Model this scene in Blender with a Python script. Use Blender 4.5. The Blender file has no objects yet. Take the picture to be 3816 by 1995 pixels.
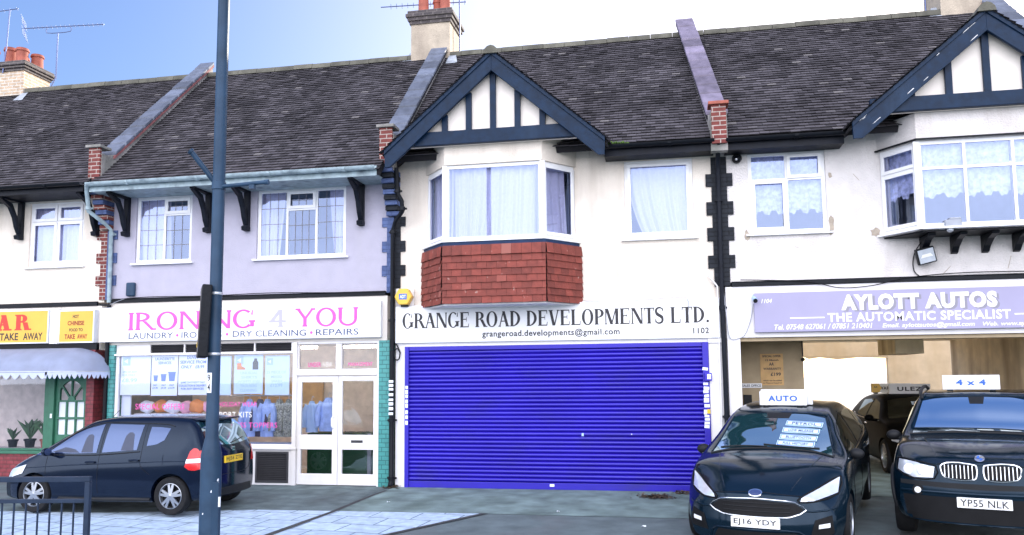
import bpy, bmesh, math, random
from math import radians, sin, cos, pi, sqrt
from mathutils import Vector, Matrix
from mathutils.bvhtree import BVHTree

random.seed(7)
SC = bpy.context.scene
COL = SC.collection

# ------------------------------------------------------------------ camera
cam_data = bpy.data.cameras.new('camera')
cam = bpy.data.objects.new('camera', cam_data)
COL.objects.link(cam)
SC.camera = cam
cam_data.sensor_width = 36.0
cam_data.lens = 28.414
cam_data.shift_y = 0.0289
cam_data.clip_start = 0.05
cam_data.clip_end = 2000.0
_yaw, _pitch, _roll = radians(-10.7908), radians(5.6947), radians(-0.5)
_f = Vector((sin(_yaw) * cos(_pitch), cos(_yaw) * cos(_pitch), sin(_pitch)))
_r = Vector((cos(_yaw), -sin(_yaw), 0))
_u = _r.cross(_f)
_r2 = _r * cos(_roll) + _u * sin(_roll)
_u2 = -_r * sin(_roll) + _u * cos(_roll)
_m = Matrix((_r2, _u2, -_f)).transposed().to_4x4()
_m.translation = Vector((0, -13.5, 1.85))
cam.matrix_world = _m

# ------------------------------------------------------------------ light
SUN_EL, SUN_AZ = radians(21), radians(27)       # behind the terrace, to the right
world = bpy.data.worlds.new('World')
SC.world = world
world.use_nodes = True
nt = world.node_tree
for n in list(nt.nodes):
    nt.nodes.remove(n)
out = nt.nodes.new('ShaderNodeOutputWorld')
bg = nt.nodes.new('ShaderNodeBackground')
sky = nt.nodes.new('ShaderNodeTexSky')
sky.sky_type = 'NISHITA'
sky.sun_disc = False
sky.sun_elevation = SUN_EL
sky.sun_rotation = SUN_AZ
sky.air_density = 1.0
sky.dust_density = 1.6
sky.ozone_density = 2.5
# unseen bright sky added behind the camera to light the shaded house fronts
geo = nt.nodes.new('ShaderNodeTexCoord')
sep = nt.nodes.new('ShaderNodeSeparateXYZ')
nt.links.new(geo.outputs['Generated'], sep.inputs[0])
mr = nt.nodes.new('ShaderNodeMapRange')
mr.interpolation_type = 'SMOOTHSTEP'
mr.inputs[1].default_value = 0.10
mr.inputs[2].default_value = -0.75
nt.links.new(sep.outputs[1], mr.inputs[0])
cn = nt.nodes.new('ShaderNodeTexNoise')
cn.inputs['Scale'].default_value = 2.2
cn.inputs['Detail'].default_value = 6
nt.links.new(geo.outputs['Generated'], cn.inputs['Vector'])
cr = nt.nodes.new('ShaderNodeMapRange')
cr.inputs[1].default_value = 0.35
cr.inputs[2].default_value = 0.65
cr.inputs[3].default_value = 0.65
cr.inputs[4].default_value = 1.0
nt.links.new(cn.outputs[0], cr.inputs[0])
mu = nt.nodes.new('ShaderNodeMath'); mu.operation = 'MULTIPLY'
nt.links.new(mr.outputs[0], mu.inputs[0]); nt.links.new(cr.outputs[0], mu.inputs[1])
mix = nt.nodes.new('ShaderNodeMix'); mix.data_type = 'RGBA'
ADDED_SKY_GLOW = (24.4, 24.2, 25.6, 1)
mix.inputs[7].default_value = ADDED_SKY_GLOW
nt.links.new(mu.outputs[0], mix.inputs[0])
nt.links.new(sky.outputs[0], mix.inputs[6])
# thin bright haze round the sun, which stands behind the roofs
dp = nt.nodes.new('ShaderNodeVectorMath'); dp.operation = 'DOT_PRODUCT'
nt.links.new(geo.outputs['Generated'], dp.inputs[0])
dp.inputs[1].default_value = (sin(SUN_AZ) * cos(SUN_EL), cos(SUN_AZ) * cos(SUN_EL), sin(SUN_EL))
hz = nt.nodes.new('ShaderNodeMapRange'); hz.inputs[1].default_value = 0.42; hz.inputs[2].default_value = 1.0
nt.links.new(dp.outputs['Value'], hz.inputs[0])
ad = nt.nodes.new('ShaderNodeMix'); ad.data_type = 'RGBA'; ad.blend_type = 'ADD'
ad.inputs[7].default_value = (7.2, 5.8, 4.6, 1)
pw = nt.nodes.new('ShaderNodeMath'); pw.operation = 'POWER'; pw.inputs[1].default_value = 2.3
nt.links.new(hz.outputs[0], pw.inputs[0]); nt.links.new(pw.outputs[0], ad.inputs[0]); bl = nt.nodes.new('ShaderNodeMix'); bl.data_type = 'RGBA'; bl.blend_type = 'ADD'
bl.inputs[0].default_value = 1.0; bl.inputs[7].default_value = (0.25, 0.55, 1.9, 1)      # a little high violet blue haze
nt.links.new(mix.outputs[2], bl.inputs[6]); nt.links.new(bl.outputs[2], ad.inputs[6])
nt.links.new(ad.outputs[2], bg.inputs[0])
bg.inputs[1].default_value = 0.09
nt.links.new(bg.outputs[0], out.inputs[0])

sun_data = bpy.data.lights.new('sun', 'SUN')
sun_data.energy = 4.0
sun_data.angle = radians(0.5)
sun_data.color = (1.0, 0.93, 0.82)
sun = bpy.data.objects.new('sun', sun_data)
COL.objects.link(sun)
_sd = Vector((sin(SUN_AZ) * cos(SUN_EL), cos(SUN_AZ) * cos(SUN_EL), sin(SUN_EL)))
sun.rotation_euler = _sd.to_track_quat('Z', 'Y').to_euler()

SC.view_settings.view_transform = 'Standard'
SC.view_settings.look = 'None'
SC.view_settings.exposure = 0.95
SC.view_settings.gamma = 1.0

# ------------------------------------------------------------------ materials
def _new(name):
    m = bpy.data.materials.new(name)
    m.use_nodes = True
    t = m.node_tree
    return m, t, t.nodes['Principled BSDF'], t.nodes, t.links

def M(name, col, rough=0.6, var=0.12, scale=6.0, bump=0.0, bscale=60.0, metal=0.0, spec=0.5, coat=0.0,
      stain=None, stain_scale=(1.5, 1.5, 0.35), stain_lo=0.5, stain_hi=0.75, island=0.0, detail=6, chips=None):
    """procedural surface: base colour, cloudy variation, optional stains, per-piece variation and bump"""
    m, t, b, N, L = _new(name)
    tc = N.new('ShaderNodeTexCoord')
    no = N.new('ShaderNodeTexNoise'); no.inputs['Scale'].default_value = scale; no.inputs['Detail'].default_value = detail
    L.new(tc.outputs['Object'], no.inputs['Vector'])
    rp = N.new('ShaderNodeMapRange')
    rp.inputs[1].default_value = 0.3; rp.inputs[2].default_value = 0.7
    rp.inputs[3].default_value = 1 - var; rp.inputs[4].default_value = 1 + var
    L.new(no.outputs[0], rp.inputs[0])
    fac = rp.outputs[0]
    if island:
        g = N.new('ShaderNodeNewGeometry')
        r2 = N.new('ShaderNodeMapRange')
        r2.inputs[3].default_value = 1 - island; r2.inputs[4].default_value = 1 + island
        L.new(g.outputs['Random Per Island'], r2.inputs[0])
        mm = N.new('ShaderNodeMath'); mm.operation = 'MULTIPLY'
        L.new(fac, mm.inputs[0]); L.new(r2.outputs[0], mm.inputs[1]); fac = mm.outputs[0]
    vm = N.new('ShaderNodeVectorMath'); vm.operation = 'SCALE'
    vm.inputs[0].default_value = col[:3]
    L.new(fac, vm.inputs['Scale'])
    colout = vm.outputs[0]
    if chips:
        r4 = N.new('ShaderNodeMapRange'); r4.inputs[1].default_value = chips[0]; r4.inputs[2].default_value = 1.0
        L.new(g.outputs['Random Per Island'], r4.inputs[0])
        m4 = N.new('ShaderNodeMix'); m4.data_type = 'RGBA'
        L.new(r4.outputs[0], m4.inputs[0]); L.new(colout, m4.inputs[6]); m4.inputs[7].default_value = (*chips[1], 1)
        colout = m4.outputs[2]
    if stain:
        mp = N.new('ShaderNodeMapping'); mp.inputs['Scale'].default_value = stain_scale
        L.new(tc.outputs['Object'], mp.inputs[0])
        n2 = N.new('ShaderNodeTexNoise'); n2.inputs['Scale'].default_value = 1.0; n2.inputs['Detail'].default_value = 8
        L.new(mp.outputs[0], n2.inputs['Vector'])
        r3 = N.new('ShaderNodeMapRange'); r3.inputs[1].default_value = stain_lo; r3.inputs[2].default_value = stain_hi
        L.new(n2.outputs[0], r3.inputs[0])
        mx = N.new('ShaderNodeMix'); mx.data_type = 'RGBA'
        L.new(r3.outputs[0], mx.inputs[0]); L.new(colout, mx.inputs[6])
        mx.inputs[7].default_value = (*stain, 1)
        colout = mx.outputs[2]
    L.new(colout, b.inputs['Base Color'])
    b.inputs['Roughness'].default_value = rough
    b.inputs['Metallic'].default_value = metal
    b.inputs['Specular IOR Level'].default_value = spec
    b.inputs['Coat Weight'].default_value = coat
    b.inputs['Coat Roughness'].default_value = 0.03
    if bump:
        bn = N.new('ShaderNodeTexNoise'); bn.inputs['Scale'].default_value = bscale; bn.inputs['Detail'].default_value = 4
        L.new(tc.outputs['Object'], bn.inputs['Vector'])
        bu = N.new('ShaderNodeBump'); bu.inputs['Strength'].default_value = bump; bu.inputs['Distance'].default_value = 0.02
        L.new(bn.outputs[0], bu.inputs['Height']); L.new(bu.outputs[0], b.inputs['Normal'])
    return m

def M_brick(name, c1, c2, mortar, bw=0.225, bh=0.075, rough=0.8, ms=0.012, offset=0.5, flat=False, rot=0.0, bump=0.5, spec=0.4, grime=0.25):
    m, t, b, N, L = _new(name)
    tc = N.new('ShaderNodeTexCoord')
    if flat:
        mp = N.new('ShaderNodeMapping'); mp.inputs['Rotation'].default_value = (0, 0, rot)
        L.new(tc.outputs['Object'], mp.inputs[0]); vec = mp.outputs[0]
    else:
        s = N.new('ShaderNodeSeparateXYZ'); L.new(tc.outputs['Object'], s.inputs[0])
        a = N.new('ShaderNodeMath'); L.new(s.outputs[0], a.inputs[0]); L.new(s.outputs[1], a.inputs[1])
        c = N.new('ShaderNodeCombineXYZ'); L.new(a.outputs[0], c.inputs[0]); L.new(s.outputs[2], c.inputs[1]); vec = c.outputs[0]
    br = N.new('ShaderNodeTexBrick')
    br.offset = offset
    br.inputs['Scale'].default_value = 1.0
    br.inputs['Color1'].default_value = (*c1, 1); br.inputs['Color2'].default_value = (*c2, 1)
    br.inputs['Mortar'].default_value = (*mortar, 1)
    br.inputs['Mortar Size'].default_value = ms; br.inputs['Mortar Smooth'].default_value = 0.2
    br.inputs['Brick Width'].default_value = bw; br.inputs['Row Height'].default_value = bh
    L.new(vec, br.inputs['Vector'])
    no = N.new('ShaderNodeTexNoise'); no.inputs['Scale'].default_value = 9; no.inputs['Detail'].default_value = 8
    L.new(tc.outputs['Object'], no.inputs['Vector'])
    rp = N.new('ShaderNodeMapRange'); rp.inputs[1].default_value = .3; rp.inputs[2].default_value = .7
    rp.inputs[3].default_value = 1 - grime; rp.inputs[4].default_value = 1 + grime
    L.new(no.outputs[0], rp.inputs[0])
    vm = N.new('ShaderNodeVectorMath'); vm.operation = 'SCALE'
    L.new(br.outputs['Color'], vm.inputs[0]); L.new(rp.outputs[0], vm.inputs['Scale'])
    L.new(vm.outputs[0], b.inputs['Base Color'])
    b.inputs['Roughness'].default_value = rough
    b.inputs['Specular IOR Level'].default_value = spec
    bu = N.new('ShaderNodeBump'); bu.inputs['Strength'].default_value = bump; bu.inputs['Distance'].default_value = 0.01
    bu.invert = True
    L.new(br.outputs['Fac'], bu.inputs['Height']); L.new(bu.outputs[0], b.inputs['Normal'])
    return m

def M_glass(name, tint=(0.75, 0.86, 1.0), refl=0.3, base=None, rough=0.02):
    """window glass: what is behind shows through, the sky reflects"""
    m, t, b, N, L = _new(name)
    N.remove(b)
    o = N['Material Output']
    g = N.new('ShaderNodeBsdfGlossy'); g.inputs['Color'].default_value = (*tint, 1); g.inputs['Roughness'].default_value = rough
    tr = N.new('ShaderNodeBsdfTransparent'); tr.inputs['Color'].default_value = (0.90, 0.91, 1.0, 1)
    fr = N.new('ShaderNodeLayerWeight'); fr.inputs['Blend'].default_value = 0.25
    mr = N.new('ShaderNodeMapRange'); mr.inputs[3].default_value = refl; mr.inputs[4].default_value = 0.9
    L.new(fr.outputs['Fresnel'], mr.inputs[0])
    mx = N.new('ShaderNodeMixShader')
    L.new(mr.outputs[0], mx.inputs[0]); L.new(g.outputs[0], mx.inputs[2])
    if base:
        d = N.new('ShaderNodeBsdfDiffuse'); d.inputs['Color'].default_value = (*base, 1)
        L.new(d.outputs[0], mx.inputs[1])
    else:
        L.new(tr.outputs[0], mx.inputs[1])
    nz = N.new('ShaderNodeTexNoise'); nz.inputs['Scale'].default_value = 1.3
    tc = N.new('ShaderNodeTexCoord'); L.new(tc.outputs['Object'], nz.inputs['Vector'])
    bu = N.new('ShaderNodeBump'); bu.inputs['Strength'].default_value = 0.012; bu.inputs['Distance'].default_value = 0.05
    L.new(nz.outputs[0], bu.inputs['Height']); L.new(bu.outputs[0], g.inputs['Normal'])
    L.new(mx.outputs[0], o.inputs[0])
    return m

MAT = {}
def D(key, *a, **k):
    MAT[key] = M(key, *a, **k); return MAT[key]
D('cream', (0.77, 0.695, 0.60), 0.85, 0.05, 3, bump=0.55, bscale=55, stain=(0.46, 0.385, 0.30), stain_scale=(3.0, 1.5, 0.5), stain_lo=0.54, stain_hi=0.95)
D('cream_smooth', (0.76, 0.70, 0.63), 0.7, 0.04, 4, stain=(0.62, 0.58, 0.52), stain_lo=0.58, stain_hi=0.85)
D('white_rough', (0.72, 0.68, 0.655), 0.9, 0.06, 5, bump=0.9, bscale=38, stain=(0.42, 0.36, 0.31), stain_scale=(2.4, 1.5, 0.6), stain_lo=0.54, stain_hi=0.95)
D('lavender', (0.43, 0.41, 0.49), 0.85, 0.05, 4, bump=0.5, bscale=60, stain=(0.42, 0.40, 0.45), stain_lo=0.52, stain_hi=0.8)
D('upvc', (0.85, 0.85, 0.86), 0.35, 0.02, 8)
D('white_paint', (0.76, 0.74, 0.74), 0.5, 0.03, 7, stain=(0.6, 0.56, 0.5), stain_lo=0.62, stain_hi=0.85)
D('timber_blue', (0.004, 0.018, 0.046), 0.45, 0.25, 9, bump=0.15, bscale=30, stain=(0.02, 0.045, 0.09), stain_lo=0.6, stain_hi=0.8, spec=0.2)
D('timber_black', (0.005, 0.007, 0.013), 0.5, 0.3, 9, bump=0.2, bscale=30, spec=0.2)
D('black_paint', (0.004, 0.0055, 0.009), 0.42, 0.3, 12, bump=0.15, bscale=40, spec=0.2)
D('navy_paint', (0.012,0.03,0.08), 0.5, 0.2, 10, bump=0.2, bscale=40, spec=0.2)
D('gutter_green', (0.32, 0.41, 0.44), 0.5, 0.2, 10, stain=(0.10, 0.14, 0.17), stain_scale=(4, 4, 4), stain_lo=0.55, stain_hi=0.75)
D('roof_tile', (0.080, 0.073, 0.080), 0.85, 0.30, 0.9, bump=0.3, bscale=90, island=0.42, chips=(0.975, (0.20, 0.185, 0.18)), stain=(0.13, 0.12, 0.125), stain_scale=(0.5, 0.5, 0.5), stain_lo=0.60, stain_hi=0.95, spec=0.2)
D('roof_under', (0.012, 0.011, 0.014), 0.9)
D('ridge_tile', (0.115, 0.11, 0.085), 0.9, 0.3, 5, bump=0.5, bscale=30, island=0.25)
D('red_tile', (0.20, 0.040, 0.027), 0.75, 0.18, 9, bump=0.3, bscale=50, island=0.22, chips=(0.965, (0.30, 0.10, 0.075)), stain=(0.48, 0.33, 0.28), stain_scale=(9, 9, 9), stain_lo=0.66, stain_hi=0.74)
D('coping', (0.11, 0.125, 0.165), 0.7, 0.25, 6, bump=0.4, bscale=40, island=0.35)
D('coping_red', (0.20, 0.075, 0.075), 0.8, 0.25, 6, bump=0.4, bscale=40, island=0.3)
D('cement', (0.33, 0.31, 0.29), 0.9, 0.25, 5, bump=0.6, bscale=30, stain=(0.10, 0.11, 0.09), stain_lo=0.5, stain_hi=0.75)
D('chimney_render', (0.46, 0.39, 0.30), 0.9, 0.15, 5, bump=0.5, bscale=35, stain=(0.25, 0.2, 0.16), stain_lo=0.55, stain_hi=0.8)
D('lead', (0.35, 0.38, 0.42), 0.5, 0.25, 6, bump=0.2, bscale=20)
D('terracotta', (0.36, 0.10, 0.065), 0.75, 0.2, 8)
MAT['brick_red'] = M_brick('brick_red', (0.15, 0.030, 0.026), (0.19, 0.05, 0.04), (0.40, 0.33, 0.29), ms=0.009)
MAT['brick_dark'] = M_brick('brick_dark', (0.060, 0.052, 0.055), (0.09, 0.075, 0.075), (0.16, 0.14, 0.13))
MAT['brick_buff'] = M_brick('brick_buff', (0.46, 0.33, 0.22), (0.52, 0.40, 0.28), (0.6, 0.55, 0.48))
MAT['brick_navy'] = M_brick('brick_navy', (0.075, 0.11, 0.24), (0.09, 0.13, 0.27), (0.06, 0.09, 0.2), ms=0.008, bump=0.6)
MAT['brick_black'] = M_brick('brick_black', (0.011, 0.014, 0.020), (0.016, 0.019, 0.026), (0.006, 0.007, 0.01), ms=0.008, bump=0.6)
MAT['brick_maroon'] = M_brick('brick_maroon', (0.20, 0.03, 0.04), (0.24, 0.04, 0.05), (0.14, 0.03, 0.035), bw=0.15, rough=0.4)
MAT['tile_green'] = M_brick('tile_green', (0.055, 0.26, 0.25), (0.07, 0.30, 0.28), (0.03, 0.13, 0.13), bw=0.15, bh=0.075, rough=0.25, ms=0.006, grime=0.12)
MAT['slabs'] = M_brick('slabs', (0.42, 0.53, 0.66), (0.47, 0.58, 0.70), (0.14, 0.19, 0.26), bw=0.62, bh=0.46, ms=0.012, offset=0.5, flat=True, rot=radians(7), bump=0.35, grime=0.22)
D('asphalt', (0.115, 0.15, 0.155), 0.9, 0.25, 3, bump=0.5, bscale=120, stain=(0.13, 0.135, 0.14), stain_scale=(0.8, 0.8, 0.8), stain_lo=0.5, stain_hi=0.75)
D('concrete', (0.17, 0.235, 0.225), 0.9, 0.38, 2.5, bump=0.6, bscale=110, stain=(0.085, 0.125, 0.105), stain_scale=(1.3, 0.8, 0.9), stain_lo=0.50, stain_hi=0.75)
D('tarmac_dark', (0.12, 0.16, 0.165), 0.9, 0.36, 3.5, bump=0.6, bscale=120, stain=(0.05, 0.055, 0.06), stain_scale=(0.9, 0.9, 0.9), stain_lo=0.5, stain_hi=0.8)
D('channel', (0.05, 0.052, 0.055), 0.9, 0.35, 6, bump=0.5, bscale=60)
D('yard', (0.42, 0.40, 0.37), 0.9, 0.2, 2)
D('shutter_blue', (0.019, 0.009, 0.38), 0.38, 0.14, 1.0, bump=0.04, bscale=6, stain=(0.022, 0.018, 0.22), stain_scale=(1.2, 1, 3.0), stain_lo=0.52, stain_hi=0.85)
D('sign_white', (0.80, 0.80, 0.80), 0.35, 0.025, 3, stain=(0.62, 0.61, 0.60), stain_scale=(1.2, 1.2, 3), stain_lo=0.55, stain_hi=0.9)
D('sign_frame', (0.74, 0.76, 0.80), 0.35, 0.05, 6)
D('sign_lilac', (0.33, 0.31, 0.46), 0.4, 0.04, 2)
D('sign_yellow', (0.74, 0.42, 0.05), 0.4, 0.06, 3)
D('ink_black', (0.018, 0.016, 0.020), 0.5, 0.1)
D('ink_navy', (0.025, 0.045, 0.14), 0.5, 0.05)
D('ink_pink', (0.80, 0.085, 0.42), 0.5, 0.03)
D('ink_red', (0.62, 0.035, 0.02), 0.5, 0.03)
D('ink_rust', (0.24, 0.018, 0.01), 0.5, 0.03)
D('ink_white', (0.85, 0.84, 0.80), 0.5, 0.02)
D('ink_grey', (0.25, 0.24, 0.29), 0.5, 0.02)
D('ink_faint', (0.44, 0.42, 0.52), 0.5, 0.02)
D('ink_blue', (0.03, 0.13, 0.52), 0.5, 0.03)
D('ink_paleblue', (0.42, 0.58, 0.80), 0.5, 0.05)
D('paper', (0.80, 0.84, 0.90), 0.6, 0.03, 5)
D('paper_blue', (0.62, 0.76, 0.90), 0.6, 0.05, 5)
D('net', (0.64, 0.63, 0.74), 0.9, 0.05, 20)
D('lace', (0.54, 0.58, 0.76), 0.9, 0.34, 15, detail=3)
D('room', (0.30, 0.33, 0.38), 0.9, 0.1)
D('room_shop', (0.80, 0.70, 0.60), 0.9, 0.15)
D('room_dark', (0.2,0.17,0.14), 0.9, 0.2)
D('green_paint', (0.030, 0.145, 0.085), 0.45, 0.15, 8)
D('counter_green', (0.010, 0.075, 0.028), 0.5, 0.15, 8)
D('awning_cloth', (0.46, 0.51, 0.66), 0.6, 0.1, 4, bump=0.1, bscale=15)
D('garage_tan', (0.90, 0.76, 0.54), 0.85, 0.12, 4, stain=(0.50, 0.37, 0.22), stain_scale=(2.2, 2.2, 0.4), stain_lo=0.48, stain_hi=0.75)
D('added_yard_cream', (0.50, 0.40, 0.27), 0.85, 0.12, 4, stain=(0.44, 0.33, 0.20), stain_scale=(2.2, 2.2, 0.4), stain_lo=0.48, stain_hi=0.75)
D('garage_brown', (0.42, 0.33, 0.21), 0.85, 0.12, 4, bump=0.2)
D('dark_louvre', (0.050, 0.050, 0.055), 0.6, 0.1, spec=0.2)
D('column_blue', (0.022, 0.050, 0.092), 0.42, 0.22, 5, bump=0.1, bscale=25, stain=(0.04, 0.085, 0.15), stain_scale=(3, 3, 1), stain_lo=0.5, stain_hi=0.8, spec=0.2)
D('rail_blue', (0.020, 0.034, 0.062), 0.45, 0.2, 8, spec=0.2)
D('galv', (0.55, 0.58, 0.62), 0.4, 0.1, metal=0.6)
D('aerial', (0.13, 0.16, 0.30), 0.4, 0.1, metal=0.5)
D('cable_black', (0.012, 0.012, 0.014), 0.5, spec=0.2)
D('cable_grey', (0.30, 0.32, 0.36), 0.6)
D('rubber', (0.012, 0.012, 0.013), 0.75, 0.2, 20, spec=0.2)
D('alloy', (0.36, 0.38, 0.41), 0.28, 0.08, metal=0.85)
D('chrome', (0.75, 0.77, 0.80), 0.12, 0.02, metal=1.0)
D('plastic_black', (0.014, 0.015, 0.017), 0.5, 0.1, spec=0.2)
D('grille_black', (0.006, 0.006, 0.007), 0.6, 0.2, spec=0.2)
D('plate_white', (0.82, 0.82, 0.80), 0.35, 0.02)
D('plate_yellow', (0.78, 0.50, 0.02), 0.35, 0.02)
D('tail_red', (0.55, 0.012, 0.014), 0.12, 0.05, coat=0.5)
D('lamp_clear', (0.62, 0.66, 0.72), 0.12, 0.1, 14, metal=0.25, coat=0.8)
D('lamp_white', (0.82, 0.83, 0.84), 0.15, 0.05, coat=0.6)
D('leaf_brown', (0.075, 0.05, 0.03), 0.8, 0.4, island=0.5)
D('moss_green', (0.07, 0.13, 0.022), 0.95, 0.35, 30, bump=0.6)
D('plant_green', (0.06, 0.13, 0.05), 0.5, 0.3, island=0.3)
D('alarm_yellow', (0.78, 0.47, 0.05), 0.35, 0.05)
D('orange_cloth', (0.75, 0.28, 0.08), 0.8, 0.2)
D('pink_cloth', (0.80, 0.42, 0.55), 0.8, 0.2)
D('blue_cloth', (0.34, 0.46, 0.74), 0.7, 0.2, 10)
D('suit_navy', (0.018, 0.025, 0.055), 0.8, 0.2)
D('sequin', (0.26, 0.27, 0.21), 0.4, 0.75, 42, detail=2)
D('dark_plum', (0.05, 0.045, 0.075), 0.5, 0.4, 14)
D('gold', (0.60, 0.36, 0.13), 0.5, 0.15)
MAT['glass_up'] = M_glass('glass_up', (0.58, 0.70, 1.0), 0.20)
MAT['glass_shop'] = M_glass('glass_shop', (0.80, 0.90, 1.0), 0.07)
MAT['glass_door'] = M_glass('glass_door', (0.70, 0.80, 0.75), 0.10)
MAT['glass_car'] = M_glass('glass_car', (0.68, 0.86, 1.0), 0.52, base=(0.012, 0.050, 0.060))
MAT['glass_screen'] = M_glass('glass_screen', (0.80, 0.92, 1.0), 0.85, base=(0.012, 0.040, 0.060))
MAT['glass_car_side'] = M_glass('glass_car_side', (0.48, 0.62, 1.0), 0.11, base=(0.035, 0.05, 0.10))
MAT['glass_car_dark'] = M_glass('glass_car_dark', (0.55, 0.6, 0.6), 0.07, base=(0.006, 0.008, 0.008))
MAT['paint_ink'] = M('paint_ink', (0.003, 0.006, 0.016), 0.10, 0.05, spec=0.34, coat=0.05)
MAT['paint_teal'] = M('paint_teal', (0.0022, 0.009, 0.017), 0.12, 0.08, 2, spec=0.36, coat=0.06)
MAT['paint_black'] = M('paint_black', (0.004, 0.004, 0.004), 0.5, 0.05, spec=0.04, coat=0.0)

for k_ in ('paint_ink', 'paint_teal'):
    MAT[k_].node_tree.nodes['Principled BSDF'].inputs['Specular Tint'].default_value = (0.55, 0.75, 1.0, 1)

MAT['lit_tube'] = M('lit_tube', (0.9, 0.88, 0.8), 0.4)
MAT['lit_tube'].node_tree.nodes['Principled BSDF'].inputs['Emission Color'].default_value = (1.0, 0.86, 0.66, 1)
MAT['lit_tube'].node_tree.nodes['Principled BSDF'].inputs['Emission Strength'].default_value = 15.0
# ------------------------------------------------------------------ mesh helpers
OFF = {}          # object -> world position that its mesh is written relative to
def off(o):
    return OFF.get(o.name, Vector((0, 0, 0))) if o else Vector((0, 0, 0))

def empty(name, loc=(0, 0, 0), rot=(0, 0, 0), scale=1.0, local=False):
    o = bpy.data.objects.new(name, None)
    o.empty_display_size = 0.2
    COL.objects.link(o)
    o.location = loc; o.rotation_euler = rot; o.scale = (scale,) * 3
    OFF[o.name] = Vector((0, 0, 0)) if local else Vector(loc)
    return o

def tag(o, label=None, cat=None, group=None, kind=None):
    if label: o['label'] = label
    if cat: o['category'] = cat
    if group: o['group'] = group
    if kind: o['kind'] = kind
    return o

def thing(name, label, cat, loc=(0, 0, 0), group=None, **k):
    return tag(empty(name, loc, **k), label, cat, group)

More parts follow.
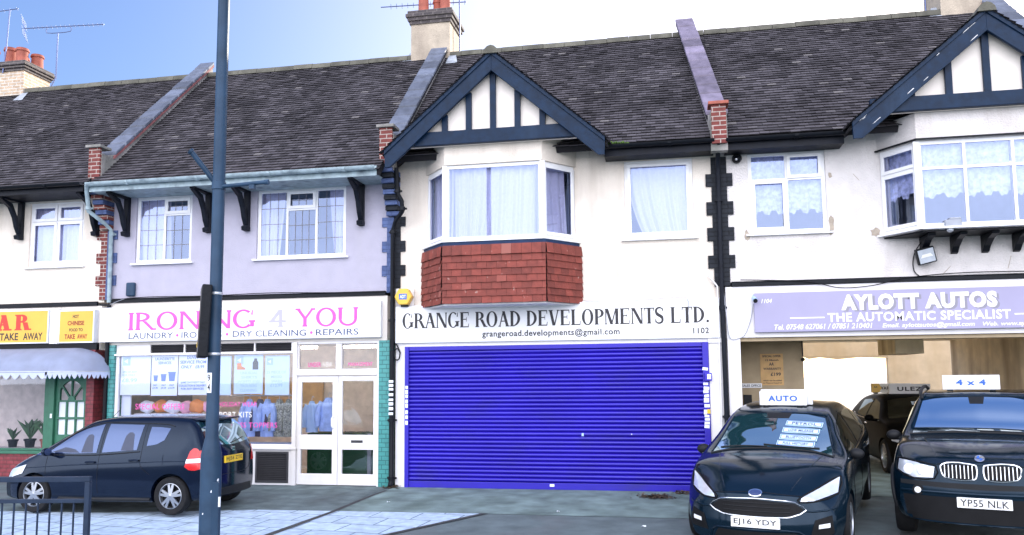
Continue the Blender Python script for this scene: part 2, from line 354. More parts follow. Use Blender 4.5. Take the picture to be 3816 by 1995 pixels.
class MB:
    def __init__(s, mat=None):
        s.bm = bmesh.new(); s.m = mat or Matrix()
    def v(s, p): return s.bm.verts.new(s.m @ Vector(p))
    def face(s, pts):
        try: return s.bm.faces.new([s.v(p) for p in pts])
        except ValueError: return None
    def box(s, x0, x1, y0, y1, z0, z1):
        a = [s.v(p) for p in ((x0, y0, z0), (x1, y0, z0), (x1, y1, z0), (x0, y1, z0), (x0, y0, z1), (x1, y0, z1), (x1, y1, z1), (x0, y1, z1))]
        for f in ((0, 3, 2, 1), (4, 5, 6, 7), (0, 1, 5, 4), (1, 2, 6, 5), (2, 3, 7, 6), (3, 0, 4, 7)):
            s.bm.faces.new([a[i] for i in f])
        return s
    def prism(s, poly, y0, y1):
        """polygon in (x, z) extruded from y0 to y1"""
        A = [s.v((x, y0, z)) for x, z in poly]; B = [s.v((x, y1, z)) for x, z in poly]
        n = len(poly)
        s.bm.faces.new(A); s.bm.faces.new(B[::-1])
        for i in range(n):
            s.bm.faces.new((A[(i + 1) % n], A[i], B[i], B[(i + 1) % n]))
        return s
    def prismx(s, poly, x0, x1):
        """polygon in (y, z) extruded along x"""
        A = [s.v((x0, y, z)) for y, z in poly]; B = [s.v((x1, y, z)) for y, z in poly]
        n = len(poly)
        s.bm.faces.new(A); s.bm.faces.new(B[::-1])
        for i in range(n):
            s.bm.faces.new((A[(i + 1) % n], A[i], B[i], B[(i + 1) % n]))
        return s
    def prismz(s, poly, z0, z1):
        A = [s.v((x, y, z0)) for x, y in poly]; B = [s.v((x, y, z1)) for x, y in poly]
        n = len(poly)
        s.bm.faces.new(A); s.bm.faces.new(B[::-1])
        for i in range(n):
            s.bm.faces.new((A[(i + 1) % n], A[i], B[i], B[(i + 1) % n]))
        return s
    def tube(s, path, r, seg=8, closed=False):
        P = [Vector(p) for p in path]; n = len(P); rings = []
        rr = r if isinstance(r, (list, tuple)) else [r] * n
        prev = None
        for i in range(n):
            if closed: d = P[(i + 1) % n] - P[i - 1]
            else: d = P[min(i + 1, n - 1)] - P[max(i - 1, 0)]
            d.normalize()
            if prev is None:
                a = Vector((0, 0, 1)) if abs(d.z) < 0.9 else Vector((1, 0, 0))
                nn = d.cross(a).normalized()
            else:
                nn = (prev - d * prev.dot(d))
                nn = nn.normalized() if nn.length > 1e-6 else d.orthogonal().normalized()
            prev = nn; bb = d.cross(nn)
            rings.append([s.v(P[i] + (nn * cos(2 * pi * k / seg) + bb * sin(2 * pi * k / seg)) * rr[i]) for k in range(seg)])
        for i in range(n if closed else n - 1):
            a, b = rings[i], rings[(i + 1) % n]
            for k in range(seg):
                s.bm.faces.new((a[k], a[(k + 1) % seg], b[(k + 1) % seg], b[k]))
        if not closed:
            s.bm.faces.new(rings[0][::-1]); s.bm.faces.new(rings[-1])
        return s
    def lathe(s, prof, c=(0, 0, 0), axis='z', seg=24, cap=True):
        """prof: (radius, height) pairs"""
        rings = []
        for r, h in prof:
            ring = []
            for k in range(seg):
                a = 2 * pi * k / seg
                q = (r * cos(a), r * sin(a), h)
                if axis == 'y': q = (q[0], h, q[1])
                if axis == 'x': q = (h, q[0], q[1])
                ring.append(s.v((c[0] + q[0], c[1] + q[1], c[2] + q[2])))
            rings.append(ring)
        for a, b in zip(rings, rings[1:]):
            for k in range(seg):
                s.bm.faces.new((a[k], a[(k + 1) % seg], b[(k + 1) % seg], b[k]))
        if cap and prof[0][0] > 1e-5: s.bm.faces.new(rings[0][::-1])
        if cap and prof[-1][0] > 1e-5: s.bm.faces.new(rings[-1])
        return s
    def grid(s, fn, n, m):
        V = [[s.v(fn(i / n, j / m)) for j in range(m + 1)] for i in range(n + 1)]
        for i in range(n):
            for j in range(m):
                s.bm.faces.new((V[i][j], V[i + 1][j], V[i + 1][j + 1], V[i][j + 1]))
        return s
    def ball(s, c, r, sub=2, sq=(1, 1, 1)):
        mm = s.m @ Matrix.Translation(c) @ Matrix.Diagonal((r * sq[0], r * sq[1], r * sq[2], 1))
        bmesh.ops.create_icosphere(s.bm, subdivisions=sub, radius=1, matrix=mm)
        return s
    def panel(s, x0, x1, z0, z1, holes, y0, y1):
        """wall slab in the x-z plane from y0 (front) to y1 with rectangular holes"""
        xs = sorted({x0, x1, *[h[0] for h in holes], *[h[1] for h in holes]})
        zs = sorted({z0, z1, *[h[2] for h in holes], *[h[3] for h in holes]})
        xs = [x for x in xs if x0 <= x <= x1]; zs = [z for z in zs if z0 <= z <= z1]
        def solid(i, j):
            if i < 0 or j < 0 or i >= len(xs) - 1 or j >= len(zs) - 1: return False
            cx, cz = (xs[i] + xs[i + 1]) / 2, (zs[j] + zs[j + 1]) / 2
            return not any(h[0] < cx < h[1] and h[2] < cz < h[3] for h in holes)
        V = {}
        def vv(i, j, k):
            key = (i, j, k)
            if key not in V: V[key] = s.v((xs[i], (y0, y1)[k], zs[j]))
            return V[key]
        for i in range(len(xs) - 1):
            for j in range(len(zs) - 1):
                if not solid(i, j): continue
                s.bm.faces.new((vv(i, j, 0), vv(i + 1, j, 0), vv(i + 1, j + 1, 0), vv(i, j + 1, 0)))
                s.bm.faces.new((vv(i, j, 1), vv(i, j + 1, 1), vv(i + 1, j + 1, 1), vv(i + 1, j, 1)))
                if not solid(i - 1, j): s.bm.faces.new((vv(i, j, 0), vv(i, j + 1, 0), vv(i, j + 1, 1), vv(i, j, 1)))
                if not solid(i + 1, j): s.bm.faces.new((vv(i + 1, j, 0), vv(i + 1, j, 1), vv(i + 1, j + 1, 1), vv(i + 1, j + 1, 0)))
                if not solid(i, j - 1): s.bm.faces.new((vv(i, j, 0), vv(i, j, 1), vv(i + 1, j, 1), vv(i + 1, j, 0)))
                if not solid(i, j + 1): s.bm.faces.new((vv(i, j + 1, 0), vv(i + 1, j + 1, 0), vv(i + 1, j + 1, 1), vv(i, j + 1, 1)))
        return s
    def build(s, name, mat, parent=None, smooth=False, bevel=0.0, recalc=True, label=None):
        if recalc: bmesh.ops.recalc_face_normals(s.bm, faces=s.bm.faces)
        me = bpy.data.meshes.new(name)
        o_ = off(parent)
        if o_.length > 0: bmesh.ops.translate(s.bm, vec=-o_, verts=s.bm.verts)
        s.bm.to_mesh(me); s.bm.free()
        if mat: me.materials.append(MAT[mat] if isinstance(mat, str) else mat)
        if smooth:
            me.polygons.foreach_set('use_smooth', [True] * len(me.polygons))
            me.set_sharp_from_angle(angle=radians(smooth if smooth is not True else 40))
        o = bpy.data.objects.new(name, me)
        COL.objects.link(o)
        if parent: o.parent = parent; OFF[o.name] = o_
        if bevel:
            bv = o.modifiers.new('bevel', 'BEVEL'); bv.width = bevel; bv.segments = 2; bv.limit_method = 'ANGLE'
        if label: o['label'] = label
        return o

def smoothpath(P, n=6, closed=False):
    """Catmull-Rom through the points"""
    P = [Vector(p) for p in P]; N = len(P); out_ = []
    for i in range(N if closed else N - 1):
        if closed: a, b, c, d = P[i - 1], P[i], P[(i + 1) % N], P[(i + 2) % N]
        else: a, b, c, d = P[max(i - 1, 0)], P[i], P[i + 1], P[min(i + 2, N - 1)]
        for k in range(n):
            t = k / n
            out_.append(0.5 * ((2 * b) + (-a + c) * t + (2 * a - 5 * b + 4 * c - d) * t * t + (-a + 3 * b - 3 * c + d) * t ** 3))
    if not closed: out_.append(P[-1])
    return out_

# ------------------------------------------------------------------ lettering
_tc = {}
def sans(s, bold=0.0, shear=0.0, spacing=1.0):
    """the built-in face as a flat mesh: verts (x, z) and faces"""
    key = (s, bold, shear, spacing)
    if key in _tc: return _tc[key]
    cu = bpy.data.curves.new('t', 'FONT'); cu.body = s; cu.offset = bold; cu.shear = shear; cu.space_character = spacing
    cu.resolution_u = 3
    ob = bpy.data.objects.new('t', cu); COL.objects.link(ob)
    me = bpy.data.meshes.new_from_object(ob.evaluated_get(bpy.context.evaluated_depsgraph_get()))
    V = [(v.co.x, v.co.y) for v in me.vertices]; F = [tuple(p.vertices) for p in me.polygons]
    bpy.data.objects.remove(ob); bpy.data.curves.remove(cu); bpy.data.meshes.remove(me)
    _tc[key] = (V, F, None); return _tc[key]

def _strip(pts, ws):
    L_, R_ = [], []
    n = len(pts)
    for i in range(n):
        a = Vector(pts[max(i - 1, 0)]); b = Vector(pts[min(i + 1, n - 1)])
        d = (b - a).normalized(); nn = Vector((-d.y, d.x)); p = Vector(pts[i])
        L_.append(p + nn * ws[i] / 2); R_.append(p - nn * ws[i] / 2)
    return L_, R_

def _arc(cx, cy, rx, ry, a0, a1, T, t, n=22):
    pts, ws = [], []
    for i in range(n + 1):
        a = radians(a0 + (a1 - a0) * i / n)
        pts.append((cx + rx * cos(a), cy + ry * sin(a)))
        ws.append(t + (T - t) * cos(a) ** 2)
    return _strip(pts, ws)

def glyph(ch, T, t, sf, W=1.0):
    """one roman capital, height 1: (list of pieces, advance). A piece is a pair of outlines or a polygon."""
    P = []
    def stem(x, z0=0.0, z1=1.0, w=None, foot=True, head=True):
        w = w or T
        P.append([(x, z0), (x + w, z0), (x + w, z1), (x, z1)])
        if foot and sf: P.append([(x - sf, z0), (x + w + sf, z0), (x + w + sf * .35, z0 + t), (x - sf * .35, z0 + t)])
        if head and sf: P.append([(x - sf * .35, z1 - t), (x + w + sf * .35, z1 - t), (x + w + sf, z1), (x - sf, z1)])
    def bar(x0, x1, z, w=None):
        w = w or t
        P.append([(x0, z), (x1, z), (x1, z + w), (x0, z + w)])
    def diag(x0, z0, x1, z1, w):
        P.append([(x0, z0), (x0 + w, z0), (x1 + w, z1), (x1, z1)])
    def ser(x0, x1, z):
        if sf: P.append([(x0, z), (x1, z), (x1, z + t), (x0, z + t)])
    def arc(*a): P.append(_arc(*a))
    if ch == ' ': return P, 0.38 * W
    if ch == '.': P.append([(0.04 + .085 * (1 + cos(k * pi / 6)), .085 * (1 + sin(k * pi / 6))) for k in range(12)]); return P, 0.25
    if ch == 'I': stem(sf); return P, T + 2 * sf
    if ch == 'L':
        stem(sf); bar(sf + T, .62 * W, 0, t * 1.1)
        P.append([(.62 * W - t, 0), (.62 * W, 0), (.62 * W + .03, .28), (.62 * W, .28)]); return P, .68 * W
    if ch == 'E':
        stem(sf); e = .62 * W
        bar(sf + T, e, 0, t * 1.1); bar(sf + T, e - .02, 1 - t * 1.1, t * 1.1); bar(sf + T, e - .14, .5)
        P.append([(e - t, 0), (e, 0), (e + .03, .25), (e, .25)]); P.append([(e - .03, .77), (e, .77), (e - .0, 1), (e - .06, 1)])
        P.append([(e - .17, .38), (e - .14, .38), (e - .14, .66), (e - .17, .66)]); return P, .68 * W
    if ch == 'T':
        w = .66 * W; stem(w / 2 - T / 2, head=False); bar(0, w, 1 - t * 1.1, t * 1.1)
        P.append([(0, 1), (0, .75), (.03, .75), (.07, 1)]); P.append([(w, 1), (w - .07, 1), (w - .03, .75), (w, .75)]); return P, w
    if ch == 'D':
        stem(sf); arc(sf + T * .6, .5, .56 * W - T / 2 - .02, .5 - t / 2, -90, 90, T, t); return P, .74 * W
    if ch == 'R':
        stem(sf); arc(sf + T, .74, .36 * W - T / 2, .26 - t / 2, -90, 90, T, t)
        diag(.60 * W, 0, sf + T + .10, .50, T * 1.05); ser(.60 * W - .02, .60 * W + T * 1.05 + sf, 0); return P, .74 * W
    if ch == 'P':
        stem(sf); arc(sf + T, .72, .38 * W - T / 2, .28 - t / 2, -90, 90, T, t); return P, .62 * W
    if ch == 'O':
        rx = .38 * W
        arc(rx, .5, rx - T / 2, .52 - t / 2, 0, 360, T, t, 40); return P, 2 * rx + .02
    if ch == 'G':
        rx = .37 * W
        arc(rx, .5, rx - T / 2, .52 - t / 2, 48, 318, T, t, 36)
        x = 2 * rx - T * .95
        P.append([(x, .08), (x + T, .08), (x + T, .42), (x, .42)]); P.append([(x - sf, .42 - t), (x + T + sf, .42 - t), (x + T + sf, .42), (x - sf, .42)])
        P.append([(2 * rx - .05, .98), (2 * rx - .08, .98), (2 * rx - .12, .72), (2 * rx - .05, .70)]); return P, 2 * rx + .05
    if ch == 'N':
        w = .74 * W; stem(sf, w=t * 1.2, head=True); stem(w - t * 1.2, w=t * 1.2, foot=False)
        diag(w - T * .9, 0, sf, 1, T * 1.05); return P, w + sf
    if ch == 'A':
        w = .74 * W; diag(sf, 0, w / 2 - t, 1, t * 1.2); diag(w - T - sf * .5, 0, w / 2 - T * .62, 1, T)
        bar(w * .28, w * .68, .32); ser(0, sf * 2 + t, 0); ser(w - T - sf * 1.2, w + sf * .5, 0); return P, w
    if ch == 'V':
        w = .72 * W; diag(w / 2 - T * .6, 0, sf * .6, 1, T); diag(w / 2 - t * .1, 0, w - t * 1.2 - sf, 1, t * 1.2)
        ser(0, T + sf * 1.6, 1 - t); ser(w - t - sf * 2, w + sf * .5, 1 - t); return P, w
    if ch == 'M':
        w = .90 * W; stem(sf, w=t * 1.2); stem(w - T, w=T)
        diag(w / 2 - T * .4, 0, sf, 1, T); diag(w / 2 - t * .4, 0, w - T, 1, t * 1.2); return P, w + sf
    if ch == 'Y':
        w = .74 * W; stem(w / 2 - T / 2, 0, .46, head=False); diag(w / 2 - T * .5, .44, sf * .5, 1, T); diag(w / 2 + T * .5 - t * 1.2, .44, w - t * 1.2 - sf * .6, 1, t * 1.2)
        ser(0, T + sf * 1.5, 1 - t); ser(w - t - sf * 1.8, w + sf * .4, 1 - t); return P, w
    if ch == 'U':
        w = .72 * W; r = (w - T) / 2
        stem(sf * .6, .38, 1, foot=False); stem(w - t * 1.3, .38, 1, w=t * 1.3, foot=False)
        arc(sf * .6 + T / 2 + (w - sf * .6 - T / 2 - t * .65) / 2, .39, (w - sf * .6 - T / 2 - t * .65) / 2, .39 - t / 2, 180, 360, T * .8, t * 1.1); return P, w + sf
    if ch == 'S':
        w = .56 * W
        pts = [(w * .92, .78), (w * .80, .93), (w * .5, .985), (w * .2, .90), (w * .13, .73), (w * .28, .58), (w * .5, .50), (w * .74, .41), (w * .86, .26), (w * .78, .09), (w * .48, .015), (w * .18, .07), (w * .06, .24)]
        sp = smoothpath([(x, z, 0) for x, z in pts], 3)
        pp = [(q.x, q.y) for q in sp]; n = len(pp)
        ws = [t + (T * 1.05 - t) * max(0, sin(pi * i / (n - 1))) ** 1.6 * (0.55 + 0.45 * abs(cos(pi * i / (n - 1) * 1.0))) if not (.38 < i / (n - 1) < .62) else T * 1.05 for i in range(n)]
        P.append(_strip(pp, ws)); P.append([(w * .9, .72), (w * .95, .72), (w * .95, .99), (w * .9, .93)]); P.append([(w * .03, .02), (w * .09, .08), (w * .09, .30), (w * .03, .30)])
        return P, w + .04
    if ch == '4':
        w = .58 * W; stem(w * .58, w=T * .9, head=False); bar(0, w, .26, t * 1.3); diag(0, .28, w * .56, 1, t * 1.6); return P, w + .06
    return P, .5

def roman(s, T=.16, t=.05, sf=.06, W=1.0, gap=.06, space=None):
    V, F, Dp = [], [], []
    x = 0.0; k = 0
    for ch in s:
        P, adv = glyph(ch, T, t, sf, W)
        if ch == ' ' and space: adv = space
        for pc in P:
            if isinstance(pc, tuple):
                Lh, Rh = pc; b = len(V)
                for a, c in zip(Lh, Rh): V.append((a.x + x, a.y)); V.append((c.x + x, c.y)); Dp += [k, k]
                for i in range(len(Lh) - 1): F.append((b + 2 * i, b + 2 * i + 1, b + 2 * i + 3, b + 2 * i + 2))
            else:
                b = len(V)
                for q in pc: V.append((q[0] + x, q[1])); Dp.append(k)
                F.append(tuple(range(b, b + len(pc))))
            k = (k + 1) % 14
        x += adv + gap
    return V, F, Dp

def place(tm, name, mat, parent, x0, x1, z0, z1, y, mtx=None, lift=0.0):
    """lay a lettering mesh into the box x0..x1, z0..z1 on the plane y (facing -y), or in the frame mtx"""
    V, F, Dp = tm
    ax, bx = min(v[0] for v in V), max(v[0] for v in V); az, bz = min(v[1] for v in V), max(v[1] for v in V)
    mb = MB(mtx)
    vs = []
    for i, (a, b) in enumerate(V):
        d = (Dp[i] * 0.00025 if Dp else 0.0)
        vs.append(mb.v((x0 + (a - ax) / (bx - ax) * (x1 - x0), y - d - lift, z0 + (b - az) / (bz - az) * (z1 - z0))))
    for f in F:
        try: mb.bm.faces.new([vs[i] for i in f])
        except ValueError: pass
    mb.bm.normal_update()
    nrm = (mb.m.to_3x3() @ Vector((0, -1, 0)))
    for f in mb.bm.faces:
        if f.normal.dot(nrm) < 0: f.normal_flip()
    return mb.build(name, mat, parent, recalc=False)
# ================================================================== ground
def gz(y): return -0.025 * max(0.0, -1.0 - y)
def sheet(name, mat, poly, lift=0.0):
    """flat sheet laid on the slope of the forecourt; poly = (x, y) corners"""
    mb = MB()
    ys = [p[1] for p in poly]
    bmesh.ops.triangulate(mb.bm, faces=[mb.bm.faces.new([mb.v((x, y, 0)) for x, y in poly])])
    for cut in (-1.0,):
        if min(ys) < cut < max(ys):
            bmesh.ops.bisect_plane(mb.bm, geom=mb.bm.verts[:] + mb.bm.edges[:] + mb.bm.faces[:], plane_co=(0, cut, 0), plane_no=(0, 1, 0))
    for v in mb.bm.verts: v.co.z = gz(v.co.y) + lift
    for f in mb.bm.faces:
        if f.normal.z < 0: f.normal_flip()
    o = mb.build(name, mat, recalc=False); o['kind'] = 'structure'
    return o

sheet('forecourt', 'asphalt', [(-60, 0.35), (60, 0.35), (60, -9.0), (-60, -9.0)], 0.0)
mb = MB(); mb.face([(-500, -9.0, -0.28), (-500, -500, -0.28), (500, -500, -0.28), (500, -9.0, -0.28)])
for f in mb.bm.faces:
    f.normal_update()
    if f.normal.z < 0: f.normal_flip()
mb.build('road', 'tarmac_dark', recalc=False)['kind'] = 'structure'
mb = MB(); mb.face([(-500, 0.35, -0.012), (500, 0.35, -0.012), (500, 500, -0.012), (-500, 500, -0.012)])
mb.build('yard', 'yard', recalc=False)['kind'] = 'structure'
sheet('concrete_apron', 'concrete', [(-4.63, -0.02), (0.86, -0.02), (0.86, -2.30), (-2.55, -2.30), (-4.72, -2.40)], 0.005)
sheet('tarmac_apron', 'tarmac_dark', [(-10.3, -0.02), (-4.72, -0.02), (-4.79, -2.39), (-5.9, -2.40), (-8.0, -2.88), (-10.9, -3.2)], 0.005)
sheet('pavement', 'slabs', [(-14.0, -3.1), (-8.0, -2.885), (-5.9, -2.40), (-2.60, -2.305), (-3.75, -4.2), (-5.6, -7.4), (-14.0, -7.4)], 0.006)
sheet('drain_channel', 'channel', [(-4.66, -0.5), (-4.60, -0.5), (-4.70, -2.44), (-4.84, -3.76), (-5.2, -7.4), (-5.34, -7.4), (-4.95, -3.76), (-4.78, -2.44)], 0.010)
sheet('kerb_edging', 'channel', [(-2.60, -2.30), (-2.50, -2.30), (-3.66, -4.2), (-5.5, -7.4), (-5.6, -7.4), (-3.75, -4.2)], 0.011)
sheet('garage_floor', 'concrete', [(0.95, 7.6), (0.95, -0.15), (6.5, -0.15), (6.5, 7.6)], 0.006)

# ================================================================== the terrace
PX = [-16.1, -10.40, -4.69, 0.92, 6.55]       # party walls
SL = 0.935; RZ0 = 6.03; RIDGE_Y = 3.05; RIDGE_Z = RZ0 + SL * RIDGE_Y
def rz(y): return RZ0 + SL * y

H = {}
H[1] = thing('terraced_house', 'cream rendered terraced house with a Chinese take away shop below, at the left edge', 'house', (-13.2, 0, 0), 'houses of the shop terrace')
H[2] = thing('terraced_house', 'lavender grey rendered terraced house with leaded windows over the laundry shop', 'house', (-7.55, 0, 0), 'houses of the shop terrace')
H[3] = thing('terraced_house', 'cream terraced house with red tile hung bay above the closed blue shutter', 'house', (-1.88, 0, 0), 'houses of the shop terrace')
H[4] = thing('terraced_house', 'white terraced house with lace curtained bay above the open car sales garage', 'house', (3.73, 0, 0), 'houses of the shop terrace')

def tiles(mb, O, u, v, n, width, length, gauge=0.102, tw=0.158, rng=None, thick=0.022, jit=0.004, rnd=random):
    O, u, v, n = Vector(O), Vector(u).normalized(), Vector(v).normalized(), Vector(n).normalized()
    nc = int(math.ceil(length / gauge))
    for c in range(nc):
        s0 = c * gauge; s1 = min(s0 + gauge + 0.045, length)
        a0, a1 = (0, width) if rng is None else rng(s0 + gauge * .5)
        if a1 - a0 < 0.02: continue
        x = a0 - (tw / 2 if c % 2 else 0) - rnd.random() * 0.01
        while x < a1:
            x0, x1 = max(x, a0), min(x + tw - 0.004, a1)
            x += tw
            if x1 - x0 < 0.02: continue
            l0 = thick + 0.014 + rnd.uniform(-jit, jit * 1.6); l1 = 0.004 + rnd.uniform(-.002, .002)
            sk = rnd.uniform(-.005, .005)
            p = [O + u * x0 + v * (s0 + sk) + n * l0, O + u * x1 + v * (s0 - sk) + n * (l0 + rnd.uniform(-.003, .003)), O + u * x1 + v * s1 + n * l1, O + u * x0 + v * s1 + n * l1]
            q0 = O + u * x0 + v * (s0 + sk) + n * (l0 - .013); q1 = O + u * x1 + v * (s0 - sk) + n * (l0 - .013)
            V = [mb.v(t) for t in p] + [mb.v(q0), mb.v(q1)]
            mb.bm.faces.new((V[0], V[1], V[2], V[3])); mb.bm.faces.new((V[4], V[5], V[1], V[0]))

def main_roof(h, x0, x1, ye, gut):
    ze = rz(ye)
    L_ = sqrt((RIDGE_Y - ye) ** 2 + (RIDGE_Z - ze) ** 2)
    v = Vector((0, RIDGE_Y - ye, RIDGE_Z - ze)).normalized(); n = Vector((0, -v.z, v.y))
    base = MB()
    t = 0.10
    base.prismx([(ye, ze), (RIDGE_Y, RIDGE_Z), (2 * RIDGE_Y - ye, ze), (2 * RIDGE_Y - ye, ze - t), (RIDGE_Y, RIDGE_Z - t), (ye + .02, ze - t)], x0, x1)
    r = base.build('roof', 'roof_under', h)
    mb = MB(); tiles(mb, (x0, ye - .03, ze - .028), (1, 0, 0), v, n, x1 - x0, L_)
    mb.build('roof_tiles', 'roof_tile', r, recalc=False)
    mb = MB(); k = x0
    while k < x1 - .02:
        e = min(k + .45, x1)
        mb.m = Matrix.Translation((0, RIDGE_Y, RIDGE_Z - .035 + random.uniform(-.006, .006)))
        ring = [(-.13, -.03), (-.115, .05), (-.07, .095), (0, .112), (.07, .095), (.115, .05), (.13, -.03)]
        mb.prismx(ring, k + .004, e - .004)
        k = e
    mb.build('ridge_tiles', 'ridge_tile', r, smooth=50)
    return r

EV = {1: -0.62, 2: -0.66, 3: -0.36, 4: -0.36}
for i in (1, 2, 3, 4):
    main_roof(H[i], PX[i - 1] + (.002 if i == 4 else .03), PX[i] - (.002 if i == 3 else .03), EV[i], None)
    # rear of the house, closes the back; open below at the garage for daylight
    b = MB(); b.box(PX[i - 1] + .03, PX[i] - .03, 6.35, 6.5, 2.605 if i == 4 else 0, 5.4)
    b.build('rear_wall', 'cream_smooth', H[i])

# ------------------------------------------------------------------ gutters, fascias
def gutter(h, x0, x1, y, z, mat, r=.058, joints=3, board='white_paint', bh=0.15):
    mb = MB()
    ring = [(y - r, z), (y - r * .92, z - r * .5), (y - r * .5, z - r * .95), (y, z - r * 1.05), (y + r * .5, z - r * .95), (y + r * .92, z - r * .5), (y + r, z), (y + r - .008, z), (y + r * .5, z - r * .8), (y, z - r * .9), (y - r * .5, z - r * .8), (y - r + .008, z)]
    mb.prismx(ring, x0, x1)
    g = mb.build('gutter', mat, h, smooth=50)
    if joints:
        mb = MB()
        for k in range(joints):
            x = x0 + (k + .6) / joints * (x1 - x0)
            mb.prismx([(yy + (yy - y) * .16, zz + (zz - z) * .16 - .002) for yy, zz in ring[:7]] + [(y + r, z - .004)], x - .028, x + .028)
        mb.build('gutter_union', mat, g)
    mb = MB(); mb.box(x0, x1, y + r + .004, y + r + .034, z - bh, z + .02)
    mb.build('fascia_board', board, h)
    mb = MB(); mb.box(x0, x1, y + r + .036, .02, z - bh + .012, z - bh + .03)
    mb.build('soffit', board, h)
gutter(H[1], -16.0, -10.47, -.70, 5.485, 'black_paint', board='timber_black')
gutter(H[2], -10.32, -4.78, -.73, 5.455, 'gutter_green', r=.062, joints=4, board='gutter_green')
gutter(H[3], -0.93, 0.84, -.44, 5.64, 'black_paint', joints=1, board='timber_black', bh=.17)
gutter(H[4], 1.02, 2.82, -.44, 5.63, 'black_paint', joints=1, board='timber_black', bh=.17)

def bracket(h, x, ytop, ztop):
    """curved timber eaves bracket: wall post, top arm and a bowed strut"""
    mb = MB()
    w = .05
    mb.box(x - w, x + w, -.085, -.003, ztop - .80, ztop)
    mb.box(x - w * .9, x + w * .9, ytop, -.09, ztop - .09, ztop - .003)
    pts = [(-.09, ztop - .72), (-.17, ztop - .58), (-.23, ztop - .40), (-.34, ztop - .22), (ytop + .01, ztop - .10), (ytop + .12, ztop - .095), (-.30, ztop - .14), (-.16, ztop - .38), (-.11, ztop - .52), (-.088, ztop - .56)]
    mb.prismx(pts, x - w * .8, x + w * .8)
    mb.prismx([(-.005, ztop - .80), (-.13, ztop - .80), (-.15, ztop - .73), (-.09, ztop - .70), (-.005, ztop - .72)], x - w * 1.1, x + w * 1.1)
    return mb.build('eaves_bracket', 'timber_black', h, bevel=.006)
for x in (-12.30, -10.62): bracket(H[1], x, -.58, 5.40)
for x in (-9.98, -8.29, -7.51, -5.29): bracket(H[2], x, -.60, 5.37)

# ------------------------------------------------------------------ windows
def window(parent, mtx, w, h, cells, curtain=None, sill=True, lead=0, frame=.062, rim=.045, wall_t=.25, sill_ext=.06, name='window', mat='upvc', glass='glass_up'):
    """local frame: x along, z up, y into the wall. cells: (x0,x1,z0,z1,opening) in fractions"""
    mb = MB(mtx); holes = []
    for x0, x1, z0, z1, op in cells:
        a0 = frame if x0 <= 0 else x0 * w + .022; a1 = w - frame if x1 >= 1 else x1 * w - .022
        c0 = frame if z0 <= 0 else z0 * h + .022; c1 = h - frame if z1 >= 1 else z1 * h - .022
        holes.append((a0, a1, c0, c1, op))
    mb.panel(0, w, 0, h, [q[:4] for q in holes], .035, .095)
    win = mb.build(name, mat, parent, bevel=.006)
    panes = []
    for a0, a1, c0, c1, op in holes:
        if op:
            m2 = MB(mtx); r = rim
            m2.panel(a0 - .012, a1 + .012, c0 - .012, c1 + .012, [(a0 + r, a1 - r, c0 + r, c1 - r)], .012, .034)
            m2.build('casement', mat, win, bevel=.005)
            panes.append((a0 + r, a1 - r, c0 + r, c1 - r))
        else:
            panes.append((a0, a1, c0, c1))
    m3 = MB(mtx)
    for a0, a1, c0, c1 in panes:
        m3.face([(a0 - .015, .058, c0 - .015), (a1 + .015, .058, c0 - .015), (a1 + .015, .058, c1 + .015), (a0 - .015, .058, c1 + .015)])
    m3.build('glass', glass, win, recalc=False)
    if lead:
        m4 = MB(mtx)
        for a0, a1, c0, c1 in panes:
            nx = max(2, round((a1 - a0) / .15)); nz = max(2, round((c1 - c0) / .26))
            for k in range(1, nx): x = a0 + (a1 - a0) * k / nx; m4.box(x - .0035, x + .0035, .050, .055, c0, c1)
            for k in range(1, nz): z = c0 + (c1 - c0) * k / nz; m4.box(a0, a1, .046, .0495, z - .0045, z + .0045)
        m4.build('leading', 'ink_grey', win)
    if sill:
        m5 = MB(mtx); m5.box(-sill_ext, w + sill_ext, -.06, .033, -.035, -.003)
        m5.build('sill', mat, win, bevel=.006)
    if curtain: curtain(win, mtx, w, h)
    return win

def sheer(x0a, x1a, x0b, x1b, mat='net', folds=14, depth=.028, y=.16, z0=0, z1=1, bottom=None, swag=0.0, seed=1):
    """net curtain: top edge x0a..x1a, bottom edge x0b..x1b (fractions of the window)"""
    def make(win, mtx, w, h):
        rn = random.Random(seed); ph = [rn.uniform(0, 6.3) for _ in range(5)]
        mb = MB(mtx)
        def fn(s, t):
            tt = t ** (1.0 + swag)
            xa = x0a + (x0b - x0a) * (1 - t) ** (1 + swag); xb = x1a + (x1b - x1a) * (1 - t) ** (1 + swag)
            x = (xa + (xb - xa) * s) * w
            zb = z0 * h
            if bottom: zb += bottom(s) * h
            z = zb + (z1 * h - zb) * t
            yy = y + depth * (sin(folds * 2 * pi * s + ph[0]) * .6 + .4 * sin(folds * 3.7 * s + ph[1] + t * 1.5)) * (.7 + .5 * (1 - t)) + .01 * sin(7 * s + 3 * t + ph[2])
            return (x, yy, z)
        mb.grid(fn, max(60, folds * 8), 12)
        return mb.build('curtain', mat, win, smooth=80, recalc=False)
    return make

def several(*fs):
    def make(win, mtx, w, h):
        for f in fs: f(win, mtx, w, h)
    return make

def zig(n, a, base):
    def f(s):
        t = (s * n) % 1.0
        return base + a * abs(2 * t - 1) + .012 * sin(s * n * 18)
    return f
def lace(x0, x1, seed=1, n=3, base=.24, z1=1.0):
    return sheer(x0, x1, x0, x1, 'lace', folds=5, depth=.012, y=.15, z0=0, z1=z1, bottom=zig(n, .07, base), seed=seed)

T = Matrix.Translation
def R_z(a): return Matrix.Rotation(a, 4, 'Z')

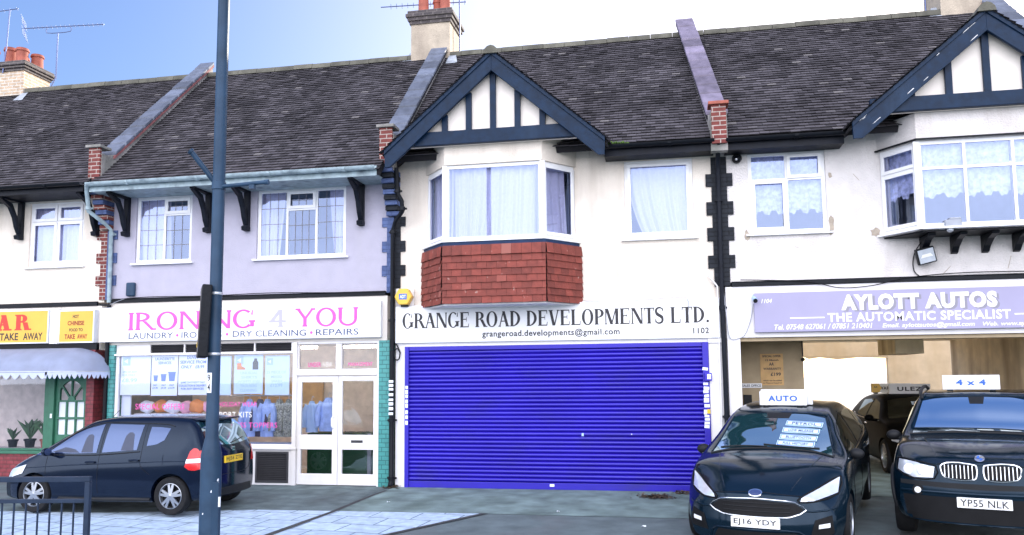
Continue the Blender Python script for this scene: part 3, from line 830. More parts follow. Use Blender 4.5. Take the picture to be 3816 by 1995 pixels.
def upper_room(h, x0, x1, z0=3.45, z1=5.5):
    mb = MB(); mb.panel(x0, x1, z0, z1, [], 1.6, 1.65)
    mb.box(x0, x1, .26, 1.6, z0 - .06, z0 - .01); mb.box(x0, x1, .26, 1.6, z1 + .01, z1 + .06)
    mb.build('upstairs_room', 'room', h)

# ------------------------------------------------------------------ upper walls
def wall(h, x0, x1, z0, z1, holes, mat, y0=0.0, y1=.25, name='wall'):
    mb = MB(); mb.panel(x0, x1, z0, z1, holes, y0, y1)
    return mb.build(name, mat, h)

# house 1 (take away)
wall(H[1], -16.0, -10.43, 3.335, 5.60, [(-12.13, -10.93, 4.06, 5.315), (-15.4, -13.6, 4.06, 5.315)], 'cream')
window(H[1], T((-12.13, 0, 4.06)), 1.20, 1.255, [(0, .5, 0, .70, 1), (.5, 1, 0, .70, 1), (0, .5, .70, 1, 1), (.5, 1, .70, 1, 1)], sheer(0, 1, 0, 1, folds=9, seed=3))
upper_room(H[1], -15.9, -10.5)
# house 2 (laundry)
wall(H[2], -10.37, -4.72, 3.38, 5.60, [(-9.81, -8.65, 4.05, 5.32), (-7.33, -5.60, 4.045, 5.33)], 'lavender')
window(H[2], T((-9.81, 0, 4.05)), 1.16, 1.27, [(0, .5, 0, 1, 0), (.5, 1, 0, .72, 0), (.5, 1, .72, 1, 1)], sheer(-.02, .52, 0, .56, folds=5, seed=4), lead=1)
window(H[2], T((-7.33, 0, 4.045)), 1.73, 1.285, [(0, .335, 0, 1, 0), (.335, .665, 0, .70, 0), (.335, .665, .70, 1, 1), (.665, 1, 0, 1, 0)], several(sheer(-.02, .28, 0, .22, folds=4, seed=5), sheer(.78, 1.02, .85, 1.0, folds=4, seed=6)), lead=1)
upper_room(H[2], -10.2, -4.9)
# house 3 (shutter)
wall(H[3], -4.66, 0.89, 3.12, 5.95, [(-4.05, -1.47, 4.20, 5.38), (-.63, .50, 4.14, 5.47)], 'cream')
window(H[3], T((-.63, 0, 4.14)), 1.13, 1.33, [(0, 1, 0, 1, 1)], sheer(.04, .95, .30, .99, folds=7, depth=.04, swag=1.2, seed=8))
upper_room(H[3], -4.5, .8)
# house 4 (car sales)
wall(H[4], 0.95, 6.5, 3.36, 5.95, [(1.385, 2.59, 4.14, 5.49), (3.55, 5.95, 4.2, 5.3)], 'white_rough')
window(H[4], T((1.385, 0, 4.14)), 1.205, 1.35, [(0, .5, 0, .66, 1), (.5, 1, 0, .66, 0), (0, .5, .66, 1, 0), (.5, 1, .66, 1, 1)], several(lace(.0, .5, 11), lace(.5, 1.0, 12)))
upper_room(H[4], 1.1, 6.4)

# ------------------------------------------------------------------ gables and bays
def gable(h, cx, apex, half, zend, zendtop, y, studs, zb0, zb1, halfbeam):
    """projecting timbered gable: barge boards, infill, studs, beam and its little tiled roof"""
    g = thing_part = MB()
    slope = (apex - zendtop) / half
    inner = apex - .35
    k = (inner - zend) / slope
    infill = MB()
    hb = (inner + .1 - zb0) / slope
    infill.prism([(cx - hb, zb0), (cx + hb, zb0), (cx, inner + .1)], y + .16, y + .21)
    gab = infill.build('gable', 'cream_smooth', h)
    for sgn in (-1, 1):
        mb = MB()
        mb.prism([(cx, apex), (cx + sgn * half, zendtop), (cx + sgn * (half - .012), zend), (cx + sgn * (k - .03), zend), (cx, inner)], y, y + .05)
        mb.prism([(cx, apex + .004), (cx + sgn * half, zendtop + .004), (cx + sgn * half, zendtop - .075), (cx, apex - .075)], y - .022, y - .002)
        mb.prism([(cx, inner + .032), (cx + sgn * (k - .03 + .035), zend), (cx + sgn * (k - .03), zend), (cx, inner)], y - .012, y - .002)
        mb.build('barge_board', 'timber_blue', gab, bevel=.005)
    mb = MB(); mb.box(cx - halfbeam, cx + halfbeam, y + .07, y + .157, zb0, zb1); mb.build('tie_beam', 'timber_blue', gab, bevel=.008)
    for d in studs:
        zt = inner + .05 - slope * abs(d)
        mb = MB(); mb.box(cx + d - .05, cx + d + .05, y + .10, y + .157, zb1 + .002, zt); mb.build('stud', 'timber_blue', gab, bevel=.006)
    # its roof, running back into the main slope
    r = MB()
    yr = (apex - RZ0) / SL + .25
    ye = (zendtop - RZ0) / SL
    for sgn in (-1, 1):
        ex = half + .03
        a = [(cx, y + .06, apex - .03), (cx + sgn * ex, y + .06, apex - .03 - slope * ex), (cx + sgn * ex, ye + .35, apex - .03 - slope * ex), (cx, yr, apex - .03)]
        up = Vector((0, 0, .035))
        V0 = [r.v(p) for p in a]; V1 = [r.v(Vector(p) - up) for p in a]
        r.bm.faces.new(V0); r.bm.faces.new(V1[::-1])
        for i in range(4): r.bm.faces.new((V0[i], V0[(i + 1) % 4], V1[(i + 1) % 4], V1[i]))
    rr = r.build('gable_roof', 'roof_under', gab)
    t = MB()
    nrm = sqrt(1 + slope * slope)
    for sgn in (-1, 1):
        Ls = (half + .06) * nrm
        # course runs along y, climbing towards the apex
        O = Vector((cx + sgn * (half + .06), y - .05, apex - slope * (half + .06) - .01))
        u = Vector((0, 1, 0)); v = Vector((-sgn, 0, slope)).normalized(); n = Vector((sgn * slope, 0, 1)).normalized()
        def rng(s_, Ls=Ls):
            f = s_ / Ls
            return (0, (ye + (yr - ye) * f) + .30 - (y - .05))
        tiles(t, O, u, v, n, 1, Ls, rng=rng)
    t.build('gable_roof_tiles', 'roof_tile', rr, recalc=False)
    t = MB(); yy = y - .06
    while yy < yr - .25:
        t.m = T((cx, 0, apex + .0))
        ring = [(-.13, -.07), (-.11, .0), (-.06, .05), (0, .07), (.06, .05), (.11, .0), (.13, -.07)]
        t.prism(ring, yy, yy + .38); yy += .385
    t.build('gable_ridge', 'ridge_tile', rr, smooth=50)
    # barge undercloak: edge of the tiles
    return gab

gable(H[3], -2.735, 7.275, 1.855, 5.39, 5.675, -.82, (-.83, -.415, 0, .415, .83), 5.74, 5.97, 1.62)
gable(H[4], 4.80, 7.275, 1.95, 5.40, 5.66, -.82, (-1.06, -.53, 0, .53, 1.06), 5.80, 6.02, 1.66)

def bay(h, x0, x1, p, inset, z0, z1, front_cells, side_cells, cur_f, cur_l, cur_r, top, sillmat='upvc'):
    """canted bay: three window faces, plastered head above"""
    base = MB()
    fx0, fx1 = x0 + inset, x1 - inset
    # head panel
    base.prismz([(x0, 0), (fx0, -p), (fx1, -p), (x1, 0)], z1 + .002, top)
    b = base.build('bay_head', 'cream' if h is H[3] else 'white_rough', h)
    L_ = sqrt(p * p + inset * inset); ang = math.atan2(p, inset)
    hh = z1 - z0
    mf = T((fx0, -p, z0))
    window(h, mf, fx1 - fx0, hh, front_cells, cur_f, sill=True, name='bay_window', sill_ext=.03)
    ml = T((x0, 0, z0)) @ R_z(-ang)
    window(h, ml, L_, hh, side_cells, cur_l, sill=True, name='bay_window', sill_ext=.03)
    mr_ = T((fx1, -p, z0)) @ R_z(ang)
    window(h, mr_, L_, hh, side_cells, cur_r, sill=True, name='bay_window', sill_ext=.03)
    mb = MB(); mb.prismz([(x0 + .1, .02), (fx0 + .06, -p + .12), (fx1 - .06, -p + .12), (x1 - .1, .02)], z0 - .04, z0 - .005)
    mb.build('bay_floor', 'white_paint', h)
    for xx in (fx0, fx1):
        mb = MB(); mb.box(xx - .045, xx + .045, -p + .012, -p + .09, z0, z1); mb.build('corner_post', 'upvc', h, bevel=.01)
    return fx0, fx1

bay(H[3], -4.10, -1.44, .60, .50, 4.135, 5.42, [(0, 1, 0, 1, 0)], [(0, 1, 0, 1, 1)],
    several(sheer(-.01, .52, .02, .44, folds=8, depth=.035, swag=.8, seed=21), sheer(.34, 1.01, .30, .99, folds=9, depth=.035, swag=.8, seed=22)),
    sheer(0, 1.02, 0, 1.02, folds=5, seed=23), sheer(-.05, .80, -.05, .92, folds=4, seed=24, swag=.6), 5.93)
bay(H[4], 3.38, 6.22, .60, .42, 4.04, 5.37, [(0, 1/3, 0, .68, 0), (1/3, 2/3, 0, .68, 0), (2/3, 1, 0, .68, 0), (0, 1/3, .68, 1, 0), (1/3, 2/3, .68, 1, 0), (2/3, 1, .68, 1, 0)], [(0, 1, 0, .70, 1), (0, 1, .70, 1, 1)],
    several(lace(.02, .33, 31, 2, .34), lace(.34, .66, 32, 3, .34), lace(.67, .98, 33, 3, .34)), lace(.05, .95, 34, 3, .38), lace(.05, .95, 35, 3, .38), 5.80)
# dark drip strip over bay 4, bay base black brackets
mb = MB(); mb.prismz([(3.34, -.02), (3.78, -.64), (5.82, -.64), (6.26, -.02), (6.2, .0), (5.78, -.60), (3.82, -.60), (3.40, .0)], 5.374, 5.398); mb.build('drip_strip', 'black_paint', H[4])
mb = MB(); mb.prismz([(3.42, 0), (3.83, -.57), (5.77, -.57), (6.18, 0)], 3.975, 3.998); mb.build('bay_soffit', 'black_paint', H[4])
for x in (3.98, 4.42, 4.86, 5.30, 5.74):
    mb = MB(); mb.prismx([(-.003, 3.97), (-.50, 3.97), (-.48, 3.93), (-.30, 3.89), (-.14, 3.80), (-.06, 3.72), (-.003, 3.70)], x - .05, x + .05)
    mb.build('bay_bracket', 'black_paint', H[4], bevel=.006)

# tile hung apron of bay 3
A3 = [(-4.17, .0), (-3.62, -.66), (-1.88, -.66), (-1.37, .0)]
ap = MB(); ap.prismz([(A3[0][0] + .03, 0), (A3[1][0] + .02, A3[1][1] + .03), (A3[2][0] - .02, A3[2][1] + .03), (A3[3][0] - .03, 0)], 3.08, 4.03)
apron = ap.build('bay_apron', 'roof_under', H[3])
mb = MB()
for (a, b) in zip(A3, A3[1:]):
    a, b = Vector((*a, 3.07)), Vector((*b, 3.07)); u = (b - a).normalized(); n = Vector((u.y, -u.x, 0))
    tiles(mb, a + u * .003, u, (0, 0, 1), n, (b - a).length - .006, .80, gauge=.114, tw=.168, thick=.014, jit=.003)
    tiles(mb, a + u * .003 + Vector((0, 0, .80)), u, (0, 0, 1), n, (b - a).length - .006, .17, gauge=.17, tw=.168, thick=.014, jit=.003)
mb.build('hung_tiles', 'red_tile', apron, recalc=False)
mb = MB(); mb.prismz([(-4.14, .0), (-3.615, -.645), (-1.885, -.645), (-1.40, .0), (-1.44, 0), (-1.9, -.60), (-3.60, -.60), (-4.10, .0)], 4.03, 4.095); mb.build('lead_flashing', 'navy_paint', apron)
mb = MB(); mb.prismz([(-4.12, 0), (-3.60, -.62), (-1.90, -.62), (-1.42, 0)], 3.045, 3.072); mb.build('bay_underside', 'white_paint', apron)

# ------------------------------------------------------------------ party walls with coping, pier, corbels and quoins
def party(h, x, xt, ztop_y, matL, matR, coping, zs, corb=True, pier='brick_red', qn=((4.70, 4.53), (4.27, 4.08), (3.84, 3.65))):
    W = .135
    yb, zb = -.12, rz(-.12) + .26
    yt, zt = ztop_y, rz(ztop_y) + .30
    mb = MB()
    # upstand
    def sh(y): return (xt - x) * max(0, (y + .12)) / (ztop_y + .12)
    def slab(w, ylo, yhi, l0, l1, m):
        V = []
        for y in (ylo, yhi):
            for sx in (-w, w):
                for l in (l0, l1): V.append(m.v((x + sh(y) + sx, y, rz(y) + l)))
        f = m.bm.faces.new
        a = V; f((a[0], a[1], a[3], a[2])); f((a[4], a[6], a[7], a[5])); f((a[0], a[4], a[5], a[1])); f((a[2], a[3], a[7], a[6])); f((a[1], a[5], a[7], a[3])); f((a[0], a[2], a[6], a[4]))
    slab(W, yb - .14, yt, -.15, .21, mb)
    mb.box(x - W + .003, x + W - .003, -.42, -.26, 5.45, rz(-.3) + .34)
    pw = mb.build('parapet', 'cement', h)
    cp = MB(); y = yb
    while y < yt - .05:
        y2 = min(y + .275, yt)
        slab(W + .045, y + .018, y2 - .018, .212 + random.uniform(-.004, .004), .285 + random.uniform(-.010, .010), cp)
        y = y2
    cp.build('coping', coping, pw, bevel=.012)
    ed = MB(); slab(W + .038, yb, yt - .01, .150, .209, ed); ed.build('coping_edge', 'coping_red' if pier == 'brick_red' and matL == 'brick_red' else 'roof_under', pw)
    # top end face: end cap down to the ridge
    pr = MB(); pr.box(x - .115, x + .115, -.47, -.42, 5.56, 6.19)
    pr.build('brick_pier', pier, pw)
    pc = MB(); pc.box(x - .16, x + .16, -.52, -.20, 6.192, 6.245); pc.build('pier_cap', 'cement' if coping != 'coping_purple' else 'terracotta', pw, bevel=.008)
    # corbelled bricks carrying the pier
    if corb:
        for k in range(9):
            z = 5.50 - k * .088
            d = -.46 + k * .045
            mb = MB(); mb.box(x - .115, x + .115, d, -.003, z - .082, z); mb.build('corbel', (matR if k % 2 else matL) if matL != matR else matL, pw, bevel=.006)
    # pilaster and quoin blocks
    top = 4.70 if corb else 5.45
    mb = MB(); mb.box(x - .125, x + .005, -.022, .26, zs, top); mb.build('pilaster', matL, pw)
    mb = MB(); mb.box(x + .006, x + .125, -.022, .26, zs, top); mb.build('pilaster', matR, pw)
    for z1, z0 in qn:
        mb = MB(); mb.box(x - .215, x - .126, -.026, .05, z0, z1); mb.build('quoin', matL, pw)
        mb = MB(); mb.box(x + .126, x + .215, -.026, .05, z0, z1); mb.build('quoin', matR, pw)
    return pw
MAT['coping_purple'] = M('coping_purple', (0.17, 0.145, 0.20), 0.7, 0.3, 6, bump=0.4, bscale=40, island=0.4)
party(H[2], -10.40, -10.40, 3.18, 'brick_red', 'brick_navy', 'coping', 3.38)
party(H[3], -4.69, -4.69, 2.95, 'brick_navy', 'brick_black', 'coping', 3.36)
party(H[4], .92, .54, 3.25, 'brick_black', 'brick_black', 'coping_purple', 3.30, corb=False, qn=((5.17, 4.96), (4.70, 4.48), (4.27, 4.05), (3.81, 3.60)))
party(H[4], 6.55, 6.30, 3.2, 'brick_red', 'brick_red', 'coping', 3.3)
# brick courses on the side faces of the first two parapets show red
# ------------------------------------------------------------------ chimneys
def chimney(h, x0, x1, y0, y1, z0, z1, body, pots, cap='brick_dark', caph=.30, bodymat_side=None):
    mb = MB(); mb.box(x0, x1, y0, y1, z0, z1)
    c = mb.build('chimney', body, h)
    mb = MB()
    for k in range(4):
        e = (.03, .065, .10, .065)[k]; a = z1 + k * caph / 4
        mb.box(x0 - e, x1 + e, y0 - e, y1 + e, a + .001, a + caph / 4 - .001)
    mb.build('chimney_cap', cap, c, bevel=.006)
    mb = MB(); mb.box(x0 + .02, x1 - .02, y0 + .02, y1 - .02, z1 + caph, z1 + caph + .035); mb.build('flaunching', 'cement', c)
    for px, py, r, hh in pots:
        zz = z1 + caph + .03
        mb = MB(); mb.lathe([(r * 1.05, 0), (r, .03), (r * .93, hh * .75), (r * .96, hh * .8), (r * 1.12, hh * .83), (r * 1.12, hh * .9), (r * 1.0, hh * .93), (r * 1.02, hh), (r * .8, hh), (r * .78, hh * .5), (0, hh * .5)], (px, py, zz), seg=16)
        mb.build('chimney_pot', 'terracotta', c, smooth=40)
    for q in ([(x0 - .22, y0 - .03, rz(y0 - .03) + .02), (x0 + .02, y0 - .03, rz(y0 - .03) + .03), (x0 + .02, y0 + .25, rz(y0 + .25) + .08), (x0 - .1, y0 + .25, rz(y0 + .25) + .07)],
              [(x1 - .02, y0 - .28, rz(y0 - .28) + .045), (x1 + .24, y0 - .28, rz(y0 - .28) + .045), (x1 + .14, y0 + .0, rz(y0) + .07), (x1 - .02, y0 + .0, rz(y0) + .07)]):
        mb = MB(); f = mb.face(q); f.normal_update(); f.normal.z < 0 and f.normal_flip()
        mb.build('lead_flashing', 'lead', c, recalc=False)
    return c
chimney(H[3], -5.34, -4.46, 2.92, 3.75, 8.3, 9.60, 'chimney_render', [(-5.14, 3.2, .12, .5), (-4.64, 3.2, .12, .5), (-4.88, 3.42, .10, .42)], caph=.30)
chimney(H[1], -16.9, -15.10, 2.88, 3.72, 8.2, 9.36, 'brick_buff', [(-16.15, 3.05, .13, .40), (-15.80, 3.2, .14, .46), (-15.42, 3.15, .14, .40), (-15.30, 3.50, .14, .36), (-15.75, 3.55, .13, .36)], caph=.24)
chimney(H[4], 5.42, 6.45, 2.92, 3.9, 8.2, 9.75, 'chimney_render', [(5.7, 3.3, .12, .5), (6.1, 3.3, .12, .5)])

# rainwater pipes
def pipe(h, pts, mat, r=.038, collars=()):
    mb = MB(); mb.tube(smoothpath(pts, 1), r, 10)
    p = mb.build('downpipe', mat, h, smooth=60)
    for (x, y, z) in collars:
        mb = MB(); mb.tube([(x, y, z - .03), (x, y, z + .03)], r * 1.35, 10); mb.box(x - r * 2, x + r * 2, y + r * .5, y + r * .9, z - .016, z + .016)
        mb.build('pipe_collar', mat, p, smooth=60)
    return p
pipe(H[2], [(-10.33, -.72, 5.42), (-10.40, -.62, 5.30), (-10.42, -.55, 5.10), (-10.42, -.53, 4.98), (-10.30, -.25, 4.80), (-10.27, -.09, 4.70), (-10.27, -.07, 3.32)], 'gutter_green', collars=[(-10.42, -.54, 5.03), (-10.27, -.07, 4.62)])
pipe(H[2], [(-10.27, -.065, 3.30), (-10.27, -.065, 0.1)], 'black_paint')
pipe(H[3], [(-4.53, -.36, 5.50), (-4.53, -.30, 5.07), (-4.46, -.26, 4.92), (-4.46, -.24, 4.75), (-4.62, -.13, 4.60), (-4.68, -.10, 4.44), (-4.68, -.10, 2.35)], 'black_paint', collars=[(-4.53, -.30, 5.10), (-4.46, -.24, 4.80), (-4.68, -.10, 4.42), (-4.68, -.10, 2.86)])
p_ = pipe(H[3], [(-4.68, -.10, 2.34), (-4.68, -.10, 1.14), (-4.68, -.10, .12), (-4.68, -.16, .03)], 'black_paint', r=.042, collars=[(-4.68, -.10, 1.14), (-4.68, -.10, .16)])
for z in (1.80, 1.735, 1.665, 1.575, 1.485, 1.42, 1.34, 1.25):
    mb = MB(); mb.box(-4.72, -4.64, -.146, -.143, z - .022 + random.uniform(-.008, .008), z + .025); mb.build('sticker', 'paper', p_)
pipe(H[4], [(.905, -.44, 5.60), (.905, -.16, 5.40), (.905, -.09, 5.20), (.905, -.075, 4.7), (.90, -.075, 2.98), (.915, -.075, 1.2), (.915, -.075, .1)], 'timber_black', collars=[(.905, -.075, 4.72), (.90, -.075, 2.95), (.915, -.075, 1.2)])
mb = MB(); mb.tube([(.69, -.05, 3.49), (.79, -.055, 3.36), (.835, -.055, 3.30), (.835, -.055, 2.6), (.83, -.055, .5)], .014, 8)
for z in (3.1, 2.3, 1.75): mb.box(.80, .87, -.05, -.04, z - .01, z + .01)
mb.build('conduit', 'white_paint', H[3], smooth=60)

# flaking paint along the right hand gable, bare patches of render round the right hand windows
gb = [o for o in bpy.data.objects if o.name.startswith('gable') and o.parent is H[4]][0]
rn = random.Random(12)
for k in range(9):
    d = rn.uniform(.05, 1.8); sl = (7.275 - 5.66) / 1.95; e = rn.choice([.085, .085, .30]) + rn.uniform(-.01, .012)
    x = 4.80 - d; z = 7.275 - sl * d - e; l_ = rn.uniform(.02, .07); hgt = rn.uniform(.006, .016)
    mb = MB(); mb.face([(x - l_, -.8235, z - sl * l_), (x + l_, -.8235, z + sl * l_), (x + l_ * .8, -.8235, z + sl * l_ * .8 + hgt), (x - l_ * .6, -.8235, z - sl * l_ * .6 + hgt * .7)])
    mb.build('paint_flake', 'sign_white', gb, recalc=False)
def bare(h, cx, cz, w, hh, seed):
    rn = random.Random(seed); mb = MB(); P = []
    for k in range(16):
        a = 2 * pi * k / 16; r = rn.uniform(.65, 1.1); P.append((cx + w * r * cos(a), cz + hh * r * sin(a)))
    mb.prism(P, -.004, -.001); mb.build('bare_patch', 'cement_patch', h)
MAT['cement_patch'] = M('cement_patch', (0.40, 0.34, 0.27), 0.9, 0.25, 12, bump=0.6, bscale=50)
bare(H[4], 2.645, 4.25, .045, .17, 1); bare(H[4], 1.335, 4.12, .045, .10, 2); bare(H[4], 3.30, 4.10, .085, .075, 3); bare(H[4], 2.66, 5.05, .03, .06, 4)
bare(H[4], 2.63, 4.12, .035, .05, 6)
for x, z, l_, a in ((3.05, 5.0, .07, .9), (4.3, 3.45, .09, -.8), (5.2, 3.55, .10, -1.3), (2.1, 3.9, .03, .3)):
    mb = MB(T((x, 0, z)) @ Matrix.Rotation(a, 4, 'Y')); mb.box(-l_, l_, -.003, -.001, -.004, .004); mb.build('crack', 'cement_patch', H[4])
# ================================================================== ground floors
for i, x in ((2, -10.40), (3, -4.69), (4, .92), (4, 6.55)):
    mb = MB(); mb.box(x - .09, x + .09, .27, 6.3, 0, 5.5); mb.build('party_wall', 'room_dark', H[i])

def band(h, x0, x1, z0, z1, y=-.055, mat='black_paint'):
    mb = MB(); mb.box(x0, x1, y, -.002, z0, z1); mb.box(x0, x1, y + .02, -.002, z1 + .001, z1 + .02)
    return mb.build('string_course', mat, h, bevel=.008)
band(H[1], -16, -10.54, 3.27, 3.335)
band(H[2], -10.24, -4.83, 3.31, 3.375)
band(H[4], 1.06, 6.4, 3.285, 3.35)

# ------------------------------------------------------------------ house 1: take away
h = H[1]
wall(h, -16, -10.46, 2.45, 3.268, [], 'cream_smooth', -.02, .2, 'shop_head')
mb = MB(); mb.box(-16, -10.47, -.10, -.022, 2.44, 2.57); mb.build('shutter_box', 'black_paint', h)
mb = MB(); mb.box(-10.66, -10.50, -.09, .2, 0, 2.44); mb.build('pier', 'brick_maroon', h)
mb = MB(); mb.box(-16, -11.50, -.03, .15, 0, .50); mb.build('stall_riser', 'brick_maroon', h)
mb = MB(); mb.box(-16, -11.52, -.07, .1, .502, .56); mb.build('shop_sill', 'green_paint', h, bevel=.006)
mb = MB(); mb.panel(-16, -11.50, .562, 2.44, [(-15.9, -11.62, .60, 2.30)], .0, .07); fr = mb.build('shop_window', 'green_paint', h, bevel=.006)
mb = MB(); mb.face([(-15.92, .035, .58), (-11.60, .035, .58), (-11.60, .035, 2.32), (-15.92, .035, 2.32)]); mb.build('glass', 'glass_shop', fr, recalc=False)
mb = MB(); mb.box(-11.49, -11.38, -.04, .12, 0, 2.44); mb.box(-10.72, -10.662, -.04, .12, 0, 2.44); mb.box(-11.38, -10.72, -.04, .12, 1.96, 2.44); mb.build('door_frame', 'green_paint', h, bevel=.006)
# door: fan light over six pale panes
DX0, DX1 = -11.375, -10.725
cx = (DX0 + DX1) / 2
holes = []
pw_ = .165
for cidx in range(3):
    for r_ in range(2):
        x0 = cx - 1.5 * pw_ - .03 + cidx * (pw_ + .03); z0 = .86 + r_ * .325
        holes.append((x0, x0 + pw_, z0, z0 + .285))
mb = MB(); mb.panel(DX0, DX1, .01, 1.95, holes + [(DX0 + .08, DX1 - .08, 1.50, 1.87)], .01, .06)
dr = mb.build('door', 'green_paint', h, bevel=.005)
mb = MB()
R1, R0 = .285, .07
for s_ in (-1, 1):
    arc_ = [(cx + s_ * R1 * 1.0 * sin(a), 1.50 + .37 * cos(a)) for a in [k * pi / 2 / 8 for k in range(9)]]
    mb.prism(arc_ + [(cx + s_ * .29, 1.874), (cx, 1.874)] if s_ > 0 else (arc_ + [(cx - .29, 1.874), (cx, 1.874)])[::-1], .012, .058)
mb.prism([(cx + .075 * cos(a), 1.50 + .08 * sin(a)) for a in [k * pi / 8 for k in range(9)]], .010, .05)
for a in (pi / 4, pi / 2, 3 * pi / 4):
    c_, s_ = cos(a), sin(a)
    mb.prism([(cx + .06 * c_ - .013 * s_, 1.5 + .07 * s_ + .013 * c_), (cx + .06 * c_ + .013 * s_, 1.5 + .07 * s_ - .013 * c_), (cx + .29 * c_ + .013 * s_, 1.5 + .37 * s_ - .013 * c_), (cx + .29 * c_ - .013 * s_, 1.5 + .37 * s_ + .013 * c_)], .013, .055)
mb.build('fanlight', 'green_paint', dr)
mb = MB()
for q in holes: mb.face([(q[0], .05, q[2]), (q[1], .05, q[2]), (q[1], .05, q[3]), (q[0], .05, q[3])])
mb.build('pane', 'paper', dr, recalc=False)
mb = MB(); mb.face([(DX0 + .08, .05, 1.5), (DX1 - .08, .05, 1.5), (DX1 - .08, .05, 1.88), (DX0 + .08, .05, 1.88)]); mb.build('glass', 'glass_shop', dr, recalc=False)
mb = MB(); mb.box(-11.44, -11.40, -.05, -.041, 1.17, 1.25); mb.build('bell_push', 'paper', dr)
mb = MB(); mb.box(-16, -10.6, 2.0, 2.05, 0, 2.44); mb.box(-16, -10.6, .2, 2.0, -.02, .02); mb.build('shop_interior', 'room_shop', h)

# canopy
AW = thing('awning', 'pale blue grey Dutch awning with scalloped edge over the take away front', 'awning', (-13, 0, 2.4))
RA = .74
mb = MB()
segs = [(-16.5 + i * .28, 0) for i in range(21)]
plan = [(x, 0.0) for x, _ in segs] + [(-10.94, a) for a in [k * pi / 2 / 8 for k in range(9)]]
def aw(i, t):
    c_, a = plan[i]
    r = RA * sin(t * pi / 2) ** .9
    return (c_ + r * sin(a), -.06 - r * cos(a), 2.02 + .46 * cos(t * pi / 2) ** 1.1)
V = [[mb.v(aw(i, j / 8)) for j in range(9)] for i in range(len(plan))]
for i in range(len(plan) - 1):
    for j in range(8): mb.bm.faces.new((V[i][j], V[i + 1][j], V[i + 1][j + 1], V[i][j + 1]))
bmesh.ops.solidify(mb.bm, geom=mb.bm.faces[:], thickness=.006)
mb.build('canopy', 'awning_cloth', AW, smooth=35)
mb = MB(); n = 0
for i in range(len(plan) - 1):
    for k in range(16):
        def pt(f, z):
            c_ = plan[i][0] + (plan[i + 1][0] - plan[i][0]) * f; a = plan[i][1] + (plan[i + 1][1] - plan[i][1]) * f
            r = RA + .004
            return (c_ + r * sin(a), -.06 - r * cos(a), z)
        f0, f1 = k / 16, (k + 1) / 16
        def dep(f): return 1.985 - .085 * abs(sin(pi * (i * (1.0 if plan[i][1] == 0 else .55) + f) * 1.5))
        mb.face([pt(f0, 2.03), pt(f1, 2.03), pt(f1, dep(f1)), pt(f0, dep(f0))])
bmesh.ops.remove_doubles(mb.bm, verts=mb.bm.verts, dist=.0005)
mb.build('valance', 'awning_cloth', AW, smooth=60)
mb = MB(); mb.tube([(plan[i][0] + RA * sin(plan[i][1]), -.06 - RA * cos(plan[i][1]), 2.03) for i in range(len(plan))], .012, 6)
for x in (-15, -13.6, -12.2): mb.tube([(x, -.03, 2.05), (x, -.06 - RA, 2.03)], .010, 6)
mb.build('frame', 'galv', AW)

# plants in the take away window
def potted(x, y, z, r, label, leaf_n, hh, seed, pot='terracotta'):
    p = thing('pot_plant', label, 'plant', (x, y, z))
    mb = MB(); mb.lathe([(r * .75, 0), (r * .95, r * 1.3), (r * 1.1, r * 1.3), (r * 1.1, r * 1.65), (r * .95, r * 1.65), (r * .9, r * 1.3), (0, r * 1.3)], (x, y, z), seg=16)
    mb.build('pot', pot, p, smooth=40)
    rn = random.Random(seed); mb = MB()
    for k in range(leaf_n):
        a = rn.uniform(0, 2 * pi); l = hh * rn.uniform(.6, 1.1); w = l * .13; lean = rn.uniform(.2, .75)
        d = Vector((cos(a), sin(a) * .6, 0)); s_ = Vector((-sin(a), cos(a), 0)) * w
        b = Vector((x, y, z + r * 1.4)); m_ = b + d * l * lean * .5 + Vector((0, 0, l * .65)); e = b + d * l * lean * 1.1 + Vector((0, 0, l * .9))
        va = [mb.v(t) for t in (b, m_ - s_, e, m_ + s_)]
        mb.bm.faces.new((va[0], va[1], va[2])); mb.bm.faces.new((va[0], va[2], va[3]))
    mb.build('leaves', 'plant_green', p, recalc=False)
mb = MB(); mb.box(-15.8, -11.65, .12, .50, .54, .59); mb.build('window_shelf', 'room_shop', h)
potted(-12.15, .3, .59, .10, 'broad leaved green plant in a dark pot on the take away window shelf', 34, .42, 3, 'plastic_black')
potted(-11.78, .28, .59, .10, 'tall leafy plant in a terracotta pot beside the green door post', 40, .36, 5)
potted(-12.55, .32, .59, .09, 'small bushy plant at the left of the take away window shelf', 36, .26, 9, 'plastic_black')

# yellow signs
def lightbox(name, label, x0, x1, z0, z1, mat, y0=-.15, frame='sign_frame', fw=.022):
    s_ = thing(name, label, 'sign', ((x0 + x1) / 2, 0, z0))
    mb = MB(); mb.box(x0, x1, y0 + .012, -.022, z0, z1); mb.build('case', frame, s_, bevel=.004)
    mb = MB(); mb.box(x0 + fw, x1 - fw, y0 + .004, y0 + .0115, z0 + fw, z1 - fw); mb.build('face', mat, s_)
    mb = MB(); mb.panel(x0, x1, z0, z1, [(x0 + fw, x1 - fw, z0 + fw, z1 - fw)], y0, y0 + .0118); mb.build('frame', frame, s_)
    return s_
S = lightbox('shop_sign', 'long yellow take away sign with large red letters, cut by the left edge', -16, -11.48, 2.575, 3.215, 'sign_yellow', -.15)
Yt = -.147
for ch, a, b in (('A', -12.62, -12.28), ('R', -12.23, -11.85)):
    place(roman(ch, T=.27, t=.10, sf=.10, W=1.0, gap=.03), 'lettering', 'ink_red', S, a, b, 2.83, 3.13, Yt)
place(sans('TAKE', .025), 'lettering', 'ink_black', S, -12.54, -12.13, 2.64, 2.78, Yt)
place(sans('AWAY', .025), 'lettering', 'ink_black', S, -12.02, -11.60, 2.64, 2.78, Yt)
S = lightbox('shop_sign', 'square yellow sign reading hot Chinese food to take away', -11.26, -10.505, 2.57, 3.19, 'sign_yellow', -.15)
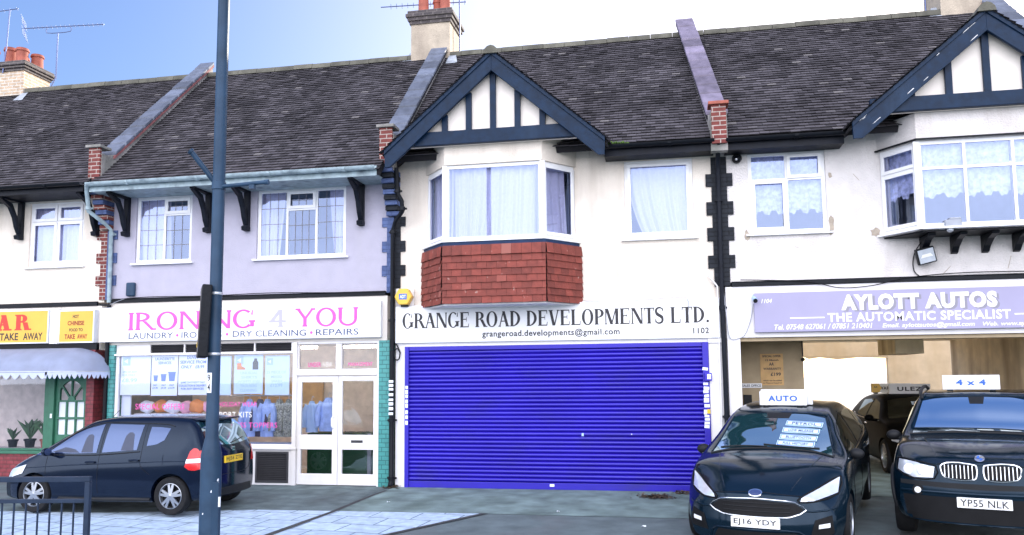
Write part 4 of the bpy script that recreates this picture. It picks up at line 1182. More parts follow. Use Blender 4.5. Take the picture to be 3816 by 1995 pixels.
place(sans('HOT', .035), 'lettering', 'ink_black', S, -10.965, -10.835, 3.035, 3.10, Yt)
place(sans('CHINESE', .035), 'lettering', 'ink_rust', S, -11.07, -10.715, 2.90, 2.985, Yt)
place(sans('FOOD TO', .035), 'lettering', 'ink_black', S, -11.03, -10.74, 2.785, 2.845, Yt)
place(sans('TAKE', .035), 'lettering', 'ink_rust', S, -11.125, -10.90, 2.645, 2.735, Yt)
place(sans('AWAY', .035), 'lettering', 'ink_rust', S, -10.855, -10.64, 2.645, 2.735, Yt)
mb = MB(); mb.box(-11.46, -11.28, -.14, -.022, 2.56, 3.22); mb.box(-11.40, -11.34, -.15, -.141, 2.56, 3.22); tag(mb.build('sign_post_casing', 'white_paint', None, bevel=.006), 'narrow white boxed casing between the two yellow signs', 'casing')
mb = MB(); mb.tube([(-12.5, -.06, 3.235), (-11.3, -.06, 3.225)], .016, 8); tag(mb.build('sign_tube', 'white_paint', None, smooth=60), 'white tube lying along the top of the yellow sign', 'tube')

# ------------------------------------------------------------------ house 2: laundry
h = H[2]
wall(h, -10.30, -4.80, 2.52, 3.308, [], 'cream_smooth', -.02, .2, 'shop_head')
for x0, x1 in ((-10.32, -10.12), (-4.935, -4.745)):
    mb = MB(); mb.box(x0, x1, -.05, .25, 0, 2.52 if x0 > -6 else 2.52); mb.build('tiled_pier', 'tile_green', h)
# frame
mb = MB(); mb.panel(-10.115, -6.45, .66, 2.518, [(-10.055, -8.22, .71, 2.315), (-8.12, -6.56, .71, 2.315), (-9.41, -8.73, 2.362, 2.512), (-8.70, -8.03, 2.362, 2.512), (-8.0, -7.33, 2.362, 2.512), (-7.30, -6.60, 2.362, 2.512)], -.01, .06)
sw = mb.build('shop_window', 'white_paint', h, bevel=.005)
mb = MB(); mb.box(-10.13, -6.50, -.055, -.012, 2.318, 2.350); mb.build('transom_rail', 'white_paint', sw, bevel=.005)
for a, b in ((-9.41, -8.73), (-8.70, -8.03), (-8.0, -7.33), (-7.30, -6.60)):
    mb = MB()
    for k in range(5): z = 2.366 + k * .030; mb.prismx([(.0, z), (.035, z + .022), (.039, z + .022), (.004, z)], a, b)
    mb.box(a, b, .045, .055, 2.36, 2.515); mb.build('louvre', 'dark_louvre', sw)
mb = MB()
for a, b in ((-10.07, -8.2), (-8.14, -6.54)): mb.face([(a, .025, .70), (b, .025, .70), (b, .025, 2.33), (a, .025, 2.33)])
mb.build('glass', 'glass_shop', sw, recalc=False)
mb = MB(); mb.box(-10.12, -6.46, -.075, .06, .622, .658); mb.build('shop_sill', 'white_paint', h, bevel=.006)
mb = MB(); mb.panel(-10.115, -6.55, .0, .62, [(-7.235, -6.605, .04, .585)], -.03, .05); mb.build('stall_riser', 'white_paint', h)
mb = MB(); mb.panel(-7.235, -6.605, .04, .585, [(-7.20, -6.64, .075, .55)], -.04, .0)
for k in range(15): z = .078 + k * .0315; mb.prismx([(-.034, z), (-.002, z + .02), (.002, z + .02), (-.030, z)], -7.2, -6.64)
mb.box(-7.23, -6.61, .02, .03, .045, .58); mb.build('vent_grille', 'dark_louvre', h)
mb = MB(); mb.box(-6.545, -6.47, -.06, .09, .0, 2.518); mb.box(-4.975, -4.94, -.04, .09, 0, 2.518); mb.box(-6.468, -4.977, -.05, .09, 1.92, 2.03); mb.box(-6.468, -4.977, -.03, .09, 2.475, 2.518); mb.box(-5.745, -5.64, -.03, .09, 2.032, 2.473); mb.build('door_frame', 'white_paint', h, bevel=.006)
mb = MB(); mb.face([(-6.45, .03, 2.03), (-5.74, .03, 2.03), (-5.74, .03, 2.48), (-6.45, .03, 2.48)]); mb.face([(-5.64, .03, 2.03), (-4.97, .03, 2.03), (-4.97, .03, 2.48), (-5.64, .03, 2.48)]); mb.build('transom_glass', 'glass_shop', h, recalc=False)
for x0, x1, g0, g1, zz, name in ((-6.462, -5.705, -6.392, -5.805, 1.80, 'l'), (-5.698, -4.98, -5.622, -5.045, 1.82, 'r')):
    mb = MB(); mb.panel(x0, x1, .015, 1.915, [(g0, g1, .205, .625), (g0, g1, .88, zz)], -.012, .045)
    d_ = mb.build('door', 'white_paint', h, bevel=.006)
    mb = MB(); mb.face([(g0, .02, .2), (g1, .02, .2), (g1, .02, .63), (g0, .02, .63)]); mb.face([(g0, .02, .87), (g1, .02, .87), (g1, .02, zz), (g0, .02, zz)]); mb.build('glass', 'glass_door', d_, recalc=False)
    mb = MB()
    if name == 'l':
        mb.tube(smoothpath([(-5.765, -.012, .99), (-5.79, -.06, 1.03), (-5.79, -.065, 1.10), (-5.79, -.06, 1.17), (-5.765, -.012, 1.21)], 4), .013, 8); mb.build('handle', 'upvc', d_, smooth=60)
    else:
        mb.box(-5.45, -5.235, -.018, -.0125, .745, .79); mb.build('letter_box', 'dark_louvre', d_, bevel=.003)
        place(sans('01702 477672', .01), 'lettering', 'ink_black', d_, -5.585, -5.12, .905, .945, .0185)
# inside
mb = MB(); mb.box(-10.3, -4.8, 2.8, 2.85, 0, 2.6); mb.box(-10.3, -4.8, .25, 2.8, 2.56, 2.6); mb.box(-10.3, -4.8, .25, 2.8, -.02, .02); mb.build('shop_interior', 'room_shop', h)
mb = MB(); mb.box(-10.0, -6.6, .10, .60, .64, .70); mb.build('window_bed', 'blue_cloth', h)
ct = MB(); ct.box(-6.60, -4.95, .70, 1.15, .02, .86); tag(ct.build('counter', 'counter_green', None, bevel=.01), 'green shop counter seen through the lower door panes', 'counter')
ct = MB(); ct.box(-5.40, -5.33, .64, .695, .02, .86); tag(ct.build('counter_trim', 'cable_grey', None, bevel=.005), 'pale upright strip on the front of the green counter', 'trim')

for x in (-9.0, -7.3, -5.6):
    t = thing('ceiling_light', 'lit warm tube light on the laundry ceiling', 'ceiling light', (x, 1.3, 2.5), 'tube lights in the laundry')
    mb = MB(); mb.box(x - .62, x + .62, 1.25, 1.35, 2.50, 2.555); mb.build('case', 'white_paint', t)
    mb = MB(); mb.tube([(x - .6, 1.3, 2.47), (x + .6, 1.3, 2.47)], .022, 8); mb.build('tube', 'lit_tube', t)
# garments
def garment(name, label, x, y, z0, z1, w, mat, sleeves=True, seed=1, group=None, cat='garment', long=False):
    g = thing(name, label, cat, (x, y, z0), group)
    rn = random.Random(seed); hgt = z1 - z0
    mb = MB()
    def fn(s, t):
        a = s * 2 * pi
        wz = w * (.50 if t < .72 else .50 - (t - .72) / .28 * .34)
        wz *= 1 + .05 * sin(3 * a + rn.random() * 0 + seed) + .04 * sin(t * 9 + seed)
        d = .055 * (1 if t < .9 else .6)
        return (x + wz * cos(a), y + d * sin(a) + .012 * sin(5 * a + seed + t * 4), z0 + hgt * t)
    mb.grid(fn, 28, 10)
    mb.build('body', mat, g, smooth=60)
    if sleeves:
        for s_ in (-1, 1):
            mb = MB(); mb.tube(smoothpath([(x + s_ * w * .36, y, z1 - hgt * .13), (x + s_ * w * .52, y - .02, z1 - hgt * .32), (x + s_ * w * .56, y - .04, z1 - hgt * .62), (x + s_ * w * .53, y - .05, z1 - hgt * .85)], 3), [.055] * 4 + [.06] * 3 + [.045] * 3, 8)
            mb.build('sleeve', mat, g, smooth=60)
    mb = MB(); mb.tube(smoothpath([(x, y, z1 - .01), (x, y, z1 + .06), (x + .02, y, z1 + .09), (x + .04, y, z1 + .06)], 3), .005, 6); mb.build('hanger', 'galv', g)
    return g
garment('suit_jacket', 'navy suit jacket hung in the laundry window in front of the first poster', -9.63, .16, 1.74, 2.31, .30, 'suit_navy', seed=2)
for k, (x, m, lab) in enumerate([(-7.55, 'blue_cloth', 'blue bagged garment hanging nearest the lamp column side of the rail'), (-7.36, 'dark_plum', 'dark shirt hanging under the pink topper lettering'), (-7.20, 'blue_cloth', 'pale blue shirt hanging left of the sequinned jacket'), (-6.98, 'sequin', 'glittering silver and black jacket on the window rail'), (-6.78, 'sequin', 'glittering patterned jacket at the right end of the window rail')]):
    garment('hanging_garment', lab, x, .30 + .03 * (k % 2), .82, 1.50, .26 if k < 4 else .24, m, seed=k + 4, group='garments on the laundry window rail')
mb = MB(); mb.tube([(-8.05, .42, 1.56), (-6.62, .42, 1.56)], .012, 8); tag(mb.build('clothes_rail', 'galv', None), 'steel clothes rail inside the laundry window', 'rail')
garment('hanging_shirt', 'pale blue shirt in clear wrap behind the left door glass', -6.02, .32, .92, 1.52, .34, 'blue_cloth', seed=31)
garment('hanging_shirt', 'long lilac shirt at the left side of the left door glass', -6.36, .36, .90, 1.46, .22, 'ink_paleblue', seed=33)
for k, (x, y, z, r, m, lab) in enumerate([(-9.40, .34, 1.37, .15, 'orange_cloth', 'orange folded laundry bag on the shelf below the cup poster'), (-9.12, .30, 1.36, .16, 'paper', 'white wrapped bundle between the orange and the pink one'), (-8.86, .34, 1.35, .15, 'pink_cloth', 'pink folded bundle right of the white wrapped one'), (-8.60, .30, 1.37, .16, 'orange_cloth', 'rusty orange bundle on the shelf under the duvet poster'), (-8.34, .30, 1.36, .15, 'pink_cloth', 'pink bundle at the right end of the shelf'), (-9.68, .36, 1.36, .15, 'paper', 'white bundle at the left end of the shelf below the suit jacket')]):
    mb = MB(); mb.ball((x, y, z), r, 3, (1.1, .6, .80))
    for v in mb.bm.verts: v.co += Vector((sin(v.co.z * 40 + k), cos(v.co.x * 35), sin(v.co.x * 30 + k))) * .012
    tag(mb.build('laundry_bundle', m, None, smooth=60), lab, 'laundry', 'bundles on the window shelf')
mb = MB(); mb.box(-10.05, -9.86, .10, .13, .71, 2.30); tag(mb.build('white_board', 'paper', None), 'narrow white display panel at the left edge of the laundry window', 'panel')
mb = MB(); mb.box(-9.83, -8.20, .18, .60, 1.215, 1.24); mb.box(-9.80, -9.77, .20, .58, .70, 1.214); mb.box(-8.26, -8.23, .20, .58, .70, 1.214); tag(mb.build('display_shelf', 'white_paint', None), 'white display shelf inside the laundry window', 'shelf')
mb = MB(); mb.box(-9.0, -7.2, 2.70, 2.78, 1.25, 1.9); tag(mb.build('wall_shelving', 'gold', None), 'yellowish shelving on the rear wall of the laundry', 'shelving')

# posters
def poster(label, x0, x1, z0, z1, mat, lines, art=None, y=.034):
    p = thing('poster', label, 'poster', ((x0 + x1) / 2, y, z0), 'posters in the laundry window')
    mb = MB(); mb.box(x0, x1, y, y + .004, z0, z1); mb.build('sheet', mat, p)
    for txt, a, b, c, d, m in lines:
        place(sans(txt, .02), 'lettering', m, p, x0 + (x1 - x0) * a, x0 + (x1 - x0) * b, z0 + (z1 - z0) * c, z0 + (z1 - z0) * d, y - .001)
    if art: art(p, x0, x1, z0, z1, y)
    return p
def logo(p, x0, x1, z0, z1, y, fx=.06, fz=.76, s=.16, m='ink_paleblue'):
    w = (x1 - x0); a = x0 + w * fx; b = a + w * s * 1.6; c = z0 + (z1 - z0) * fz; d = c + (b - a)
    mb = MB(); mb.box(a, b, y - .002, y - .0005, c, d); mb.build('emblem', m, p)
    mb = MB(); cx, cz, r = (a + b) / 2, (c + d) / 2, (b - a) * .36
    mb.prism([(cx - r, cz), (cx + r * .5, cz + r * .8), (cx + r * .5, cz - r * .8)], y - .004, y - .0021); mb.build('emblem', 'paper', p)
def cups(p, x0, x1, z0, z1, y):
    w = x1 - x0; hh = z1 - z0
    for fx, s_ in ((.17, .8), (.47, 1.0), (.79, 1.35)):
        cx = x0 + w * fx; b = z0 + hh * .36; r = w * .10 * s_; t = hh * .15 * s_
        mb = MB(); mb.prism([(cx - r * .75, b), (cx + r * .75, b), (cx + r, b + t), (cx - r, b + t)], y - .003, y - .0005)
        mb.prism([(cx - r * 1.08, b + t + .002), (cx + r * 1.08, b + t + .002), (cx + r * 1.08, b + t + .02), (cx - r * 1.08, b + t + .02)], y - .004, y - .0005)
        mb.build('basket_picture', 'ink_blue', p)
poster('first poster from the left in the laundry window, pale blue with £8.99', -10.04, -9.42, 1.59, 2.31, 'paper', [('20% OF ANY', .06, .55, .57, .62, 'ink_paleblue'), ('FOR ONLY', .06, .50, .49, .54, 'ink_paleblue'), ('£8.99', .05, .56, .33, .43, 'ink_paleblue')], logo)
poster('white laundry window poster with three blue baskets', -9.40, -8.865, 1.575, 2.315, 'paper', [('LAUNDERETTE', .13, .87, .88, .95, 'ink_blue'), ('SERVICES', .25, .75, .78, .85, 'ink_blue'), ('ONLY', .08, .24, .24, .28, 'ink_blue'), ('ONLY', .40, .56, .24, .28, 'ink_blue'), ('ONLY', .70, .88, .24, .28, 'ink_blue'), ('£7.99', .06, .26, .17, .21, 'ink_blue'), ('£9.99', .38, .58, .17, .21, 'ink_blue'), ('£10.99', .66, .90, .17, .21, 'ink_blue')], cups)
poster('white laundry window poster about duvet service, just left of the lamp column', -8.845, -8.245, 1.585, 2.32, 'paper', [('DUVET', .28, .66, .89, .97, 'ink_blue'), ('SERVICE FROM', .05, .92, .78, .86, 'ink_blue'), ('ONLY   £8.99', .08, .86, .66, .74, 'ink_blue'), ('SAME DAY/NEXT DAY', .08, .90, .29, .34, 'ink_blue'), ('COLLECTION & DELIVERY', .03, .93, .21, .26, 'ink_blue'), ('FOR ANY SERVICES', .10, .86, .13, .18, 'ink_blue')])
poster('pale blue poster half hidden behind the lamp column', -8.10, -7.79, 1.58, 2.29, 'paper_blue', [])
def bottle(p, x0, x1, z0, z1, y):
    logo(p, x0, x1, z0, z1, y)
    cx = x0 + (x1 - x0) * .74; b = z0 + (z1 - z0) * .62; r = .055
    mb = MB(); mb.prism([(cx - r, b), (cx + r, b), (cx + r, b + .13), (cx + r * .5, b + .17), (cx + r * .5, b + .20), (cx - r * .5, b + .20), (cx - r * .5, b + .17), (cx - r, b + .13)], y - .003, y - .0005); mb.build('bottle_picture', 'ink_black', p)
    a = x0 + (x1 - x0) * .10
    mb = MB(); mb.prism([(a, b + .0), (a + .16, b + .0), (a + .16, b + .03), (a + .09, b + .06), (a + .08, b + .12), (a, b + .12)], y - .003, y - .0005); mb.build('boot_picture', 'orange_cloth', p)
poster('pale blue poster with boot and dark bottle in the laundry window', -7.73, -7.165, 1.60, 2.305, 'paper_blue', [('UNUSUAL', .22, .82, .50, .57, 'ink_paleblue'), ('SHIRTS', .25, .80, .39, .46, 'ink_paleblue'), ('JACKETS AND', .12, .90, .28, .35, 'ink_paleblue'), ('TROUSERS', .22, .80, .17, .24, 'ink_paleblue'), ('CLEANING', .22, .80, .06, .13, 'ink_paleblue')], bottle)
poster('rightmost poster in the laundry window, pale blue with £12.99', -7.12, -6.65, 1.58, 2.285, 'paper_blue', [('25 PIECE OF', .06, .86, .54, .61, 'ink_paleblue'), ('MIXED', .25, .70, .43, .49, 'ink_paleblue'), ('WASH', .25, .70, .32, .38, 'ink_paleblue'), ('£12.99', .22, .72, .20, .28, 'ink_paleblue')], logo)

def vinyl(txt, label, x0, x1, z0, z1, mat, y=.022, bold=.0):
    o = place(sans(txt, bold, spacing=1.05), 'window_lettering', mat, None, x0, x1, z0, z1, y)
    tag(o, label, 'lettering', 'lettering stuck on the laundry glass')
vinyl('SPECIAL OFFERS', 'pink words special offers on the laundry glass', -9.70, -8.70, 1.325, 1.43, 'ink_pink')
vinyl('HOLIDAY WEAR', 'magenta words holiday wear on the laundry glass', -8.02, -7.26, 1.375, 1.46, 'ink_pink')
vinyl('SPORT KITS', 'white words sport kits on the laundry glass', -8.06, -7.36, 1.18, 1.28, 'ink_white')
vinyl('MATTRESS TOPPERS', 'magenta words mattress toppers low on the laundry glass', -8.10, -6.86, 1.0, 1.09, 'ink_pink')
vinyl('UNDER', 'pink word under on the left transom light', -6.29, -6.05, 2.07, 2.15, 'ink_pink')
vinyl('NEW', 'white word new on the left transom light', -6.01, -5.83, 2.07, 2.155, 'ink_white')
vinyl('MANAGEMENT', 'pink word management on the right transom light', -5.53, -5.08, 2.08, 2.145, 'ink_pink')

S = lightbox('shop_sign', 'long white laundry sign with big pink capitals and navy small capitals', -10.385, -4.88, 2.575, 3.215, 'sign_white', -.14, fw=.012)
Yt = -.1372
rom = dict(T=.15, t=.10, sf=.045, W=1.12, gap=.05)
place(roman('IRONING', **rom), 'lettering', 'ink_pink', S, -9.80, -7.245, 2.775, 3.12, Yt)
place(roman('4', **rom), 'lettering', 'ink_faint', S, -6.98, -6.65, 2.785, 3.10, Yt)
place(roman('YOU', **rom), 'lettering', 'ink_pink', S, -6.475, -5.29, 2.775, 3.115, Yt)
for w_, a, b in (('LAUNDRY', -9.78, -8.87), ('IRONING', -8.70, -7.90), ('DRY CLEANING', -7.68, -6.265), ('REPAIRS', -6.08, -5.285)):
    place(sans(w_, .004), 'lettering', 'ink_navy', S, a, b, 2.622, 2.732, Yt)
for x in (-8.785, -7.79, -6.165):
    mb = MB(); mb.prism([(x + .026 * cos(k * pi / 6), 2.675 + .026 * sin(k * pi / 6)) for k in range(12)], Yt - .001, Yt + .0005); mb.build('dot', 'ink_pink', S)
mb = MB(); mb.box(-9.93, -9.755, -.075, -.002, 3.43, 3.69); tag(mb.build('junction_box', 'column_blue', None, bevel=.025), 'blue grey rounded box on the lavender wall above the laundry sign', 'junction box')

# ------------------------------------------------------------------ house 3: shutter
h = H[3]
wall(h, -4.64, .87, 2.40, 3.118, [], 'white_paint', -.03, .2, 'shop_head')
for x0, x1 in ((-4.635, -4.465), (.665, .875)):
    mb = MB(); mb.box(x0, x1, -.03, .25, 0, 2.399); mb.build('pier', 'white_paint', h)
mb = MB(); mb.box(.655, .90, -.055, -.031, 2.38, 2.46); mb.build('corbel_block', 'white_paint', h, bevel=.01)
sh = MB(); n_ = 33; z0_, z1_ = .115, 2.395; ph = (z1_ - z0_) / n_
prof = []
for k in range(n_):
    z = z0_ + k * ph
    prof += [(.012, z), (-.004, z + ph * .10), (-.020, z + ph * .28), (-.026, z + ph * .5), (-.020, z + ph * .74), (-.004, z + ph * .92)]
prof.append((.012, z1_))
def shf(s, t):
    i = min(int(round(t * (len(prof) - 1))), len(prof) - 1)
    return (-4.40 + s * 4.97, prof[i][0] + .004 * sin(s * 9 + prof[i][1] * 3), prof[i][1])
sh.grid(shf, 24, len(prof) - 1)
SH = sh.build('roller_shutter', 'shutter_blue', h, smooth=25, recalc=False)
mb = MB(); mb.box(-4.40, .57, -.034, .012, .004, .112); mb.build('bottom_rail', 'shutter_blue', SH, bevel=.006)
for x0, x1 in ((-4.463, -4.392), (.562, .66)):
    mb = MB(); mb.box(x0, x1, -.062, .02, .0, 2.40); mb.build('guide_rail', 'shutter_blue', SH, bevel=.006)
mb = MB(); mb.box(-4.39, .56, -.045, .0, 2.33, 2.399); mb.build('header_box', 'shutter_blue', SH, bevel=.004)
def sticker(par, x, y, z, w, hh, m='paper', a=0):
    mb = MB(T((x, y, z)) @ Matrix.Rotation(a, 4, 'Y')); mb.box(-w / 2, w / 2, -.002, 0, -hh / 2, hh / 2); mb.build('sticker', m, par)
for z, hh in ((1.70, .05), (1.62, .075), (1.545, .055), (1.46, .06), (1.385, .07), (1.275, .065), (1.19, .06), (1.095, .07)): sticker(SH, -4.425, -.0635, z, .045, hh)
for x, z, w, hh, m, a in ((.60, 1.965, .085, .045, 'paper', .12), (.60, 1.725, .075, .04, 'paper', 0), (.61, 1.655, .085, .05, 'paper', .08), (.60, 1.60, .08, .045, 'paper', 0), (.61, 1.535, .075, .04, 'paper', -.15), (.605, 1.465, .08, .075, 'paper', 0), (.612, 1.375, .085, .05, 'paper', 0), (.585, 1.275, .05, .075, 'paper', .05), (.635, 1.285, .05, .07, 'plate_yellow', 0), (.605, 1.21, .075, .04, 'paper', .05), (.61, 1.158, .075, .04, 'paper', 0), (.605, 1.10, .08, .045, 'paper', 0), (.60, 1.045, .08, .05, 'paper', .1)):
    sticker(SH, x, -.0635, z, w, hh, m, a)
mb = MB(); mb.box(.585, .70, -.11, -.064, 1.77, 1.90); cb = mb.build('key_switch', 'shutter_blue', SH, bevel=.01)
sticker(SH, .655, -.112, 1.84, .06, .08)
sticker(SH, -1.92, -.036, .075, .075, .042)
sticker(SH, -1.40, -.030, .905, .035, .05, 'ink_paleblue'); sticker(SH, -.60, -.030, .915, .018, .018)

S = lightbox('shop_sign', 'long white sign with black serif capitals above the blue shutter', -4.625, .845, 2.465, 3.095, 'sign_white', -.085, fw=.03)
Yt = -.0825
sr = dict(T=.185, t=.060, sf=.055, W=1.0, gap=.045, space=.30)
place(roman('GRANGE ROAD DEVELOPMENTS LTD.', **sr), 'lettering', 'ink_black', S, -4.50, .685, 2.705, 2.985, Yt)
place(sans('grangeroad.developments@gmail.com', .022, spacing=1.08), 'lettering', 'ink_black', S, -3.08, -.755, 2.515, 2.655, Yt)
place(sans('1102', .02, spacing=1.1), 'lettering', 'ink_black', S, .43, .68, 2.535, 2.632, Yt)
mb = MB(); mb.box(-1.902, -1.898, -.0835, -.0808, 2.50, 3.06); mb.build('joint', 'sign_frame', S)

A = thing('alarm_box', 'yellow six sided burglar alarm box at the left end of the white sign', 'alarm', (-4.48, 0, 3.13))
mb = MB(); mb.box(-4.64, -4.31, -.035, -.032, 3.12, 3.42); mb.build('back_plate', 'white_paint', A)
hexp = [(-4.625, 3.265), (-4.545, 3.405), (-4.385, 3.405), (-4.305, 3.265), (-4.385, 3.125), (-4.545, 3.125)]
mb = MB(); mb.prism(hexp, -.17, -.036); mb.build('cover', 'alarm_yellow', A, bevel=.018)
mb = MB(); mb.box(-4.535, -4.395, -.173, -.1705, 3.215, 3.315); mb.build('badge', 'ink_blue', A)
place(sans('ADT', .03), 'lettering', 'ink_white', A, -4.52, -4.41, 3.235, 3.295, -.1735)
mb = MB(); mb.box(-4.52, -4.40, -.12, -.05, 3.09, 3.124); mb.build('strobe', 'plastic_black', A)
mb = MB(); mb.tube([(-4.60 + .055 * cos(k * pi / 7) , -.06 - .012 * (k % 3), 2.27 + .10 * sin(k * pi / 7)) for k in range(15)] + [(-4.545, -.06, 2.30), (-4.60, -.05, 2.42), (-4.66, -.05, 2.50)], .012, 6)
tag(mb.build('cable_coil', 'cable_black', None, smooth=60), 'coil of black cable hanging left of the blue shutter', 'cable')

# ------------------------------------------------------------------ house 4: car sales
h = H[4]
wall(h, .96, 6.5, 2.46, 3.283, [], 'white_paint', -.03, .25, 'shop_head')
mb = MB(); mb.box(.965, 1.165, -.03, .3, 0, 2.459); mb.build('pier', 'white_paint', h)
mb = MB(); mb.box(1.17, 6.4, .02, .3, 2.40, 2.455); mb.build('lintel', 'garage_brown', h)
mb = MB(); mb.box(1.0, 6.5, .31, 6.349, 2.60, 2.66); mb.build('garage_ceiling', 'garage_tan', h)
mb = MB(); mb.box(1.02, 2.31, 1.20, 1.30, 0, 2.6); mb.box(2.21, 2.31, 1.31, 6.34, 0, 2.6); mb.build('office_partition', 'garage_brown', h)
mb = MB(); mb.panel(-1.0, 9.0, 0, 3.05, [(3.53, 5.63, -1, 2.34)], 9.0, 9.2)  # garage back wall set behind an added open yard that lets daylight in
tag(mb.build('added_yard_wall', 'added_yard_cream', None), 'tall cream back wall with a wide opening, across an open yard added for daylight', 'wall')
mb = MB(); mb.box(6.30, 6.40, .3, 6.34, 0, 2.6); mb.build('garage_side_wall', 'garage_tan', h)
mb = MB(); mb.box(4.27, 4.78, 3.0, 4.3, 2.24, 2.597); mb.build('ceiling_duct', 'garage_tan', h, bevel=.008)
mb = MB(); mb.prism([(3.53, 2.33), (3.68, 2.27), (3.95, 2.31), (4.4, 2.25), (4.95, 2.30), (5.63, 2.27), (5.63, 2.345), (3.53, 2.345)], 8.985, 8.998); mb.build('broken_lintel_edge', 'garage_brown', bpy.data.objects['added_yard_wall'])
mb = MB(); mb.tube([(2.30, 1.17, 2.6), (2.30, 1.17, 2.17)], .012, 6); mb.ball((2.30, 1.15, 2.12), .035, 2); mb.build('conduit', 'ink_black', h, smooth=50)
S = thing('poster', 'gold warranty price poster on the brown garage partition', 'poster', (1.78, 1.2, 1.68))
mb = MB(); mb.box(1.592, 1.975, 1.190, 1.196, 1.68, 2.225); mb.build('sheet', 'gold', S)
for txt, a, b, c, d in (('SPECIAL OFFER', 1.63, 1.94, 2.165, 2.20), ('12 Month', 1.68, 1.90, 2.10, 2.13), ('AA', 1.74, 1.82, 2.02, 2.075), ('WARRANTY', 1.64, 1.94, 1.945, 1.985), ('£199', 1.76, 1.93, 1.84, 1.90), ('which can be added', 1.63, 1.94, 1.75, 1.775), ('to Finance Required', 1.63, 1.94, 1.705, 1.73)):
    place(sans(txt, .03), 'lettering', 'ink_black', S, a, b, c, d, 1.189)
S = thing('door_sign', 'narrow white sales office sign on the brown garage partition', 'sign', (1.43, 1.2, 1.64))
mb = MB(); mb.box(1.255, 1.607, 1.188, 1.197, 1.638, 1.715); mb.build('plate', 'sign_white', S)
place(sans('SALES OFFICE', .02), 'lettering', 'ink_black', S, 1.275, 1.59, 1.655, 1.697, 1.187)
mb = MB(); mb.box(1.29, 1.43, 1.16, 1.197, 1.305, 1.52); tag(mb.build('meter_box', 'plastic_black', None, bevel=.008), 'black meter box on the brown garage partition below the office sign', 'box')

S = thing('shop_sign', 'long lilac grey car sales sign with white italic and bold lettering', 'sign', (3.8, 0, 2.54))
mb = MB(); mb.box(1.395, 6.35, -.10, -.032, 2.535, 3.165); mb.build('board', 'sign_lilac', S, bevel=.004)
Yt = -.102
place(sans('1104', .012, .25), 'lettering', 'ink_white', S, 1.505, 1.67, 3.0, 3.068, Yt)
for w_, a, b in (('AYLOTT', 2.71, 3.85), ('AUTOS', 3.93, 4.955)):
    place(sans(w_, .075, spacing=1.12), 'lettering_shadow', 'ink_grey', S, a + .03, b + .035, 2.832, 3.08, Yt + .001)
    place(sans(w_, .06, spacing=1.12), 'lettering', 'ink_white', S, a, b, 2.855, 3.105, Yt - .001)
place(sans('THE AUTOMATIC SPECIALIST', .03, spacing=1.08), 'lettering', 'ink_white', S, 2.50, 5.13, 2.675, 2.82, Yt)
mb = MB(); mb.box(1.935, 2.455, Yt - .001, Yt + .001, 2.742, 2.762); mb.build('rule', 'ink_white', S)
mb = MB(); mb.box(5.18, 5.70, Yt - .001, Yt + .001, 2.735, 2.755); mb.build('rule', 'ink_white', S)
place(sans('Tel. 07548 627061 / 07851 210401', .016, .22), 'lettering', 'ink_white', S, 1.69, 3.155, 2.57, 2.655, Yt)
place(sans('Email. aylottautos@gmail.com', .016, .22), 'lettering', 'ink_white', S, 3.30, 4.62, 2.555, 2.645, Yt)
place(sans('Web. www.aylott', .016, .22), 'lettering', 'ink_white', S, 4.73, 5.47, 2.555, 2.635, Yt)

F_ = thing('floodlight', 'square halogen floodlight on the white wall above the car sales sign', 'floodlight', (3.97, 0, 3.55))
m_ = T((3.97, -.16, 3.67)) @ Matrix.Rotation(radians(-14), 4, 'Y') @ Matrix.Rotation(radians(12), 4, 'X')
mb = MB(m_); mb.box(-.135, .135, -.03, .06, -.125, .125); mb.box(-.05, .05, .061, .13, -.05, .05); mb.build('housing', 'plastic_black', F_, bevel=.012)
mb = MB(m_); mb.box(-.115, .115, -.036, -.031, -.105, .105); mb.build('glass', 'lamp_clear', F_)
mb = MB(m_); mb.prism([(-.09, -.02), (.09, -.02), (.06, .03), (-.06, .03)], -.040, -.0365); mb.build('reflector', 'plate_white', F_)
F_ = thing('motion_sensor', 'grey motion sensor under the right hand bay above the floodlight', 'sensor', (4.2, 0, 4.05))
mb = MB(); mb.box(4.13, 4.36, -.62, -.46, 4.03, 4.14); mb.box(4.20, 4.36, -.60, -.48, 4.141, 4.175); mb.build('box', 'cable_grey', F_, bevel=.012)
mb = MB(); mb.ball((4.20, -.58, 3.99), .05, 2, (1, 1, .8)); mb.box(4.05, 4.128, -.58, -.5, 4.0, 4.10); mb.build('eye', 'galv', F_, smooth=50)
def cable(pts, label, mat='cable_black', r=.008):
    mb = MB(); mb.tube(smoothpath(pts, 6), r, 6); return tag(mb.build('cable', mat, None, smooth=60), label, 'cable')
cable([(4.14, -.52, 4.02), (3.98, -.2, 3.95), (3.88, -.04, 3.80), (3.82, -.02, 3.62), (3.83, -.02, 3.45), (3.90, -.02, 3.37)], 'black cable looping from the motion sensor past the floodlight')
cable([(1.2, -.07, 3.39), (2.2, -.07, 3.335), (2.7, -.075, 3.22), (3.2, -.075, 3.24), (3.7, -.07, 3.345), (4.6, -.07, 3.40), (6.0, -.07, 3.38)], 'black cable sagging below the band over the car sales sign')
cable([(-10.2, -.07, 3.37), (-9.4, -.07, 3.405), (-8.3, -.07, 3.39), (-7.0, -.075, 3.41), (-5.9, -.07, 3.385), (-4.85, -.07, 3.37)], 'black cable along the band above the laundry sign')
cable([(-9.84, -.03, 3.43), (-9.80, -.05, 3.395), (-9.95, -.07, 3.38), (-10.25, -.08, 3.27), (-10.27, -.1, 3.18)], 'thin grey cable from the rounded box to the laundry sign', 'cable_grey', .006)
